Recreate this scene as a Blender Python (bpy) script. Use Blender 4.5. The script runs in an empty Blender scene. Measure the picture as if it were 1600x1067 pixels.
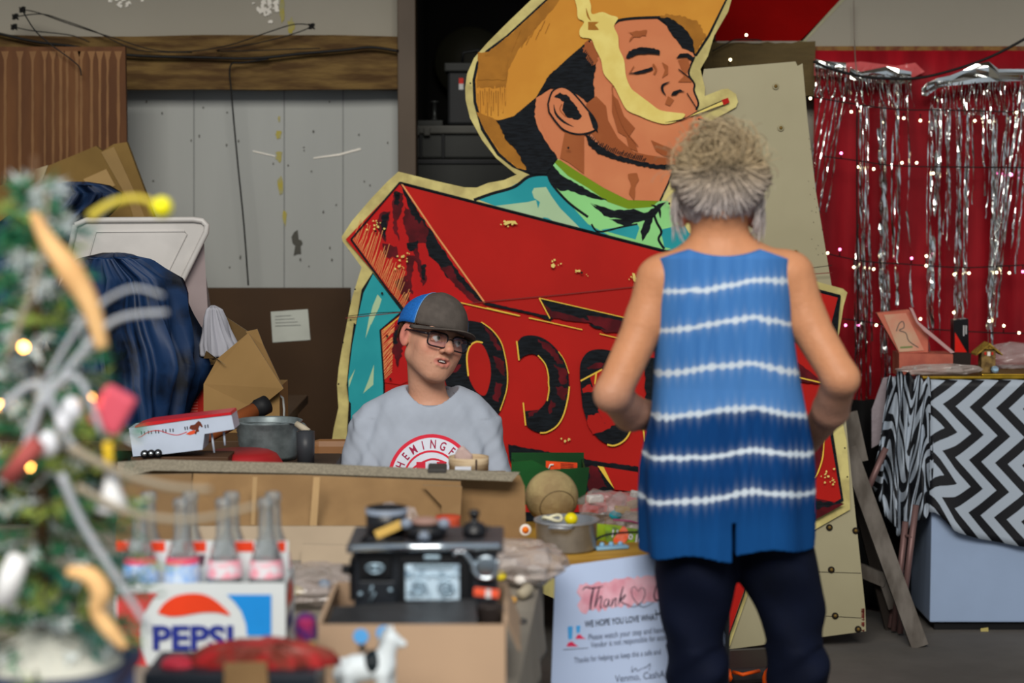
import bpy, bmesh, math, random
import numpy as np
from mathutils import Vector, Matrix, noise
from mathutils.geometry import tessellate_polygon
from mathutils.bvhtree import BVHTree

SC = bpy.context.scene
COL = SC.collection
# ---------------------------------------------------------------- camera
F = 3111.0                       # focal length in pixels of the 1600 px frame (70 mm)
HZ = 277.0                       # row of the horizon
CAMZ = 1.544
PITCH = math.atan((533.5 - HZ) / F)
cam = bpy.data.cameras.new('camera')
cam_o = bpy.data.objects.new('camera', cam)
COL.objects.link(cam_o)
cam.sensor_width = 36.0
cam.lens = 70.0
cam.clip_end = 100
cam.clip_start = 0.05
cam_o.location = (0, 0, CAMZ)
cam_o.rotation_euler = (math.pi / 2 - PITCH, 0, 0)
cam.dof.use_dof = True
cam.dof.focus_distance = 5.6
cam.dof.aperture_fstop = 2.9
SC.camera = cam_o
# ---------------------------------------------------------------- light
world = bpy.data.worlds.new('world')
SC.world = world
world.use_nodes = True
wn = world.node_tree
bg = wn.nodes['Background']
bg.inputs['Color'].default_value = (0.80, 0.90, 1.0, 1)
bg.inputs['Strength'].default_value = 0.42
def area(name, loc, target, size, energy, color):
    l = bpy.data.lights.new(name, 'AREA'); l.shape = 'RECTANGLE'
    l.size, l.size_y = size; l.energy = energy; l.color = color
    o = bpy.data.objects.new(name, l); COL.objects.link(o)
    o.location = loc
    o.rotation_euler = (Vector(target) - Vector(loc)).to_track_quat('-Z', 'Y').to_euler()
    return o
area('daylight_through_open_door', (-0.6, -3.2, 6.4), (0.1, 6.5, 1.0), (6.0, 3.0), 900, (1.0, 0.95, 0.87))
SC.view_settings.view_transform = 'Standard'
SC.view_settings.look = 'None'
SC.view_settings.gamma = 1
SC.view_settings.use_curve_mapping = False
SC.view_settings.exposure = 0.0

# ---------------------------------------------------------------- helpers
random.seed(7)
CP, SP = math.cos(PITCH), math.sin(PITCH)
def ray(px, py):
    x = (px - 800) / F; y = -(py - 533.5) / F
    return Vector((x, CP + y * SP, -SP + y * CP))
def W(px, py, D):
    d = ray(px, py); t = D / d.y
    return Vector((d.x * t, D, CAMZ + d.z * t))
def hit(px, py, p0, n):
    d = ray(px, py); o = Vector((0, 0, CAMZ))
    t = (p0 - o).dot(n) / d.dot(n)
    return o + d * t
def WZ(px, py, z):               # the point of a level plane seen at a pixel
    return hit(px, py, Vector((0, 0, z)), Vector((0, 0, 1)))

def lin(c):
    c = c / 255.0
    return c / 12.92 if c <= 0.04045 else ((c + 0.055) / 1.055) ** 2.4
K = 1.25
def RGB(c, k=None):
    k = K if k is None else k
    return tuple(min(0.92, lin(v) * k) for v in c) + (1,)

MATS = {}
def mat(name, c, rough=0.6, metal=0.0, var=0.12, scale=8.0, bump=0.0, bscale=60.0, c2=None, stretch=None,
        alpha=1.0, trans=0.0, ior=1.45, spec=0.28, emit=None, estr=0.0, attr=None, sheen=0.0, coat=0.0, lo=0.4, hi=0.62, sss=0.0):
    if name in MATS: return MATS[name]
    m = bpy.data.materials.new(name); m.use_nodes = True
    nt = m.node_tree; b = nt.nodes['Principled BSDF']
    b.inputs['Roughness'].default_value = rough
    b.inputs['Metallic'].default_value = metal
    b.inputs['IOR'].default_value = ior
    b.inputs['Specular IOR Level'].default_value = spec
    b.inputs['Transmission Weight'].default_value = trans
    b.inputs['Alpha'].default_value = alpha
    b.inputs['Coat Weight'].default_value = coat
    if sss:
        b.inputs['Subsurface Weight'].default_value = sss
        b.inputs['Subsurface Radius'].default_value = (0.012, 0.005, 0.003)
        b.inputs['Subsurface Scale'].default_value = 1.0
    base = RGB(c)
    tc = nt.nodes.new('ShaderNodeTexCoord')
    mp = nt.nodes.new('ShaderNodeMapping'); nt.links.new(tc.outputs['Object'], mp.inputs['Vector'])
    if stretch: mp.inputs['Scale'].default_value = stretch
    nz = nt.nodes.new('ShaderNodeTexNoise'); nz.inputs['Scale'].default_value = scale
    nz.inputs['Detail'].default_value = 5
    nt.links.new(mp.outputs['Vector'], nz.inputs['Vector'])
    if attr:
        a = nt.nodes.new('ShaderNodeAttribute'); a.attribute_name = attr
        src = a.outputs['Color']
        mx = nt.nodes.new('ShaderNodeMix'); mx.data_type = 'RGBA'; mx.blend_type = 'MULTIPLY'
        mx.inputs['Factor'].default_value = 1
        rp = nt.nodes.new('ShaderNodeValToRGB')
        rp.color_ramp.elements[0].position = 0.3; rp.color_ramp.elements[1].position = 0.7
        v = 1 - var
        rp.color_ramp.elements[0].color = (v, v, v, 1); rp.color_ramp.elements[1].color = (1, 1, 1, 1)
        nt.links.new(nz.outputs['Fac'], rp.inputs['Fac'])
        nt.links.new(src, mx.inputs['A']); nt.links.new(rp.outputs['Color'], mx.inputs['B'])
        nt.links.new(mx.outputs['Result'], b.inputs['Base Color'])
    else:
        rp = nt.nodes.new('ShaderNodeValToRGB')
        rp.color_ramp.elements[0].position = lo; rp.color_ramp.elements[1].position = hi
        d = RGB(c2) if c2 else tuple(v * (1 - var) for v in base[:3]) + (1,)
        rp.color_ramp.elements[0].color = d; rp.color_ramp.elements[1].color = base
        nt.links.new(nz.outputs['Fac'], rp.inputs['Fac'])
        nt.links.new(rp.outputs['Color'], b.inputs['Base Color'])
    if bump:
        n2 = nt.nodes.new('ShaderNodeTexNoise'); n2.inputs['Scale'].default_value = bscale
        nt.links.new(mp.outputs['Vector'], n2.inputs['Vector'])
        bp = nt.nodes.new('ShaderNodeBump'); bp.inputs['Strength'].default_value = bump
        bp.inputs['Distance'].default_value = 0.01
        nt.links.new(n2.outputs['Fac'], bp.inputs['Height'])
        nt.links.new(bp.outputs['Normal'], b.inputs['Normal'])
    if emit:
        b.inputs['Emission Color'].default_value = tuple(lin(v) for v in emit) + (1,)
        b.inputs['Emission Strength'].default_value = estr
    MATS[name] = m
    return m

class MB:
    """collects shapes; build() links them as one mesh object"""
    def __init__(s): s.v = []; s.f = []; s.m = []; s.sm = []; s.mats = []; s.uv = {}
    def mi(s, m):
        if m not in s.mats: s.mats.append(m)
        return s.mats.index(m)
    def add(s, vs, fs, m, smooth=False):
        n = len(s.v); s.v += [tuple(v) for v in vs]; k = s.mi(m)
        for f in fs: s.f.append(tuple(i + n for i in f)); s.m.append(k); s.sm.append(smooth)
        return n
    def hexa(s, p, m):           # eight corners: bottom four, top four
        s.add(p, [(3, 2, 1, 0), (4, 5, 6, 7), (0, 1, 5, 4), (1, 2, 6, 5), (2, 3, 7, 6), (3, 0, 4, 7)], m)
    def box(s, c, d, m, M=None, bev=0.0):
        x, y, z = d[0] / 2, d[1] / 2, d[2] / 2
        if bev > 0:
            bm = bmesh.new(); bmesh.ops.create_cube(bm, size=1)
            for v in bm.verts: v.co = Vector((v.co.x * d[0], v.co.y * d[1], v.co.z * d[2]))
            bmesh.ops.bevel(bm, geom=bm.edges[:], offset=bev, segments=2, affect='EDGES', profile=0.6)
            vs = [v.co.copy() for v in bm.verts]
            for i, v in enumerate(bm.verts): v.index = i
            fs = [tuple(v.index for v in f.verts) for f in bm.faces]
            bm.free()
        else:
            vs = [Vector(q) for q in ((-x, -y, -z), (x, -y, -z), (x, y, -z), (-x, y, -z), (-x, -y, z), (x, -y, z), (x, y, z), (-x, y, z))]
            fs = [(3, 2, 1, 0), (4, 5, 6, 7), (0, 1, 5, 4), (1, 2, 6, 5), (2, 3, 7, 6), (3, 0, 4, 7)]
        R = M or Matrix.Identity(3)
        s.add([Vector(c) + R @ v for v in vs], fs, m)
    def tube(s, pts, r, m, n=8, cap=True, flat=1.0):
        pts = [Vector(p) for p in pts]
        rs = r if isinstance(r, (list, tuple)) else [r] * len(pts)
        up = None; base = len(s.v); vs = []
        for i, p in enumerate(pts):
            t = (pts[min(i + 1, len(pts) - 1)] - pts[max(i - 1, 0)])
            t = t.normalized() if t.length > 1e-9 else Vector((0, 0, 1))
            if up is None: up = Vector((0, 0, 1)) if abs(t.z) < 0.9 else Vector((1, 0, 0))
            a = t.cross(up)
            if a.length < 1e-6: a = t.cross(Vector((0, 1, 0)))
            a.normalize(); b = t.cross(a).normalized(); up = -b if False else up
            up = b * -1
            for k in range(n):
                an = 2 * math.pi * k / n
                vs.append(p + (a * math.cos(an) + b * math.sin(an) * flat) * rs[i])
        fs = []
        for i in range(len(pts) - 1):
            for k in range(n):
                k2 = (k + 1) % n
                fs.append((i * n + k, i * n + k2, (i + 1) * n + k2, (i + 1) * n + k))
        if cap:
            fs.append(tuple(range(n - 1, -1, -1))); fs.append(tuple((len(pts) - 1) * n + k for k in range(n)))
        s.add(vs, fs, m, True)
    def lathe(s, prof, c, m, n=32, M=None, smooth=True):
        R = M or Matrix.Identity(3); vs = []; fs = []
        for (r, z) in prof:
            for k in range(n):
                a = 2 * math.pi * k / n
                vs.append(Vector(c) + R @ Vector((r * math.cos(a), r * math.sin(a), z)))
        for i in range(len(prof) - 1):
            for k in range(n):
                k2 = (k + 1) % n
                fs.append((i * n + k, i * n + k2, (i + 1) * n + k2, (i + 1) * n + k))
        s.add(vs, fs, m, smooth)
    def ball(s, c, r, m, n=20, M=None, q=None):
        rr = (r, r, r) if not isinstance(r, (tuple, list)) else r
        R = M or Matrix.Identity(3); vs = []; fs = []
        h = n // 2
        for i in range(h + 1):
            ph = math.pi * i / h
            for k in range(n):
                a = 2 * math.pi * k / n
                vs.append(Vector(c) + R @ Vector((rr[0] * math.sin(ph) * math.cos(a), rr[1] * math.sin(ph) * math.sin(a), rr[2] * math.cos(ph))))
        for i in range(h):
            for k in range(n):
                k2 = (k + 1) % n
                fs.append(((i + 1) * n + k, (i + 1) * n + k2, i * n + k2, i * n + k))
        s.add(vs, fs, m, True)
    def poly(s, pts, m):
        pts = [Vector(p) for p in pts]
        tris = tessellate_polygon([pts])
        s.add(pts, [tuple(t) for t in tris], m)
    def slab(s, pts, off, m, mside=None):     # polygon with thickness off (vector away from the front)
        pts = [Vector(p) for p in pts]; n = len(pts); off = Vector(off)
        tris = [tuple(t) for t in tessellate_polygon([pts])]
        s.add(pts, tris, m)
        s.add([p + off for p in pts], [tuple(reversed(t)) for t in tris], mside or m)
        s.add(pts + [p + off for p in pts], [(i, (i + 1) % n, (i + 1) % n + n, i + n) for i in range(n)], mside or m)
    def grid(s, fn, nu, nv, m, smooth=True, th=0.0):
        vs = [fn(i / nu, j / nv) for j in range(nv + 1) for i in range(nu + 1)]
        fs = [(j * (nu + 1) + i, j * (nu + 1) + i + 1, (j + 1) * (nu + 1) + i + 1, (j + 1) * (nu + 1) + i) for j in range(nv) for i in range(nu)]
        b = s.add(vs, fs, m, smooth)
        for j in range(nv + 1):
            for i in range(nu + 1): s.uv[b + j * (nu + 1) + i] = (i / nu, j / nv)
    def ribbon(s, pts, w, m, nrm=(0, -1, 0)):
        pts = [Vector(p) for p in pts]; ws = w if isinstance(w, (list, tuple)) else [w] * len(pts)
        vs = []; nrm = Vector(nrm)
        for i, p in enumerate(pts):
            t = pts[min(i + 1, len(pts) - 1)] - pts[max(i - 1, 0)]
            a = t.cross(nrm)
            a = a.normalized() if a.length > 1e-9 else Vector((1, 0, 0))
            vs += [p + a * ws[i] / 2, p - a * ws[i] / 2]
        s.add(vs, [(2 * i, 2 * i + 1, 2 * i + 3, 2 * i + 2) for i in range(len(pts) - 1)], m)
    def text(s, body, size, m, M, bold=0.0, sx=1.0, align='CENTER', shear=0.0, res=3, space=1.0):
        cu = bpy.data.curves.new('t', 'FONT'); cu.body = body; cu.size = size; cu.offset = bold
        cu.align_x = align; cu.shear = shear; cu.resolution_u = res; cu.space_character = space
        o = bpy.data.objects.new('t', cu); COL.objects.link(o)
        me = o.to_mesh()
        vs = [M @ Vector((v.co.x * sx, v.co.y, 0)) for v in me.vertices]
        fs = [tuple(p.vertices) for p in me.polygons]
        o.to_mesh_clear(); bpy.data.objects.remove(o); bpy.data.curves.remove(cu)
        s.add(vs, fs, m)
    def build(s, name, parent=None, local=False, cols=None, solid=0.0, subd=0):
        me = bpy.data.meshes.new(name)
        me.from_pydata(s.v, [], s.f)
        for m in s.mats: me.materials.append(m)
        me.polygons.foreach_set('material_index', s.m)
        me.polygons.foreach_set('use_smooth', s.sm)
        if s.uv:
            ul = me.uv_layers.new(name='UVMap')
            for l in me.loops: ul.data[l.index].uv = s.uv.get(l.vertex_index, (0, 0))
        me.update()
        o = bpy.data.objects.new(name, me); COL.objects.link(o)
        if parent:
            o.parent = parent
            if not local: o.matrix_parent_inverse = Matrix.Translation(parent.location).inverted() if parent.rotation_euler[:] == (0, 0, 0) else (Matrix.Translation(parent.location) @ parent.rotation_euler.to_matrix().to_4x4()).inverted()
        if solid:
            md = o.modifiers.new('thickness', 'SOLIDIFY'); md.thickness = solid; md.offset = 0
        if subd:
            md = o.modifiers.new('smooth', 'SUBSURF'); md.levels = subd; md.render_levels = subd
        return o

def tag(o, label=None, cat=None, group=None, kind=None):
    if label: o['label'] = label
    if cat: o['category'] = cat
    if group: o['group'] = group
    if kind: o['kind'] = kind
    return o
def thing(name, label, cat, loc=(0, 0, 0), rotz=0.0, group=None):
    o = bpy.data.objects.new(name, None); COL.objects.link(o)
    o.location = Vector(loc); o.rotation_euler = (0, 0, rotz); o.empty_display_size = 0.05
    return tag(o, label, cat, group)
def dup(root, loc, label, rotz=None):
    r = root.copy(); COL.objects.link(r); r.location = loc
    if rotz is not None: r.rotation_euler = (0, 0, rotz)
    r['label'] = label
    for ch in list(root.children):
        c = ch.copy(); COL.objects.link(c); c.parent = r
        for g in list(ch.children):
            d = g.copy(); COL.objects.link(d); d.parent = c
    return r
def struct(mb, name): return tag(mb.build(name), kind='structure')
def RX(a): return Matrix.Rotation(a, 3, 'X')
def RY(a): return Matrix.Rotation(a, 3, 'Y')
def RZ(a): return Matrix.Rotation(a, 3, 'Z')
rad = math.radians
def catmull(pts, n=6):
    pts = [Vector(p) for p in pts]; out = []
    for i in range(len(pts) - 1):
        p0 = pts[max(i - 1, 0)]; p1 = pts[i]; p2 = pts[i + 1]; p3 = pts[min(i + 2, len(pts) - 1)]
        for k in range(n):
            t = k / n
            out.append(0.5 * ((2 * p1) + (p2 - p0) * t + (2 * p0 - 5 * p1 + 4 * p2 - p3) * t * t + (3 * p1 - p0 - 3 * p2 + p3) * t ** 3))
    out.append(pts[-1]); return out

# ---- smooth solids: distance fields turned into one continuous surface
class Field:
    def __init__(s, xs, ys, zs):
        s.xs, s.ys, s.zs = [np.asarray(a, dtype=np.float32) for a in (xs, ys, zs)]
        s.D = np.full((len(xs), len(ys), len(zs)), 0.5, np.float32)
    def sub(s, lo, hi):
        sl = []
        for a, l, h in zip((s.xs, s.ys, s.zs), lo, hi):
            i = max(0, int(np.searchsorted(a, l)) - 1); j = min(len(a), int(np.searchsorted(a, h)) + 1)
            sl.append(slice(i, j))
        return tuple(sl)
    def apply(s, fn, lo, hi, k, cut=False):
        sl = s.sub(lo, hi)
        X = s.xs[sl[0]][:, None, None]; Y = s.ys[sl[1]][None, :, None]; Z = s.zs[sl[2]][None, None, :]
        if 0 in (X.size, Y.size, Z.size): return
        d = np.broadcast_to(fn(X, Y, Z), (X.size, Y.size, Z.size)).astype(np.float32); A = s.D[sl]
        if cut:
            d = -d; h = np.clip(0.5 - 0.5 * (A - d) / k, 0, 1)
            s.D[sl] = A * (1 - h) + d * h + k * h * (1 - h)
        else:
            h = np.clip(0.5 + 0.5 * (A - d) / k, 0, 1)
            s.D[sl] = A * (1 - h) + d * h - k * h * (1 - h)
    def cone(s, a, b, ra, rb, k=0.02, cut=False):
        a = np.array(a, float); b = np.array(b, float); ba = b - a; L = max(1e-9, float(ba @ ba))
        def fn(X, Y, Z):
            t = np.clip(((X - a[0]) * ba[0] + (Y - a[1]) * ba[1] + (Z - a[2]) * ba[2]) / L, 0, 1)
            return np.sqrt((X - a[0] - t * ba[0]) ** 2 + (Y - a[1] - t * ba[1]) ** 2 + (Z - a[2] - t * ba[2]) ** 2) - (ra + (rb - ra) * t)
        p = max(ra, rb) + k + 0.03
        s.apply(fn, np.minimum(a, b) - p, np.maximum(a, b) + p, k, cut)
    def chain(s, pts, rs, k=0.02):
        for i in range(len(pts) - 1): s.cone(pts[i], pts[i + 1], rs[i], rs[i + 1], k)
    def ell(s, c, r, k=0.02, R=None, cut=False):
        c = np.array(c, float); r = np.array(r, float)
        R = np.array(R.transposed()) if R is not None else np.eye(3)
        def fn(X, Y, Z):
            x, y, z = X - c[0], Y - c[1], Z - c[2]
            u = [R[i][0] * x + R[i][1] * y + R[i][2] * z for i in range(3)]
            k0 = np.sqrt(sum((u[i] / r[i]) ** 2 for i in range(3)))
            k1 = np.sqrt(sum((u[i] / r[i] ** 2) ** 2 for i in range(3))) + 1e-6
            return k0 * (k0 - 1) / k1
        p = r.max() + k + 0.03
        s.apply(fn, c - p, c + p, k, cut)
    def mesh(s, name, m, parent=None, color=None, disp=None):
        D = s.D; n = D.shape
        inside = D < 0
        cs = [inside[i:n[0] - 1 + i, j:n[1] - 1 + j, k:n[2] - 1 + k] for i in (0, 1) for j in (0, 1) for k in (0, 1)]
        cnt = sum(c.astype(np.int8) for c in cs)
        act = np.argwhere((cnt > 0) & (cnt < 8))
        idx = np.full((n[0] - 1, n[1] - 1, n[2] - 1), -1, np.int32)
        idx[act[:, 0], act[:, 1], act[:, 2]] = np.arange(len(act))
        acc = np.zeros((len(act), 3)); w = np.zeros(len(act))
        corners = [(i, j, k) for i in (0, 1) for j in (0, 1) for k in (0, 1)]
        for a in range(8):
            for b in range(a + 1, 8):
                ca, cb = np.array(corners[a]), np.array(corners[b])
                if np.abs(ca - cb).sum() != 1: continue
                pa = act + ca; pb = act + cb
                da = D[pa[:, 0], pa[:, 1], pa[:, 2]]; db = D[pb[:, 0], pb[:, 1], pb[:, 2]]
                cr = (da < 0) != (db < 0)
                t = np.where(cr, da / np.where(cr, da - db, 1), 0)
                wa = np.stack([s.xs[pa[:, 0]], s.ys[pa[:, 1]], s.zs[pa[:, 2]]], 1)
                wb = np.stack([s.xs[pb[:, 0]], s.ys[pb[:, 1]], s.zs[pb[:, 2]]], 1)
                acc += np.where(cr[:, None], wa + (wb - wa) * t[:, None], 0); w += cr
        V = acc / np.maximum(w, 1)[:, None]
        quads = []
        for ax in range(3):
            o = [a for a in range(3) if a != ax]
            sl0 = [slice(1, -1)] * 3; sl0[ax] = slice(0, -1)
            sl1 = [slice(1, -1)] * 3; sl1[ax] = slice(1, None)
            A = inside[tuple(sl0)]; B = inside[tuple(sl1)]
            e = np.argwhere(A != B); fl = A[e[:, 0], e[:, 1], e[:, 2]]
            base = e.copy(); base[:, o[0]] += 1; base[:, o[1]] += 1
            def g(d0, d1):
                q = base.copy(); q[:, o[0]] -= d0; q[:, o[1]] -= d1
                return idx[q[:, 0], q[:, 1], q[:, 2]]
            q = np.stack([g(1, 1), g(0, 1), g(0, 0), g(1, 0)], 1)
            flip = fl if ax != 1 else ~fl
            q[~flip] = q[~flip][:, ::-1]
            quads.append(q)
        Q = np.concatenate(quads); Q = Q[(Q >= 0).all(1)]
        if disp is not None: V = disp(V)
        me = bpy.data.meshes.new(name)
        me.vertices.add(len(V)); me.vertices.foreach_set('co', V.astype(np.float32).ravel())
        me.loops.add(len(Q) * 4); me.loops.foreach_set('vertex_index', Q.astype(np.int32).ravel())
        me.polygons.add(len(Q)); me.polygons.foreach_set('loop_start', np.arange(0, len(Q) * 4, 4, dtype=np.int32))
        me.polygons.foreach_set('use_smooth', np.ones(len(Q), bool))
        me.update(calc_edges=True); me.validate()
        me.materials.append(m)
        if color is not None:
            c = color(V); ca = me.color_attributes.new('paint', 'FLOAT_COLOR', 'POINT')
            ca.data.foreach_set('color', np.concatenate([c, np.ones((len(c), 1))], 1).astype(np.float32).ravel())
        o = bpy.data.objects.new(name, me); COL.objects.link(o)
        if parent:
            o.parent = parent; o.matrix_parent_inverse = Matrix.Translation(parent.location).inverted()
        return o
def axis(*segs):                 # (start, end, step) runs joined into one axis
    out = []
    for a, b, st in segs: out += list(np.arange(a, b, st))
    return np.array(out)
def bvh(o):
    me = o.data
    return BVHTree.FromPolygons([v.co.copy() for v in me.vertices], [tuple(p.vertices) for p in me.polygons])
def linc(c, k=K): return np.array(RGB(c, k)[:3])
def vnoise(x, seed=0):           # smooth 1-D noise
    x = np.asarray(x, float); i = np.floor(x).astype(int); f = x - i; f = f * f * (3 - 2 * f)
    h = lambda n: np.modf(np.abs(np.sin(n * 127.1 + seed * 311.7) * 43758.5453))[0]
    return h(i) * (1 - f) + h(i + 1) * f
# ================================================================ the setting
DW = 7.5
wallm = mat('painted_wall', (148, 150, 147), rough=0.75, var=0.10, scale=1.6, stretch=(3, 3, 0.5), bump=0.15, bscale=9, lo=0.3, hi=0.7)
wallm2 = mat('painted_wall_upper', (143, 138, 126), rough=0.75, var=0.08, scale=1.5, bump=0.1, bscale=12)
redwall = mat('red_wall_paint', (124, 4, 3), rough=0.7, var=0.1, spec=0.04)
woodm = mat('old_timber', (100, 78, 42), rough=0.8, var=0.3, scale=5, stretch=(1, 1, 6), c2=(66, 46, 22), bump=0.4, bscale=30)
woodm2 = mat('brown_timber', (84, 70, 42), rough=0.8, var=0.2, scale=6, stretch=(1, 1, 6), bump=0.3)
seam = mat('dark_seam', (75, 74, 68), rough=0.8)
yel = mat('yellow_stain', (152, 140, 62), rough=0.8, c2=(142, 138, 100), scale=30)
fleck = mat('white_fleck', (215, 210, 200), rough=0.7)
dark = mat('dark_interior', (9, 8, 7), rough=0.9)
concrete = mat('concrete', (92, 88, 84), rough=0.85, var=0.25, scale=2.5, bump=0.2, bscale=20)
postm = mat('brown_steel', (78, 66, 54), rough=0.5, var=0.15, scale=3)

m = MB(); m.box((0, 4.2, -0.05), (9, 9.6, 0.1), concrete); struct(m, 'floor')
def wx(px, D): return W(px, 300, D).x
def wz(py, D): return W(800, py, D).z
m = MB()
xl, xr = wx(648, DW), wx(1118, DW)
m.box(((-4 + xl) / 2, DW + 0.05, 0.97), (xl + 4, 0.1, 1.94), wallm)
m.box(((-4 + xl) / 2, DW + 0.05, 2.57), (xl + 4, 0.1, 1.26), wallm2)
m.box(((4 + xr) / 2, DW + 0.05, 1.6), (4 - xr, 0.1, 3.2), wallm2)
m.box(((xl + xr) / 2, DW + 0.05, 3.0), (xr - xl, 0.1, 0.4), wallm2)
def wallpoly(pts, mm, D=DW - 0.002): m.poly([W(x, y, D) for x, y in pts], mm)
wallpoly([(1118, -60), (1370, -60), (1312, 0), (1254, 64), (1118, 64)], redwall)
wallpoly([(1246, 66), (1254, 60), (1318, -5), (1325, -5), (1258, 66)], mat('pale_edge', (150, 146, 120)))
for x in (443, 535, 302): wallpoly([(x, 140), (x + 2, 140), (x + 2, 700), (x, 700)], mat('pale_seam', (118, 120, 118)))
def blob(cx, cy, rx, ry, mm, D=DW - 0.003, n=14, jag=0.35, fn=None):
    pts = []
    for i in range(n):
        a = 2 * math.pi * i / n; k = 1 + random.uniform(-jag, jag)
        pts.append((cx + rx * k * math.cos(a), cy + ry * k * math.sin(a)))
    if fn: fn(pts, mm)
    else: wallpoly(pts, mm, D)
for cx, cy, rx, ry in ((435, 210, 5, 8), (436, 243, 5, 9), (438, 290, 5, 15), (455, 40, 5, 12), (441, 15, 4, 18), (436, 185, 2, 5), (445, 340, 3, 12)): blob(cx, cy, rx, ry, yel)
for i in range(26):
    blob(random.gauss(417, 10), random.gauss(12, 9), random.uniform(1.5, 6), random.uniform(1.5, 5), fleck, DW - 0.0035 - i * 0.0001, 9, 0.5)  # cluster of ragged near-white flecks high on the wall
for i in range(14): blob(random.gauss(195, 12), random.gauss(1, 4), 3, 2.5, fleck, DW - 0.0035 - i * 0.0001, 8, 0.5)
for i in range(30): blob(random.uniform(220, 615), random.uniform(150, 430), 1.2, random.uniform(1, 3), seam, DW - 0.0045, 6)
for p in ([(395, 235), (430, 243), (430, 245), (395, 237)], [(490, 246), (530, 240), (563, 231), (564, 234), (530, 243), (490, 248)]): wallpoly(p, fleck, DW - 0.004)
blob(465, 380, 8, 14, seam, DW - 0.0042, 12, 0.6)
struct(m, 'wall_back')
m = MB()
for x in (-4.02, 4.02): m.box((x, 6.0, 1.6), (0.1, 3.1, 3.2), wallm2)
tag(m.build('wall_sides'), kind='structure')
m = MB(); m.box((0, 6.4, 3.25), (8.2, 2.4, 0.1), wallm2); struct(m, 'ceiling')
# dark room behind the doorway
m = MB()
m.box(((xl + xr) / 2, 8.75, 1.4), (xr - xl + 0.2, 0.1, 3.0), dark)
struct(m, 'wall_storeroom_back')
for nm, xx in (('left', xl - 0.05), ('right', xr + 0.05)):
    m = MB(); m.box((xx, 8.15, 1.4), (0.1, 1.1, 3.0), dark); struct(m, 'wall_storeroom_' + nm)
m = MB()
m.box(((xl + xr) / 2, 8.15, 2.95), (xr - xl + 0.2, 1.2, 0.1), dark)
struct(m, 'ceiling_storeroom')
m = MB()                         # steel door post
x0, x1 = wx(623, 7.4), wx(651, 7.4)
m.box(((x0 + x1) / 2, 7.43, 1.6), (x1 - x0, 0.14, 3.2), postm, bev=0.004)
struct(m, 'trim_1')
def beam(name, xa, xb, ya, yb, D, mm, dp):
    m = MB(); x0, x1 = wx(xa, D), wx(xb, D); z0, z1 = wz(yb, D), wz(ya, D)
    n = 14; rows = []
    for j, (yy, zz) in enumerate(((D, z0), (D, z1), (D + dp, z1), (D + dp, z0))):
        rows.append([Vector((x0 + (x1 - x0) * i / n, yy + (random.uniform(-.004, .004) if j < 2 else 0), zz + random.uniform(-.004, .004))) for i in range(n + 1)])
    vs = [p for r in rows for p in r]; N = n + 1; fs = []
    for j in range(4):
        for i in range(n): fs.append((j * N + i, ((j + 1) % 4) * N + i, ((j + 1) % 4) * N + i + 1, j * N + i + 1))
    fs += [(0, 3 * N, 2 * N, N), (n, N + n, 2 * N + n, 3 * N + n)]
    m.add(vs, [tuple(reversed(f)) for f in fs], mm); return m
struct(beam('trim_2', -800, 624, 56, 139, 7.39, woodm, 0.11), 'trim_2')
struct(beam('trim_3', 1098, 1271, 66, 150, 7.36, woodm2, 0.14), 'trim_3')
m = MB()
x0, x1 = wx(1271, 7.45), 3.9
m.box(((x0 + x1) / 2, 7.47, wz(77, 7.45)), (x1 - x0, 0.05, 0.022), mat('rusty_edge', (120, 88, 40), c2=(90, 40, 20), scale=25))
struct(m, 'trim_4')
m = MB()
m.box(((x0 + x1) / 2 - 0.2, 7.44, 0.26), (x1 - x0 + 0.6, 0.1, 0.52), mat('dark_panel', (16, 14, 13), rough=0.8))  # near-black panel filling the dark area below the curtain
struct(m, 'dark_panel_back')

# cables on the left beam
black = mat('black_cable', (10, 9, 9), rough=0.5, var=0)
def cable(name, pts, D, r, label, cat, m_=None, group=None, n=6):
    m = MB(); m.tube(catmull([W(p[0], p[1], D if len(p) < 3 else p[2]) for p in pts], n), r, m_ or black, 6)
    return tag(m.build(name), label, cat, group)
cable('power_cable', [(-40, 44), (0, 53), (60, 66), (110, 72), (200, 86), (320, 90), (400, 91), (470, 84), (540, 78), (580, 74), (623, 80)], 7.36, 0.006, 'thick black cable running along the timber beam on the left wall', 'cable')
cable('twisted_wire', [(35, 15), (60, 20), (110, 38), (180, 60), (240, 78), (300, 80), (360, 70), (420, 50), (460, 38), (486, 41), (455, 54), (400, 68), (340, 80), (480, 76), (500, 76)], 7.35, 0.0022, 'thin wire loop above the beam knotted at its right end', 'wire')
cable('twisted_wire', [(25, 26), (65, 22), (100, 32), (150, 50), (215, 78), (300, 82)], 7.34, 0.0022, 'thin wire with a knotted end, middle of the three knots at far left', 'wire')
cable('twisted_wire', [(22, 42), (50, 48), (110, 55), (140, 66)], 7.34, 0.0022, 'thin short wire with the lowest of the three knots at far left', 'wire')
cable('hanging_wire', [(36, 18), (55, 48), (80, 70), (110, 92), (124, 105), (127, 118)], 7.06, 0.0025, 'thin wire hanging in a hook over the brown striped panel', 'wire')
cable('hanging_wire', [(420, 92), (380, 98), (360, 103), (362, 150), (371, 250), (381, 350), (388, 446)], 7.35, 0.0032, 'straight dark wire hanging down the pale wall from the beam', 'wire')
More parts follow.
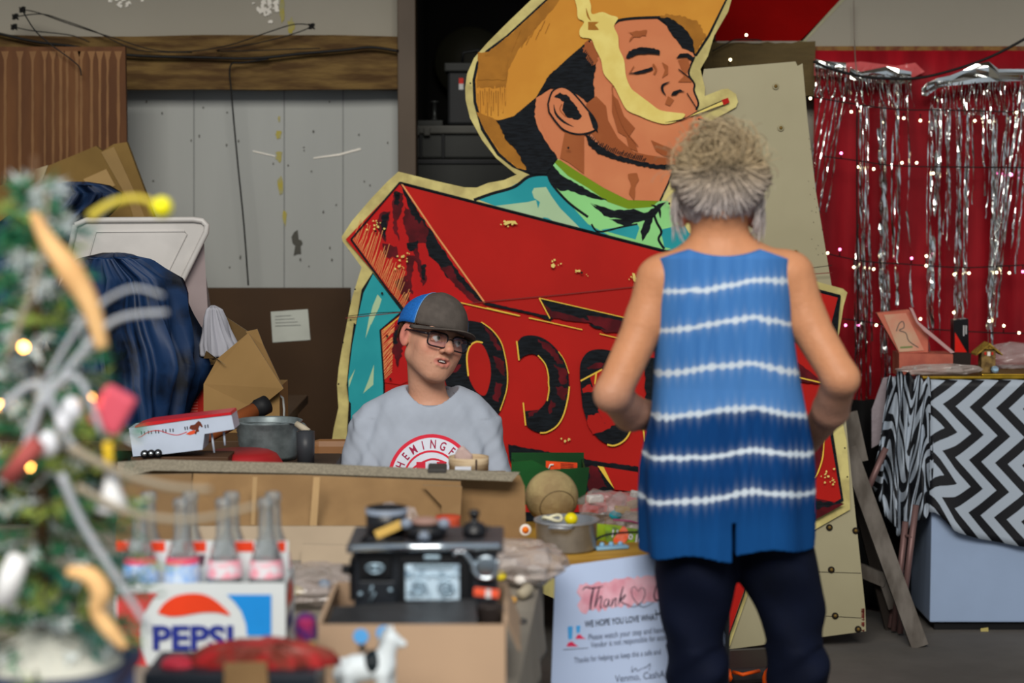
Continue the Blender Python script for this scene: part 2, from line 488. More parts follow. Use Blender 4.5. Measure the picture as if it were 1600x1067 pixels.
for (x, y), lb in zip(((35, 15), (24, 26), (22, 42), (487, 41)), ('topmost of three black wire knots at far left', 'middle of three black wire knots at far left', 'lowest of three black wire knots at far left', 'lone black wire knot above the right part of the beam')):
    m = MB(); p = W(x, y, 7.335)
    q = []
    for k in range(26): q.append(p + Vector((math.cos(k * 1.9) * 0.011, math.sin(k * .7) * .004, math.sin(k * 2.3) * 0.011)))
    m.tube(q, 0.0022, black, 5)
    tag(m.build('wire_knot'), lb, 'wire')

# ---- brown striped panel, upper left
mp = mat('brown_panel', (92, 58, 30), rough=0.7, var=0.14, scale=3, c2=(74, 44, 22), stretch=(4, 1, 0.6))
ms = mat('brown_panel_stripe', (118, 84, 52), rough=0.7, var=0.2, scale=6)
m = MB(); D = 7.1
a, b = W(-160, 73, D), W(199, 290, D)
m.box(((a.x + b.x) / 2, D + 0.012, a.z / 2 + .001), (b.x - a.x, 0.024, a.z - .002), mp)
for x in (8, 31, 51, 70, 83, 95, 105, 120, 127, 143, 156, 168, 185):
    w0 = random.uniform(2.5, 5.0); pts = []; N = 32
    for i in range(N + 1): pts.append((x + w0 / 2 + random.uniform(-.5, .5) + (4 if i == 0 else 0), 80 + i * 14))
    for i in range(N, -1, -1): pts.append((x - w0 / 2 + random.uniform(-.5, .5) - (4 if i == 0 else 0), 80 + i * 14))
    m.poly([W(px, py, D - 0.001) for px, py in pts], ms)
tag(m.build('striped_panel'), 'brown panel with pale vertical streaks leaning high on the left wall', 'panel')

# ---- storeroom: shelf and tool cases
case_m = mat('case_dark', (38, 40, 38), rough=0.5, var=0.1)
case_b = mat('case_black', (20, 22, 24), rough=0.45, var=0.1)
m = MB(); D = 7.75
a = W(560, 300, D); b = W(1000, 300, D)
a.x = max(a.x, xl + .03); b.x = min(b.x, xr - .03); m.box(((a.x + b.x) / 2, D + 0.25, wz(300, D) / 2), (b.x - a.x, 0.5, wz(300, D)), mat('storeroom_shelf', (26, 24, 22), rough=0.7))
tag(m.build('storage_cabinet'), 'dark cabinet inside the doorway carrying the tool cases', 'cabinet')
def pbox(m, x0, y0, x1, y1, D, dp, mm, bev=0.004, R=None):
    a, b = W(x0, y0, D), W(x1, y1, D)
    m.box(((a.x + b.x) / 2, D + dp / 2, (a.z + b.z) / 2), (abs(b.x - a.x), dp, abs(a.z - b.z)), mm, R, bev)
def rootat(name, label, cat, px, py, D, dp=0.0, group=None):
    p = W(px, py, D); return thing(name, label, cat, (p.x, p.y + dp, p.z), 0, group)
r = rootat('tool_case', 'wide flat dark tool case, lowest of the stack in the dark doorway', 'case', 720, 299, 7.76, 0.2)
m = MB(); pbox(m, 652, 254, 840, 299, 7.76, 0.4, case_m); m.build('case_body', r)
m = MB(); pbox(m, 650, 249, 842, 256, 7.75, 0.42, case_b, 0.002); m.build('lid', r)
r = rootat('tool_case', 'dark grey tool case with latches, in the middle of the doorway stack', 'case', 720, 248, 7.76, 0.2)
m = MB(); pbox(m, 644, 208, 800, 247.5, 7.77, 0.36, case_m, 0.008)
for x in (655, 690): pbox(m, x, 206, x + 5, 248, 7.76, 0.02, case_b)
m.build('case_body', r)
m = MB(); pbox(m, 636, 196, 805, 209, 7.75, 0.4, mat('case_grey', (62, 62, 58), rough=0.5), 0.006); pbox(m, 644, 188, 692, 197, 7.78, 0.3, case_m); m.build('lid', r)
for x in (645, 662):
    m = MB(); pbox(m, x, 200, x + 10, 212, 7.74, 0.02, mat('case_grey', (62, 62, 58))); m.build('latch', r)
r = rootat('tool_case', 'small upright black tool case with a red and white label, topmost in the doorway', 'case', 720, 196, 7.78, 0.15)
m = MB(); pbox(m, 699, 106, 790, 195, 7.78, 0.3, case_b, 0.01); m.build('case_body', r)
m = MB(); pbox(m, 694, 98, 795, 112, 7.76, 0.34, case_m, 0.006); m.build('lid', r)
m = MB(); m.tube([W(722, 98, 7.9), W(724, 82, 7.9), W(745, 79, 7.9), W(768, 82, 7.9), W(770, 98, 7.9)], 0.006, case_b); m.build('carry_handle', r)
m = MB(); a = W(718, 122, 7.775); 
m.poly([W(x, y, 7.776) for x, y in ((717, 122), (724, 122), (724, 131), (717, 131))], mat('label_red', (190, 40, 30)))
m.poly([W(x, y, 7.776) for x, y in ((717, 131), (724, 131), (724, 140), (717, 140))], mat('label_white', (190, 190, 190)))
tag(m.build('label', r), 'red and white label')
m = MB(); p = W(679, 188, 7.85)
m.lathe([(0, 0), (0.013, 0), (0.013, 0.006), (0.008, 0.01), (0.008, 0.066), (0.018, 0.07), (0.018, 0.076), (0, 0.076)], p, mat('dull_steel', (60, 62, 62), metal=0.5, rough=0.4), 16)
tag(m.build('metal_spool'), 'small metal post standing on the grey tool case', 'spool')
m = MB(); p = W(735, 98, 8.6)
m.lathe([(0, -.02), (0.15, -.02), (0.155, 0), (0.15, .02), (0, .02)], (p.x, 8.62, p.z + 0.0), mat('olive_disc', (34, 33, 22), rough=0.6), 40, RX(rad(90)))
tag(m.build('round_disc'), 'large dim olive disc hanging in the back of the dark doorway', 'disc')

# ---- dark brown board with a paper notice
D = 7.25
bb = rootat('brown_board', 'dark brown board leaning on the wall behind the boy with a white notice', 'board', 436, 450, D)
bb.location.z = 0
m = MB(); a, b = W(322, 450, D), W(549, 700, D)
m.box(((a.x + b.x) / 2, D + 0.015, a.z / 2), (b.x - a.x, 0.03, a.z), mat('brown_board', (56, 37, 18), rough=0.6, var=0.1), bev=0.002)
m.build('board', bb)
m = MB(); m.slab([W(x, y, D - 0.003) for x, y in ((423, 487), (481, 483), (485, 531), (426, 535))], (0, 0.002, 0), mat('paper', (172, 176, 168), rough=0.8))
for i in range(4):
    y = 494 + i * 5
    m.poly([W(x, yy, D - 0.0045) for x, yy in ((430, y), (455 + i * 5, y - 1.5), (455 + i * 5, y - .7), (430, y + .8))], mat('ink', (90, 92, 92)))
tag(m.build('notice', bb), 'white printed notice')
K = 1.04                         # this stretch of colours is a little deeper
# ================================================================ the painted sign
SP0 = Vector((0, 6.42, 0)); SN = Vector((0, -math.cos(rad(9)), math.sin(rad(9)))).normalized()
def S(x, y, off=0.0): return hit(x, y, SP0 + SN * off, SN)
def zz(x0, y0, s, pts): return [(x0 + x / s, y0 + y / s) for x, y in pts]
A = lambda *p: zz(700, 0, 3.2, p)
B = lambda *p: zz(480, 240, 4.0, p)
Cc = lambda *p: zz(500, 430, 4.4444, p)
Dd = lambda *p: zz(760, 400, 5.3333, p)
E = lambda *p: zz(780, 600, 5.3333, p)
Ff = lambda *p: zz(900, 450, 3.3333, p)
G = lambda *p: zz(900, 750, 3.3333, p)
H = lambda *p: zz(1240, 690, 2.83, p)
sign = thing('painted_sign', 'large hand painted plywood sign of a smoking cowboy above a red arrow', 'sign', (0.3, 6.4, 0))
spx = dict(var=0.07, scale=9, rough=0.6, spec=0.1)
cream = mat('sign_cream', (205, 192, 124), c2=(176, 162, 104), var=0.1, scale=14, rough=0.6, spec=0.1)
boardm = mat('sign_board', (160, 152, 122), c2=(150, 142, 112), scale=2, rough=0.5)
blk = mat('sign_black', (17, 19, 22), c2=(26, 30, 35), scale=30, rough=0.6, spec=0.05, stretch=(1, 1, 6))
red = mat('sign_red', (178, 27, 20), c2=(166, 24, 18), scale=3, rough=0.6, spec=0.1)
red2 = mat('sign_red_face', (188, 22, 22), c2=(172, 20, 20), scale=5, rough=0.6, spec=0.1)
maroon = mat('sign_maroon', (96, 14, 24), c2=(70, 10, 18), scale=20, rough=0.6, spec=0.1)
gold = mat('sign_gold', (204, 142, 52), c2=(196, 132, 46), scale=6, rough=0.6, spec=0.1)
gold2 = mat('sign_gold_shade', (164, 108, 36), c2=(150, 98, 32), scale=16, rough=0.6, spec=0.1)
skin_o = mat('sign_skin', (206, 128, 86), c2=(200, 120, 80), scale=6, rough=0.6, spec=0.1)
skin_b = mat('sign_skin_shade', (158, 88, 48), c2=(150, 80, 42), scale=8, rough=0.6, spec=0.1)
smoke = mat('sign_smoke', (226, 208, 122), c2=(218, 196, 108), scale=14, rough=0.6, spec=0.1)
teal = mat('sign_teal', (42, 152, 158), c2=(34, 142, 150), scale=6, rough=0.6, spec=0.1)
tealc = mat('sign_pale_teal', (168, 196, 156), **spx)
green = mat('sign_green', (142, 210, 132), **spx)
olive = mat('sign_olive', (114, 142, 22), **spx)
yline = mat('sign_yellow_line', (230, 190, 70), **spx)
oline = mat('sign_orange_line', (224, 150, 92), **spx)
hole = mat('bolt_hole', (28, 22, 16), rough=0.8)

outline = A((425, -10), (300, 110), (200, 210), (130, 290), (95, 370), (86, 440), (88, 500), (110, 590), (170, 700), (240, 790), (300, 840), (335, 868))
outline += B((1310, 130), (1230, 165), (1130, 183), (1060, 212), (980, 210), (780, 165), (570, 112), (500, 175), (400, 280), (280, 420), (215, 520), (222, 550), (290, 640), (340, 710), (318, 780), (280, 900), (255, 1020))
outline += Cc((180, 370), (150, 520), (130, 640), (118, 760), (124, 860), (128, 920), (110, 1000), (95, 1067))
outline += [(517, 700), (514, 740), (560, 800), (760, 890), (960, 975), (1090, 1010), (1140, 1010)]
outline += [(1172, 918), (1180, 870)] + H((95, 388), (250, 300), (246, 150), (235, 0)) + [(1321, 680), (1312, 640), (1296, 605), (1275, 592), (1296, 560), (1311, 521), (1318, 478), (1324, 457), (1317, 451), (1280, 441), (1190, 418), (1150, 405), (1130, 395), (1120, 330)]
outline += A((1330, 640), (1330, 600), (1440, 535), (1450, 510), (1440, 470), (1400, 443), (1370, 446), (1283, 480), (1285, 440), (1270, 380), (1262, 345), (1300, 280), (1330, 180), (1400, 60), (1420, -10)) + [(1150, -60), (1120, -120), (1010, -150), (880, -120), (850, -50)]
m = MB()
TH = -SN * 0.012
m.slab([S(x, y) for x, y in outline], TH, cream, mat('plywood_edge', (150, 120, 78)))
LAY = [0.0]
def art(pts, mm, rough=0.0, seg=5.0, layer=None):
    LAY[0] += 0.00008
    if rough:
        q = []
        for i in range(len(pts)):
            a, b = pts[i], pts[(i + 1) % len(pts)]
            L = math.hypot(b[0] - a[0], b[1] - a[1]); n = max(1, int(L / seg))
            nx, ny = (-(b[1] - a[1]) / (L + 1e-6), (b[0] - a[0]) / (L + 1e-6))
            for k in range(n):
                t = k / n; o = random.uniform(-rough, rough) if k else 0
                q.append((a[0] + (b[0] - a[0]) * t + nx * o, a[1] + (b[1] - a[1]) * t + ny * o))
        pts = q
    m.poly([S(x, y, LAY[0]) for x, y in pts], mm)
def line(pts, w, mm, taper=False):
    LAY[0] += 0.00008
    n = len(pts); P = [S(x, y, LAY[0]) for x, y in pts]
    k = 6.45 / F
    ws = [w * k * (math.sin(math.pi * (i + .3) / (n - 1 + .6)) if taper else 1) for i in range(n)]
    m.ribbon(P, ws, mm, SN)
def sm(pts, n=5): return [(p.x, p.y) for p in catmull([Vector((x, y, 0)) for x, y in pts], n)]
# --- shirt and bandana
art(A((150, 998), (320, 930), (400, 885), (470, 870), (540, 880), (1290, 1200), (1200, 1300), (700, 1200)), teal)
line(sm(A((130, 1000), (220, 968), (330, 935), (400, 885), (470, 872), (540, 880))), 5, blk)
art(A((430, 940), (490, 935), (520, 985), (560, 1040), (600, 1080), (700, 1180), (600, 1150), (500, 1090), (440, 1080), (460, 1010), (430, 990), (420, 960)), tealc)
art(A((230, 1030), (400, 1010), (440, 1000), (450, 1040), (480, 1085), (430, 1130), (300, 1070)), tealc)
art(A((505, 850), (540, 795), (600, 830), (700, 905), (800, 970), (880, 1005), (1000, 1000), (1060, 1003), (1100, 1005), (1120, 1060), (1190, 1220), (1000, 1280), (700, 1120), (600, 1010), (530, 930)), green)
art(A((520, 800), (560, 800), (640, 850), (720, 900), (800, 950), (900, 990), (1060, 1000), (1020, 1035), (900, 1045), (800, 1010), (700, 940), (600, 880)), olive)
art(A((495, 860), (520, 820), (560, 870), (700, 950), (800, 1005), (700, 985), (600, 950), (560, 955), (520, 920)), blk, 1)
art(A((710, 1015), (800, 1060), (900, 1070), (1000, 1060), (1050, 1020), (1090, 1010), (1050, 1060), (1020, 1100), (900, 1105), (780, 1080)), blk, 1)
art(zz(900, 170, 3.3333, [(75, 490), (200, 530), (300, 520), (370, 545), (400, 570), (380, 640), (345, 690), (335, 640), (360, 580), (250, 610), (170, 575), (290, 575), (180, 550)]), blk, 1)
art(zz(900, 170, 3.3333, [(130, 630), (320, 600), (330, 620), (310, 680), (200, 650)]), teal)
art(zz(900, 170, 3.3333, [(440, 630), (560, 600), (620, 700), (640, 760), (460, 720)]), teal)
line(sm(zz(900, 170, 3.3333, [(395, 520), (420, 590), (445, 640), (430, 680), (460, 730)])), 4, blk)
line(sm(zz(900, 170, 3.3333, [(390, 500), (430, 520), (440, 570)])), 5, blk, True)
line(sm(zz(900, 170, 3.3333, [(80, 600), (120, 640), (240, 615), (320, 600)])), 3, blk)
line(sm(A((500, 870), (520, 920), (600, 1010), (700, 1085))), 4, blk)
# --- head
art(A((485, -150), (485, 0), (385, 92), (290, 178), (190, 252), (142, 312), (122, 400), (127, 510), (165, 650), (245, 775), (320, 835), (415, 876), (490, 874), (560, 780), (900, 400), (1245, 280), (1310, 180), (1398, -5), (1398, -150)), blk)
art(A((720, 480), (735, 330), (700, 215), (800, 130), (850, 108), (940, 92), (1040, 90), (1120, 150), (1200, 225), (1232, 280), (1205, 365), (1228, 415), (1230, 455), (1250, 510), (1245, 555), (1285, 600), (1300, 640), (1290, 680), (1250, 780), (1130, 845), (1100, 910), (1060, 1005), (900, 1000), (780, 940), (650, 860), (545, 790), (480, 700), (432, 560), (440, 490), (520, 440), (640, 470)), skin_o)
line(sm(A((1232, 285), (1203, 365), (1232, 420), (1230, 455), (1252, 515), (1240, 550)), 4), 3.2, blk)
line(sm(A((1250, 595), (1288, 610), (1300, 640), (1298, 680))), 3.2, blk)
line(A((1130, 850), (1100, 920), (1060, 1005)), 3, blk)
art(A((540, -150), (500, 0), (400, 92), (300, 182), (205, 258), (155, 318), (137, 400), (142, 510), (180, 645), (258, 765), (345, 840), (400, 852), (395, 800), (340, 740), (290, 690), (262, 600), (330, 580), (440, 487), (500, 385), (600, 290), (700, 205), (820, 140), (850, 103), (940, 88), (1040, 84), (1130, 100), (1200, 160), (1225, 210), (1237, 270), (1300, 172), (1388, -5), (1388, -150)), gold)
art(A((540, -150), (700, -420), (1350, -460), (1390, -150)), gold)
art(A((500, 0), (400, 92), (300, 182), (205, 258), (155, 318), (141, 400), (142, 440), (290, 440), (300, 350), (350, 250), (450, 130), (545, 20), (570, -20)), gold2, 1.2)
art(A((142, 560), (250, 600), (280, 690), (340, 745), (395, 800), (400, 850), (345, 838), (258, 763), (180, 643)), gold2, 1.2)
for i in range(26):
    x = 150 + i * 5.6; line(A((x, random.uniform(430, 470)), (x + random.uniform(-6, 6), random.uniform(500, 580))), 1.6, gold if i % 2 else gold2)
art(A((150, 262), (210, 258), (290, 262), (300, 300), (290, 400), (150, 400), (150, 330)), gold2, 1)
art(A((1040, 84), (1130, 100), (1200, 160), (1237, 270), (1290, 180), (1250, 110), (1190, 85), (1100, 70)), gold2, 2, 3)
for i in range(8):
    x = 340 + i * 24; y = 120 + random.uniform(-30, 120)
    line(A((x, y), (x - 22, y + 50)), 1.0, gold2)
# hair
art(A((705, 200), (600, 290), (500, 385), (440, 490), (330, 582), (240, 602), (262, 640), (290, 700), (340, 750), (400, 860), (430, 872), (490, 872), (545, 785), (500, 720), (450, 620), (432, 560), (440, 490), (500, 445), (560, 435), (640, 470), (700, 515), (735, 490), (725, 400), (740, 340), (735, 260)), blk, 1.3, 4)
art(A((700, 200), (740, 240), (750, 300), (720, 330), (670, 240)), skin_b, 2.4, 3)
for i in range(8): line(A((690 + i * 5, 250 + i * 8), (665 + i * 8, 285 + i * 9)), 1.4, blk)
art(A((443, 560), (460, 600), (480, 660), (520, 740), (535, 775), (500, 720), (455, 650), (432, 580)), skin_o, .8)
art(A((1050, 84), (1110, 90), (1180, 140), (1225, 200), (1230, 260), (1170, 240), (1120, 175), (1085, 110)), blk, 1.3, 4)
line(sm(A((835, 115), (860, 100), (940, 90), (1060, 86))), 4, blk)
# shading
art(A((740, 480), (790, 530), (800, 600), (850, 690), (930, 760), (1000, 775), (1100, 790), (1140, 820), (1110, 830), (980, 820), (850, 790), (760, 720), (720, 670), (690, 520)), skin_b)
art(A((820, 470), (850, 500), (880, 580), (935, 640), (900, 690), (850, 660), (820, 560)), skin_b)
art(A((890, 680), (930, 700), (950, 760), (905, 740)), skin_b)
art(A((1015, 700), (1060, 720), (1120, 745), (1140, 790), (1080, 780), (1040, 755)), skin_b)
art(A((1150, 720), (1200, 690), (1255, 680), (1200, 715)), skin_b)
art(A((585, 655), (680, 675), (680, 870), (600, 810), (560, 790)), skin_b)
art(A((900, 870), (945, 865), (955, 900), (935, 940), (930, 1000), (905, 970), (915, 930)), skin_b, 1)
art(A((1070, 310), (1100, 330), (1100, 370), (1070, 390), (1085, 350)), skin_b)
art(A((1150, 300), (1200, 290), (1210, 330), (1190, 370), (1220, 410), (1150, 410), (1180, 380)), skin_b)
art(A((1100, 480), (1130, 500), (1110, 530), (1085, 520)), skin_b)
art(A((895, 160), (995, 150), (990, 180), (930, 185), (905, 210), (925, 175)), skin_b, 1.5, 3)
# jaw line
art(A((685, 665), (710, 680), (760, 730), (840, 775), (950, 805), (1050, 825), (1140, 822), (1130, 845), (1040, 845), (940, 825), (830, 795), (750, 770), (700, 720)), blk, 1.2, 3)
for i in range(34):
    t = i / 33; x = 700 + t * 280; y = 690 + (t ** 0.6) * 118; line(A((x, y), (x + 10, y - random.uniform(14, 28))), 1.3, blk)
# ear
ear = sm(A((500, 520), (520, 460), (560, 436), (600, 445), (640, 480), (690, 540), (730, 590), (745, 640), (700, 665), (640, 670), (580, 650), (540, 610), (505, 560)), 4)
art(ear, skin_o); line(ear + ear[:1], 3, blk)
art(A((530, 485), (560, 462), (600, 480), (640, 530), (670, 580), (650, 600), (600, 590), (570, 550), (580, 510), (560, 495)), blk, 1.2, 3)
line(sm(A((528, 520), (540, 570), (580, 610), (630, 635))), 4, blk, True)
line(sm(A((570, 520), (560, 550), (590, 585))), 2, skin_b)
art(A((700, 560), (740, 600), (750, 665), (725, 640)), blk)
# brows, eyes, nose
art(A((890, 290), (905, 255), (960, 236), (1030, 240), (1060, 255), (1058, 275), (1000, 268), (940, 275), (905, 292)), blk, .8, 3)
art(A((1140, 290), (1160, 268), (1200, 266), (1230, 290), (1222, 308), (1190, 285)), blk, .6, 3)
art(A((905, 368), (940, 358), (1000, 342), (1022, 334), (1026, 348), (985, 364), (950, 370)), blk, .4, 3)
line(sm(A((1025, 320), (1040, 345), (1030, 370))), 3, skin_b); line(A((905, 368), (930, 330)), 1.5, skin_b)
line(sm(A((1110, 408), (1075, 425), (1072, 450), (1090, 478))), 4.2, blk, True)
art(A((1115, 478), (1125, 458), (1160, 446), (1185, 458), (1155, 460), (1140, 475)), blk, .5, 3)
line(A((1152, 345), (1228, 405)), 1.6, blk); line(A((1195, 465), (1248, 548)), 1.6, blk)
line(sm(A((860, 400), (820, 440), (870, 620), (950, 730))), 1.4, skin_b)
# smoke
art(sm(A((632, -10), (645, 40), (650, 90), (680, 110), (658, 150), (665, 185), (715, 195), (735, 240), (765, 300), (780, 370), (830, 430), (860, 490), (895, 550), (960, 580), (1020, 605), (1090, 620), (1160, 600), (1185, 570), (1130, 562), (1060, 550), (1010, 515), (950, 470), (915, 440), (890, 380), (880, 300), (855, 240), (850, 180), (830, 130), (850, 90), (810, 75), (770, 60), (720, 70), (715, 30), (705, -10)), 4), smoke, .8, 5)
art(A((700, 110), (755, 110), (735, 125), (755, 150), (700, 150)), gold2, .5)
line(sm(A((690, 40), (700, 80), (715, 105))), 3, gold2, True)
# cigarette
line(sm(A((1085, 612), (1160, 600), (1210, 580))), 2, blk, True)
art(A((1195, 585), (1240, 558), (1385, 495), (1405, 515), (1250, 575)), blk)
art(A((1205, 583), (1245, 562), (1370, 507), (1378, 522), (1250, 570)), smoke)
art(A((1368, 500), (1400, 488), (1408, 512), (1378, 526)), red)

# --- the arrow
ax, ay = (625, 285), (1313, 462)
art(B((272, 536), (580, 178)) + [ax, ay, (1306, 560), (1296, 640), (1318, 782), (1273, 812), (1170, 880), (1134, 1005), (1000, 960), (640, 800), (598, 690), (597, 515)] + B((600, 985)), blk)
art([(540, 374), (624, 287), (757, 473), (1308, 465), (1240, 560), (1290, 640), (1314, 779), (1273, 802), (1000, 800), (700, 800), (602, 690), (601, 516), (633, 483)], red)
art([(627, 289), (1309, 465), (1285, 560), (1298, 650), (1000, 640), (757, 473)], red)
art([(543, 374), (623, 290), (752, 471), (705, 500), (634, 482)], red2)
art(B((600, 200), (700, 370), (800, 520), (950, 750), (1105, 925), (1040, 925), (960, 840), (860, 760), (820, 690), (760, 640), (740, 560), (700, 440), (640, 350), (605, 260)), blk, 1.6, 5)
for q in (B((550, 230), (600, 250), (600, 330), (560, 420), (575, 550), (540, 480), (530, 300)), B((460, 370), (520, 360), (500, 460), (490, 555), (450, 490), (430, 430)), B((610, 330), (690, 380), (760, 480), (740, 560), (690, 560), (700, 640), (750, 780), (720, 830), (690, 700), (640, 560), (600, 420)), B((830, 720), (900, 700), (940, 790), (1010, 860), (1090, 930), (1040, 930), (940, 840)), B((470, 560), (560, 580), (570, 650), (480, 650)), B((620, 640), (680, 640), (650, 780), (660, 880), (620, 860)), B((540, 800), (620, 760), (640, 940), (600, 900))):
    art(q, maroon, 1.6, 4)
for q in (B((620, 560), (690, 540), (690, 590), (640, 610)), B((470, 380), (510, 370), (500, 450), (485, 540), (465, 470)), B((545, 235), (580, 240), (570, 330), (545, 320)), B((640, 340), (720, 400), (700, 440), (650, 380)), B((710, 700), (740, 690), (740, 790), (715, 780))): art(q, blk, 2, 3)
line(B((585, 180), (800, 500), (1110, 932)), 2.6, oline)
for i in range(46):
    t = (i + random.random() * .5) / 46; x = 285 + t * 320; y = 540 + t * 430; h = random.uniform(60, 190) * (0.75 + 0.5 * math.sin(t * 3.1))
    line(B((x, y), (x + 28 + h * .15, y - h)), 0.9, oline)
line(B((275, 538), (600, 985)), 3, blk); line(B((272, 538), (580, 178)), 2.6, blk); line([ax, ay], 3, blk)
# lower notch left of the boy
art(Cc((560, 262), (420, 378), (445, 745), (560, 760), (700, 700), (700, 300)), red2)
for i in range(34):
    t = i / 34; line(Cc((425 + t * 14, 390 + t * 350), (520 - t * 20, 300 + t * 350 + random.uniform(-20, 30))), 0.9, oline)
line(Cc((570, 258), (420, 378), (445, 745)), 2.2, blk); line(Cc((565, 280), (440, 380)), 1.4, yline)
art(Cc((520, 360), (570, 310), (570, 560), (540, 640), (500, 520)), maroon, 2, 4); art(Cc((520, 380), (560, 360), (530, 480), (505, 470)), blk, 2, 3)
# teal at the left
tl = B((410, 742), (340, 850), (305, 1067)) + Cc((235, 330), (205, 560), (185, 760), (200, 880), (190, 1067)) + [(541, 760), (606, 760)] + Cc((445, 745), (420, 378), (562, 256)) + B((592, 984))
art(tl, blk)
art(B((412, 752), (352, 870), (322, 1000)) + Cc((262, 290), (225, 480), (205, 640), (195, 720), (200, 870), (215, 890)) + [(548, 700), (600, 700)] + Cc((438, 745), (412, 380), (556, 258)) + B((585, 980)), teal)
art(B((440, 880), (465, 910), (450, 960), (400, 1067), (380, 1067), (410, 950)), tealc); art(Cc((345, 270), (375, 280), (330, 400), (315, 440)), tealc)
art(Cc((375, 620), (370, 760), (300, 820), (340, 720)), tealc); art(Cc((200, 730), (245, 650), (200, 780)), tealc)
line(Cc((190, 285), (380, 262), (560, 255)), 1.2, hole)
# seams of the plywood
line([(540, 497), (635, 487), (750, 472), (880, 460), (1010, 446), (1300, 426)], 1.3, mat('seam_red', (110, 24, 18)))
# dart edges right of the boy's cap
line(Cc((975, 190), (1380, 282)), 1.6, yline); line(Cc((1450, 297), (1620, 332)), 1.6, yline)
art(Cc((1120, 195), (1180, 195), (1620, 290), (1620, 305), (1180, 212)), blk, .5)
art(Dd((0, 390), (60, 395), (540, 515), (540, 545), (400, 490), (0, 405)), blk, .4)
art(Dd((440, 350), (1160, 515), (1800, 680), (1800, 760), (1130, 640), (1000, 640), (880, 560), (700, 540), (545, 515)), maroon, 1.2)
art(Dd((440, 350), (1160, 515), (1800, 680), (1800, 700), (1160, 550), (1040, 520), (860, 500), (700, 480), (545, 460)), blk, 1.2)
art(Dd((520, 360), (700, 420), (840, 500), (860, 540), (700, 490), (560, 440)), blk, 1.5); art(Dd((850, 560), (960, 590), (1010, 620), (900, 600)), blk, 1)
line(Dd((440, 350), (530, 520)), 1.8, yline); line(Dd((440, 350), (1160, 515), (1800, 665)), 1.4, yline)
line(Dd((0, 432), (280, 498)), 1.8, yline); line(Dd((360, 515), (800, 614)), 1.5, yline); line(Dd((945, 648), (1800, 850)), 1.5, yline)
# letters
o1 = sm([(702, 500), (735, 501), (756, 506), (771, 517), (782, 532), (789, 550), (793, 575), (794, 595), (791, 615), (785, 635), (774, 650), (750, 648), (715, 635), (697, 600), (690, 560), (694, 520)], 4)
art(o1, blk)
for q in (Cc((1130, 345), (1200, 400), (1260, 520), (1230, 520), (1180, 430)), Cc((1200, 560), (1280, 600), (1285, 700), (1220, 640)), Cc((1220, 740), (1270, 760), (1240, 880), (1200, 860)), Cc((920, 640), (980, 620), (960, 660), (900, 680))): art(q, maroon, 2.2, 4)
art(sm(Cc((1083, 463), (1130, 485), (1168, 560), (1185, 640), (1182, 730), (1150, 830), (1100, 820), (1055, 760), (1025, 670), (1020, 570), (1042, 495)), 4), red)
line(sm(Cc((1120, 325), (1195, 380), (1255, 460), (1285, 560), (1302, 680), (1295, 800), (1250, 940))), 1.6, yline)
line(sm(Cc((1130, 468), (1083, 462), (1040, 495), (1020, 570), (1030, 700))), 2.4, yline)
o2 = sm(Dd((262, 712), (300, 672), (370, 660), (450, 675), (530, 722), (600, 795), (650, 875), (680, 960), (688, 1060)) + E((585, 30), (575, 110), (548, 225), (500, 330), (430, 392), (350, 405), (285, 388), (232, 352)), 4)
o2 += E((215, 225)) + sm(E((330, 215), (380, 160), (410, 80), (414, 0)) + Dd((515, 990), (490, 905), (435, 838), (380, 815), (320, 830), (270, 872)), 4)
art(o2, blk)
for q in (Dd((430, 690), (520, 730), (600, 820), (640, 900), (590, 900), (540, 830), (470, 770)), Dd((560, 900), (670, 950), (670, 1060), (620, 1067), (600, 980)), E((470, 20), (570, 30), (540, 140), (500, 100)), E((430, 130), (470, 160), (420, 250), (410, 190)), E((240, 240), (330, 215), (240, 290))): art(q, maroon, 2.4, 4)
line(Dd((252, 708), (262, 780), (272, 870)), 2.2, yline); line(sm(Dd((430, 828), (490, 900), (515, 990), (518, 1067)) + E((415, 50), (400, 140))), 1.8, yline)
line(E((200, 155), (220, 345)), 2, yline); line(sm(E((585, 20), (570, 130), (535, 260), (480, 350), (400, 400), (340, 407))), 2.2, yline)
line(sm(Dd((600, 795), (650, 870), (688, 980))), 1, yline)
o3 = sm([(906, 590), (907, 568), (916, 552), (930, 546), (950, 547), (972, 556), (985, 580), (990, 620), (989, 655), (981, 680), (966, 695), (952, 695), (935, 685), (920, 665), (910, 635)], 4)
art(o3, blk)
art(sm([(922, 590), (945, 577), (968, 590), (975, 630), (968, 655), (950, 665), (934, 640), (928, 610)], 4), red)
art(E((690, 40), (760, 0), (790, 60), (700, 90)), red, 1.5, 4); art(E((740, 260), (830, 240), (880, 330), (960, 290), (980, 330), (880, 385), (780, 420), (735, 330)), red, 1.5, 4)
art(E((680, 80), (800, 60), (830, 200), (790, 260), (730, 240)), blk, 1.5)
art(Dd((835, 930), (900, 895), (990, 890), (960, 930), (850, 945)), maroon, 1.2, 3)
line(Dd((785, 1040), (965, 945)), 2.4, yline); line(Dd((915, 975), (905, 1067)), 2.4, yline)
line(sm(E((900, 505), (960, 512), (1030, 480), (1080, 420), (1108, 330))), 2.6, yline); line(E((1195, 330), (1215, 480)), 2.4, yline)
art([(1006, 560), (1030, 560), (1030, 690), (1012, 680)], blk, 1.5)
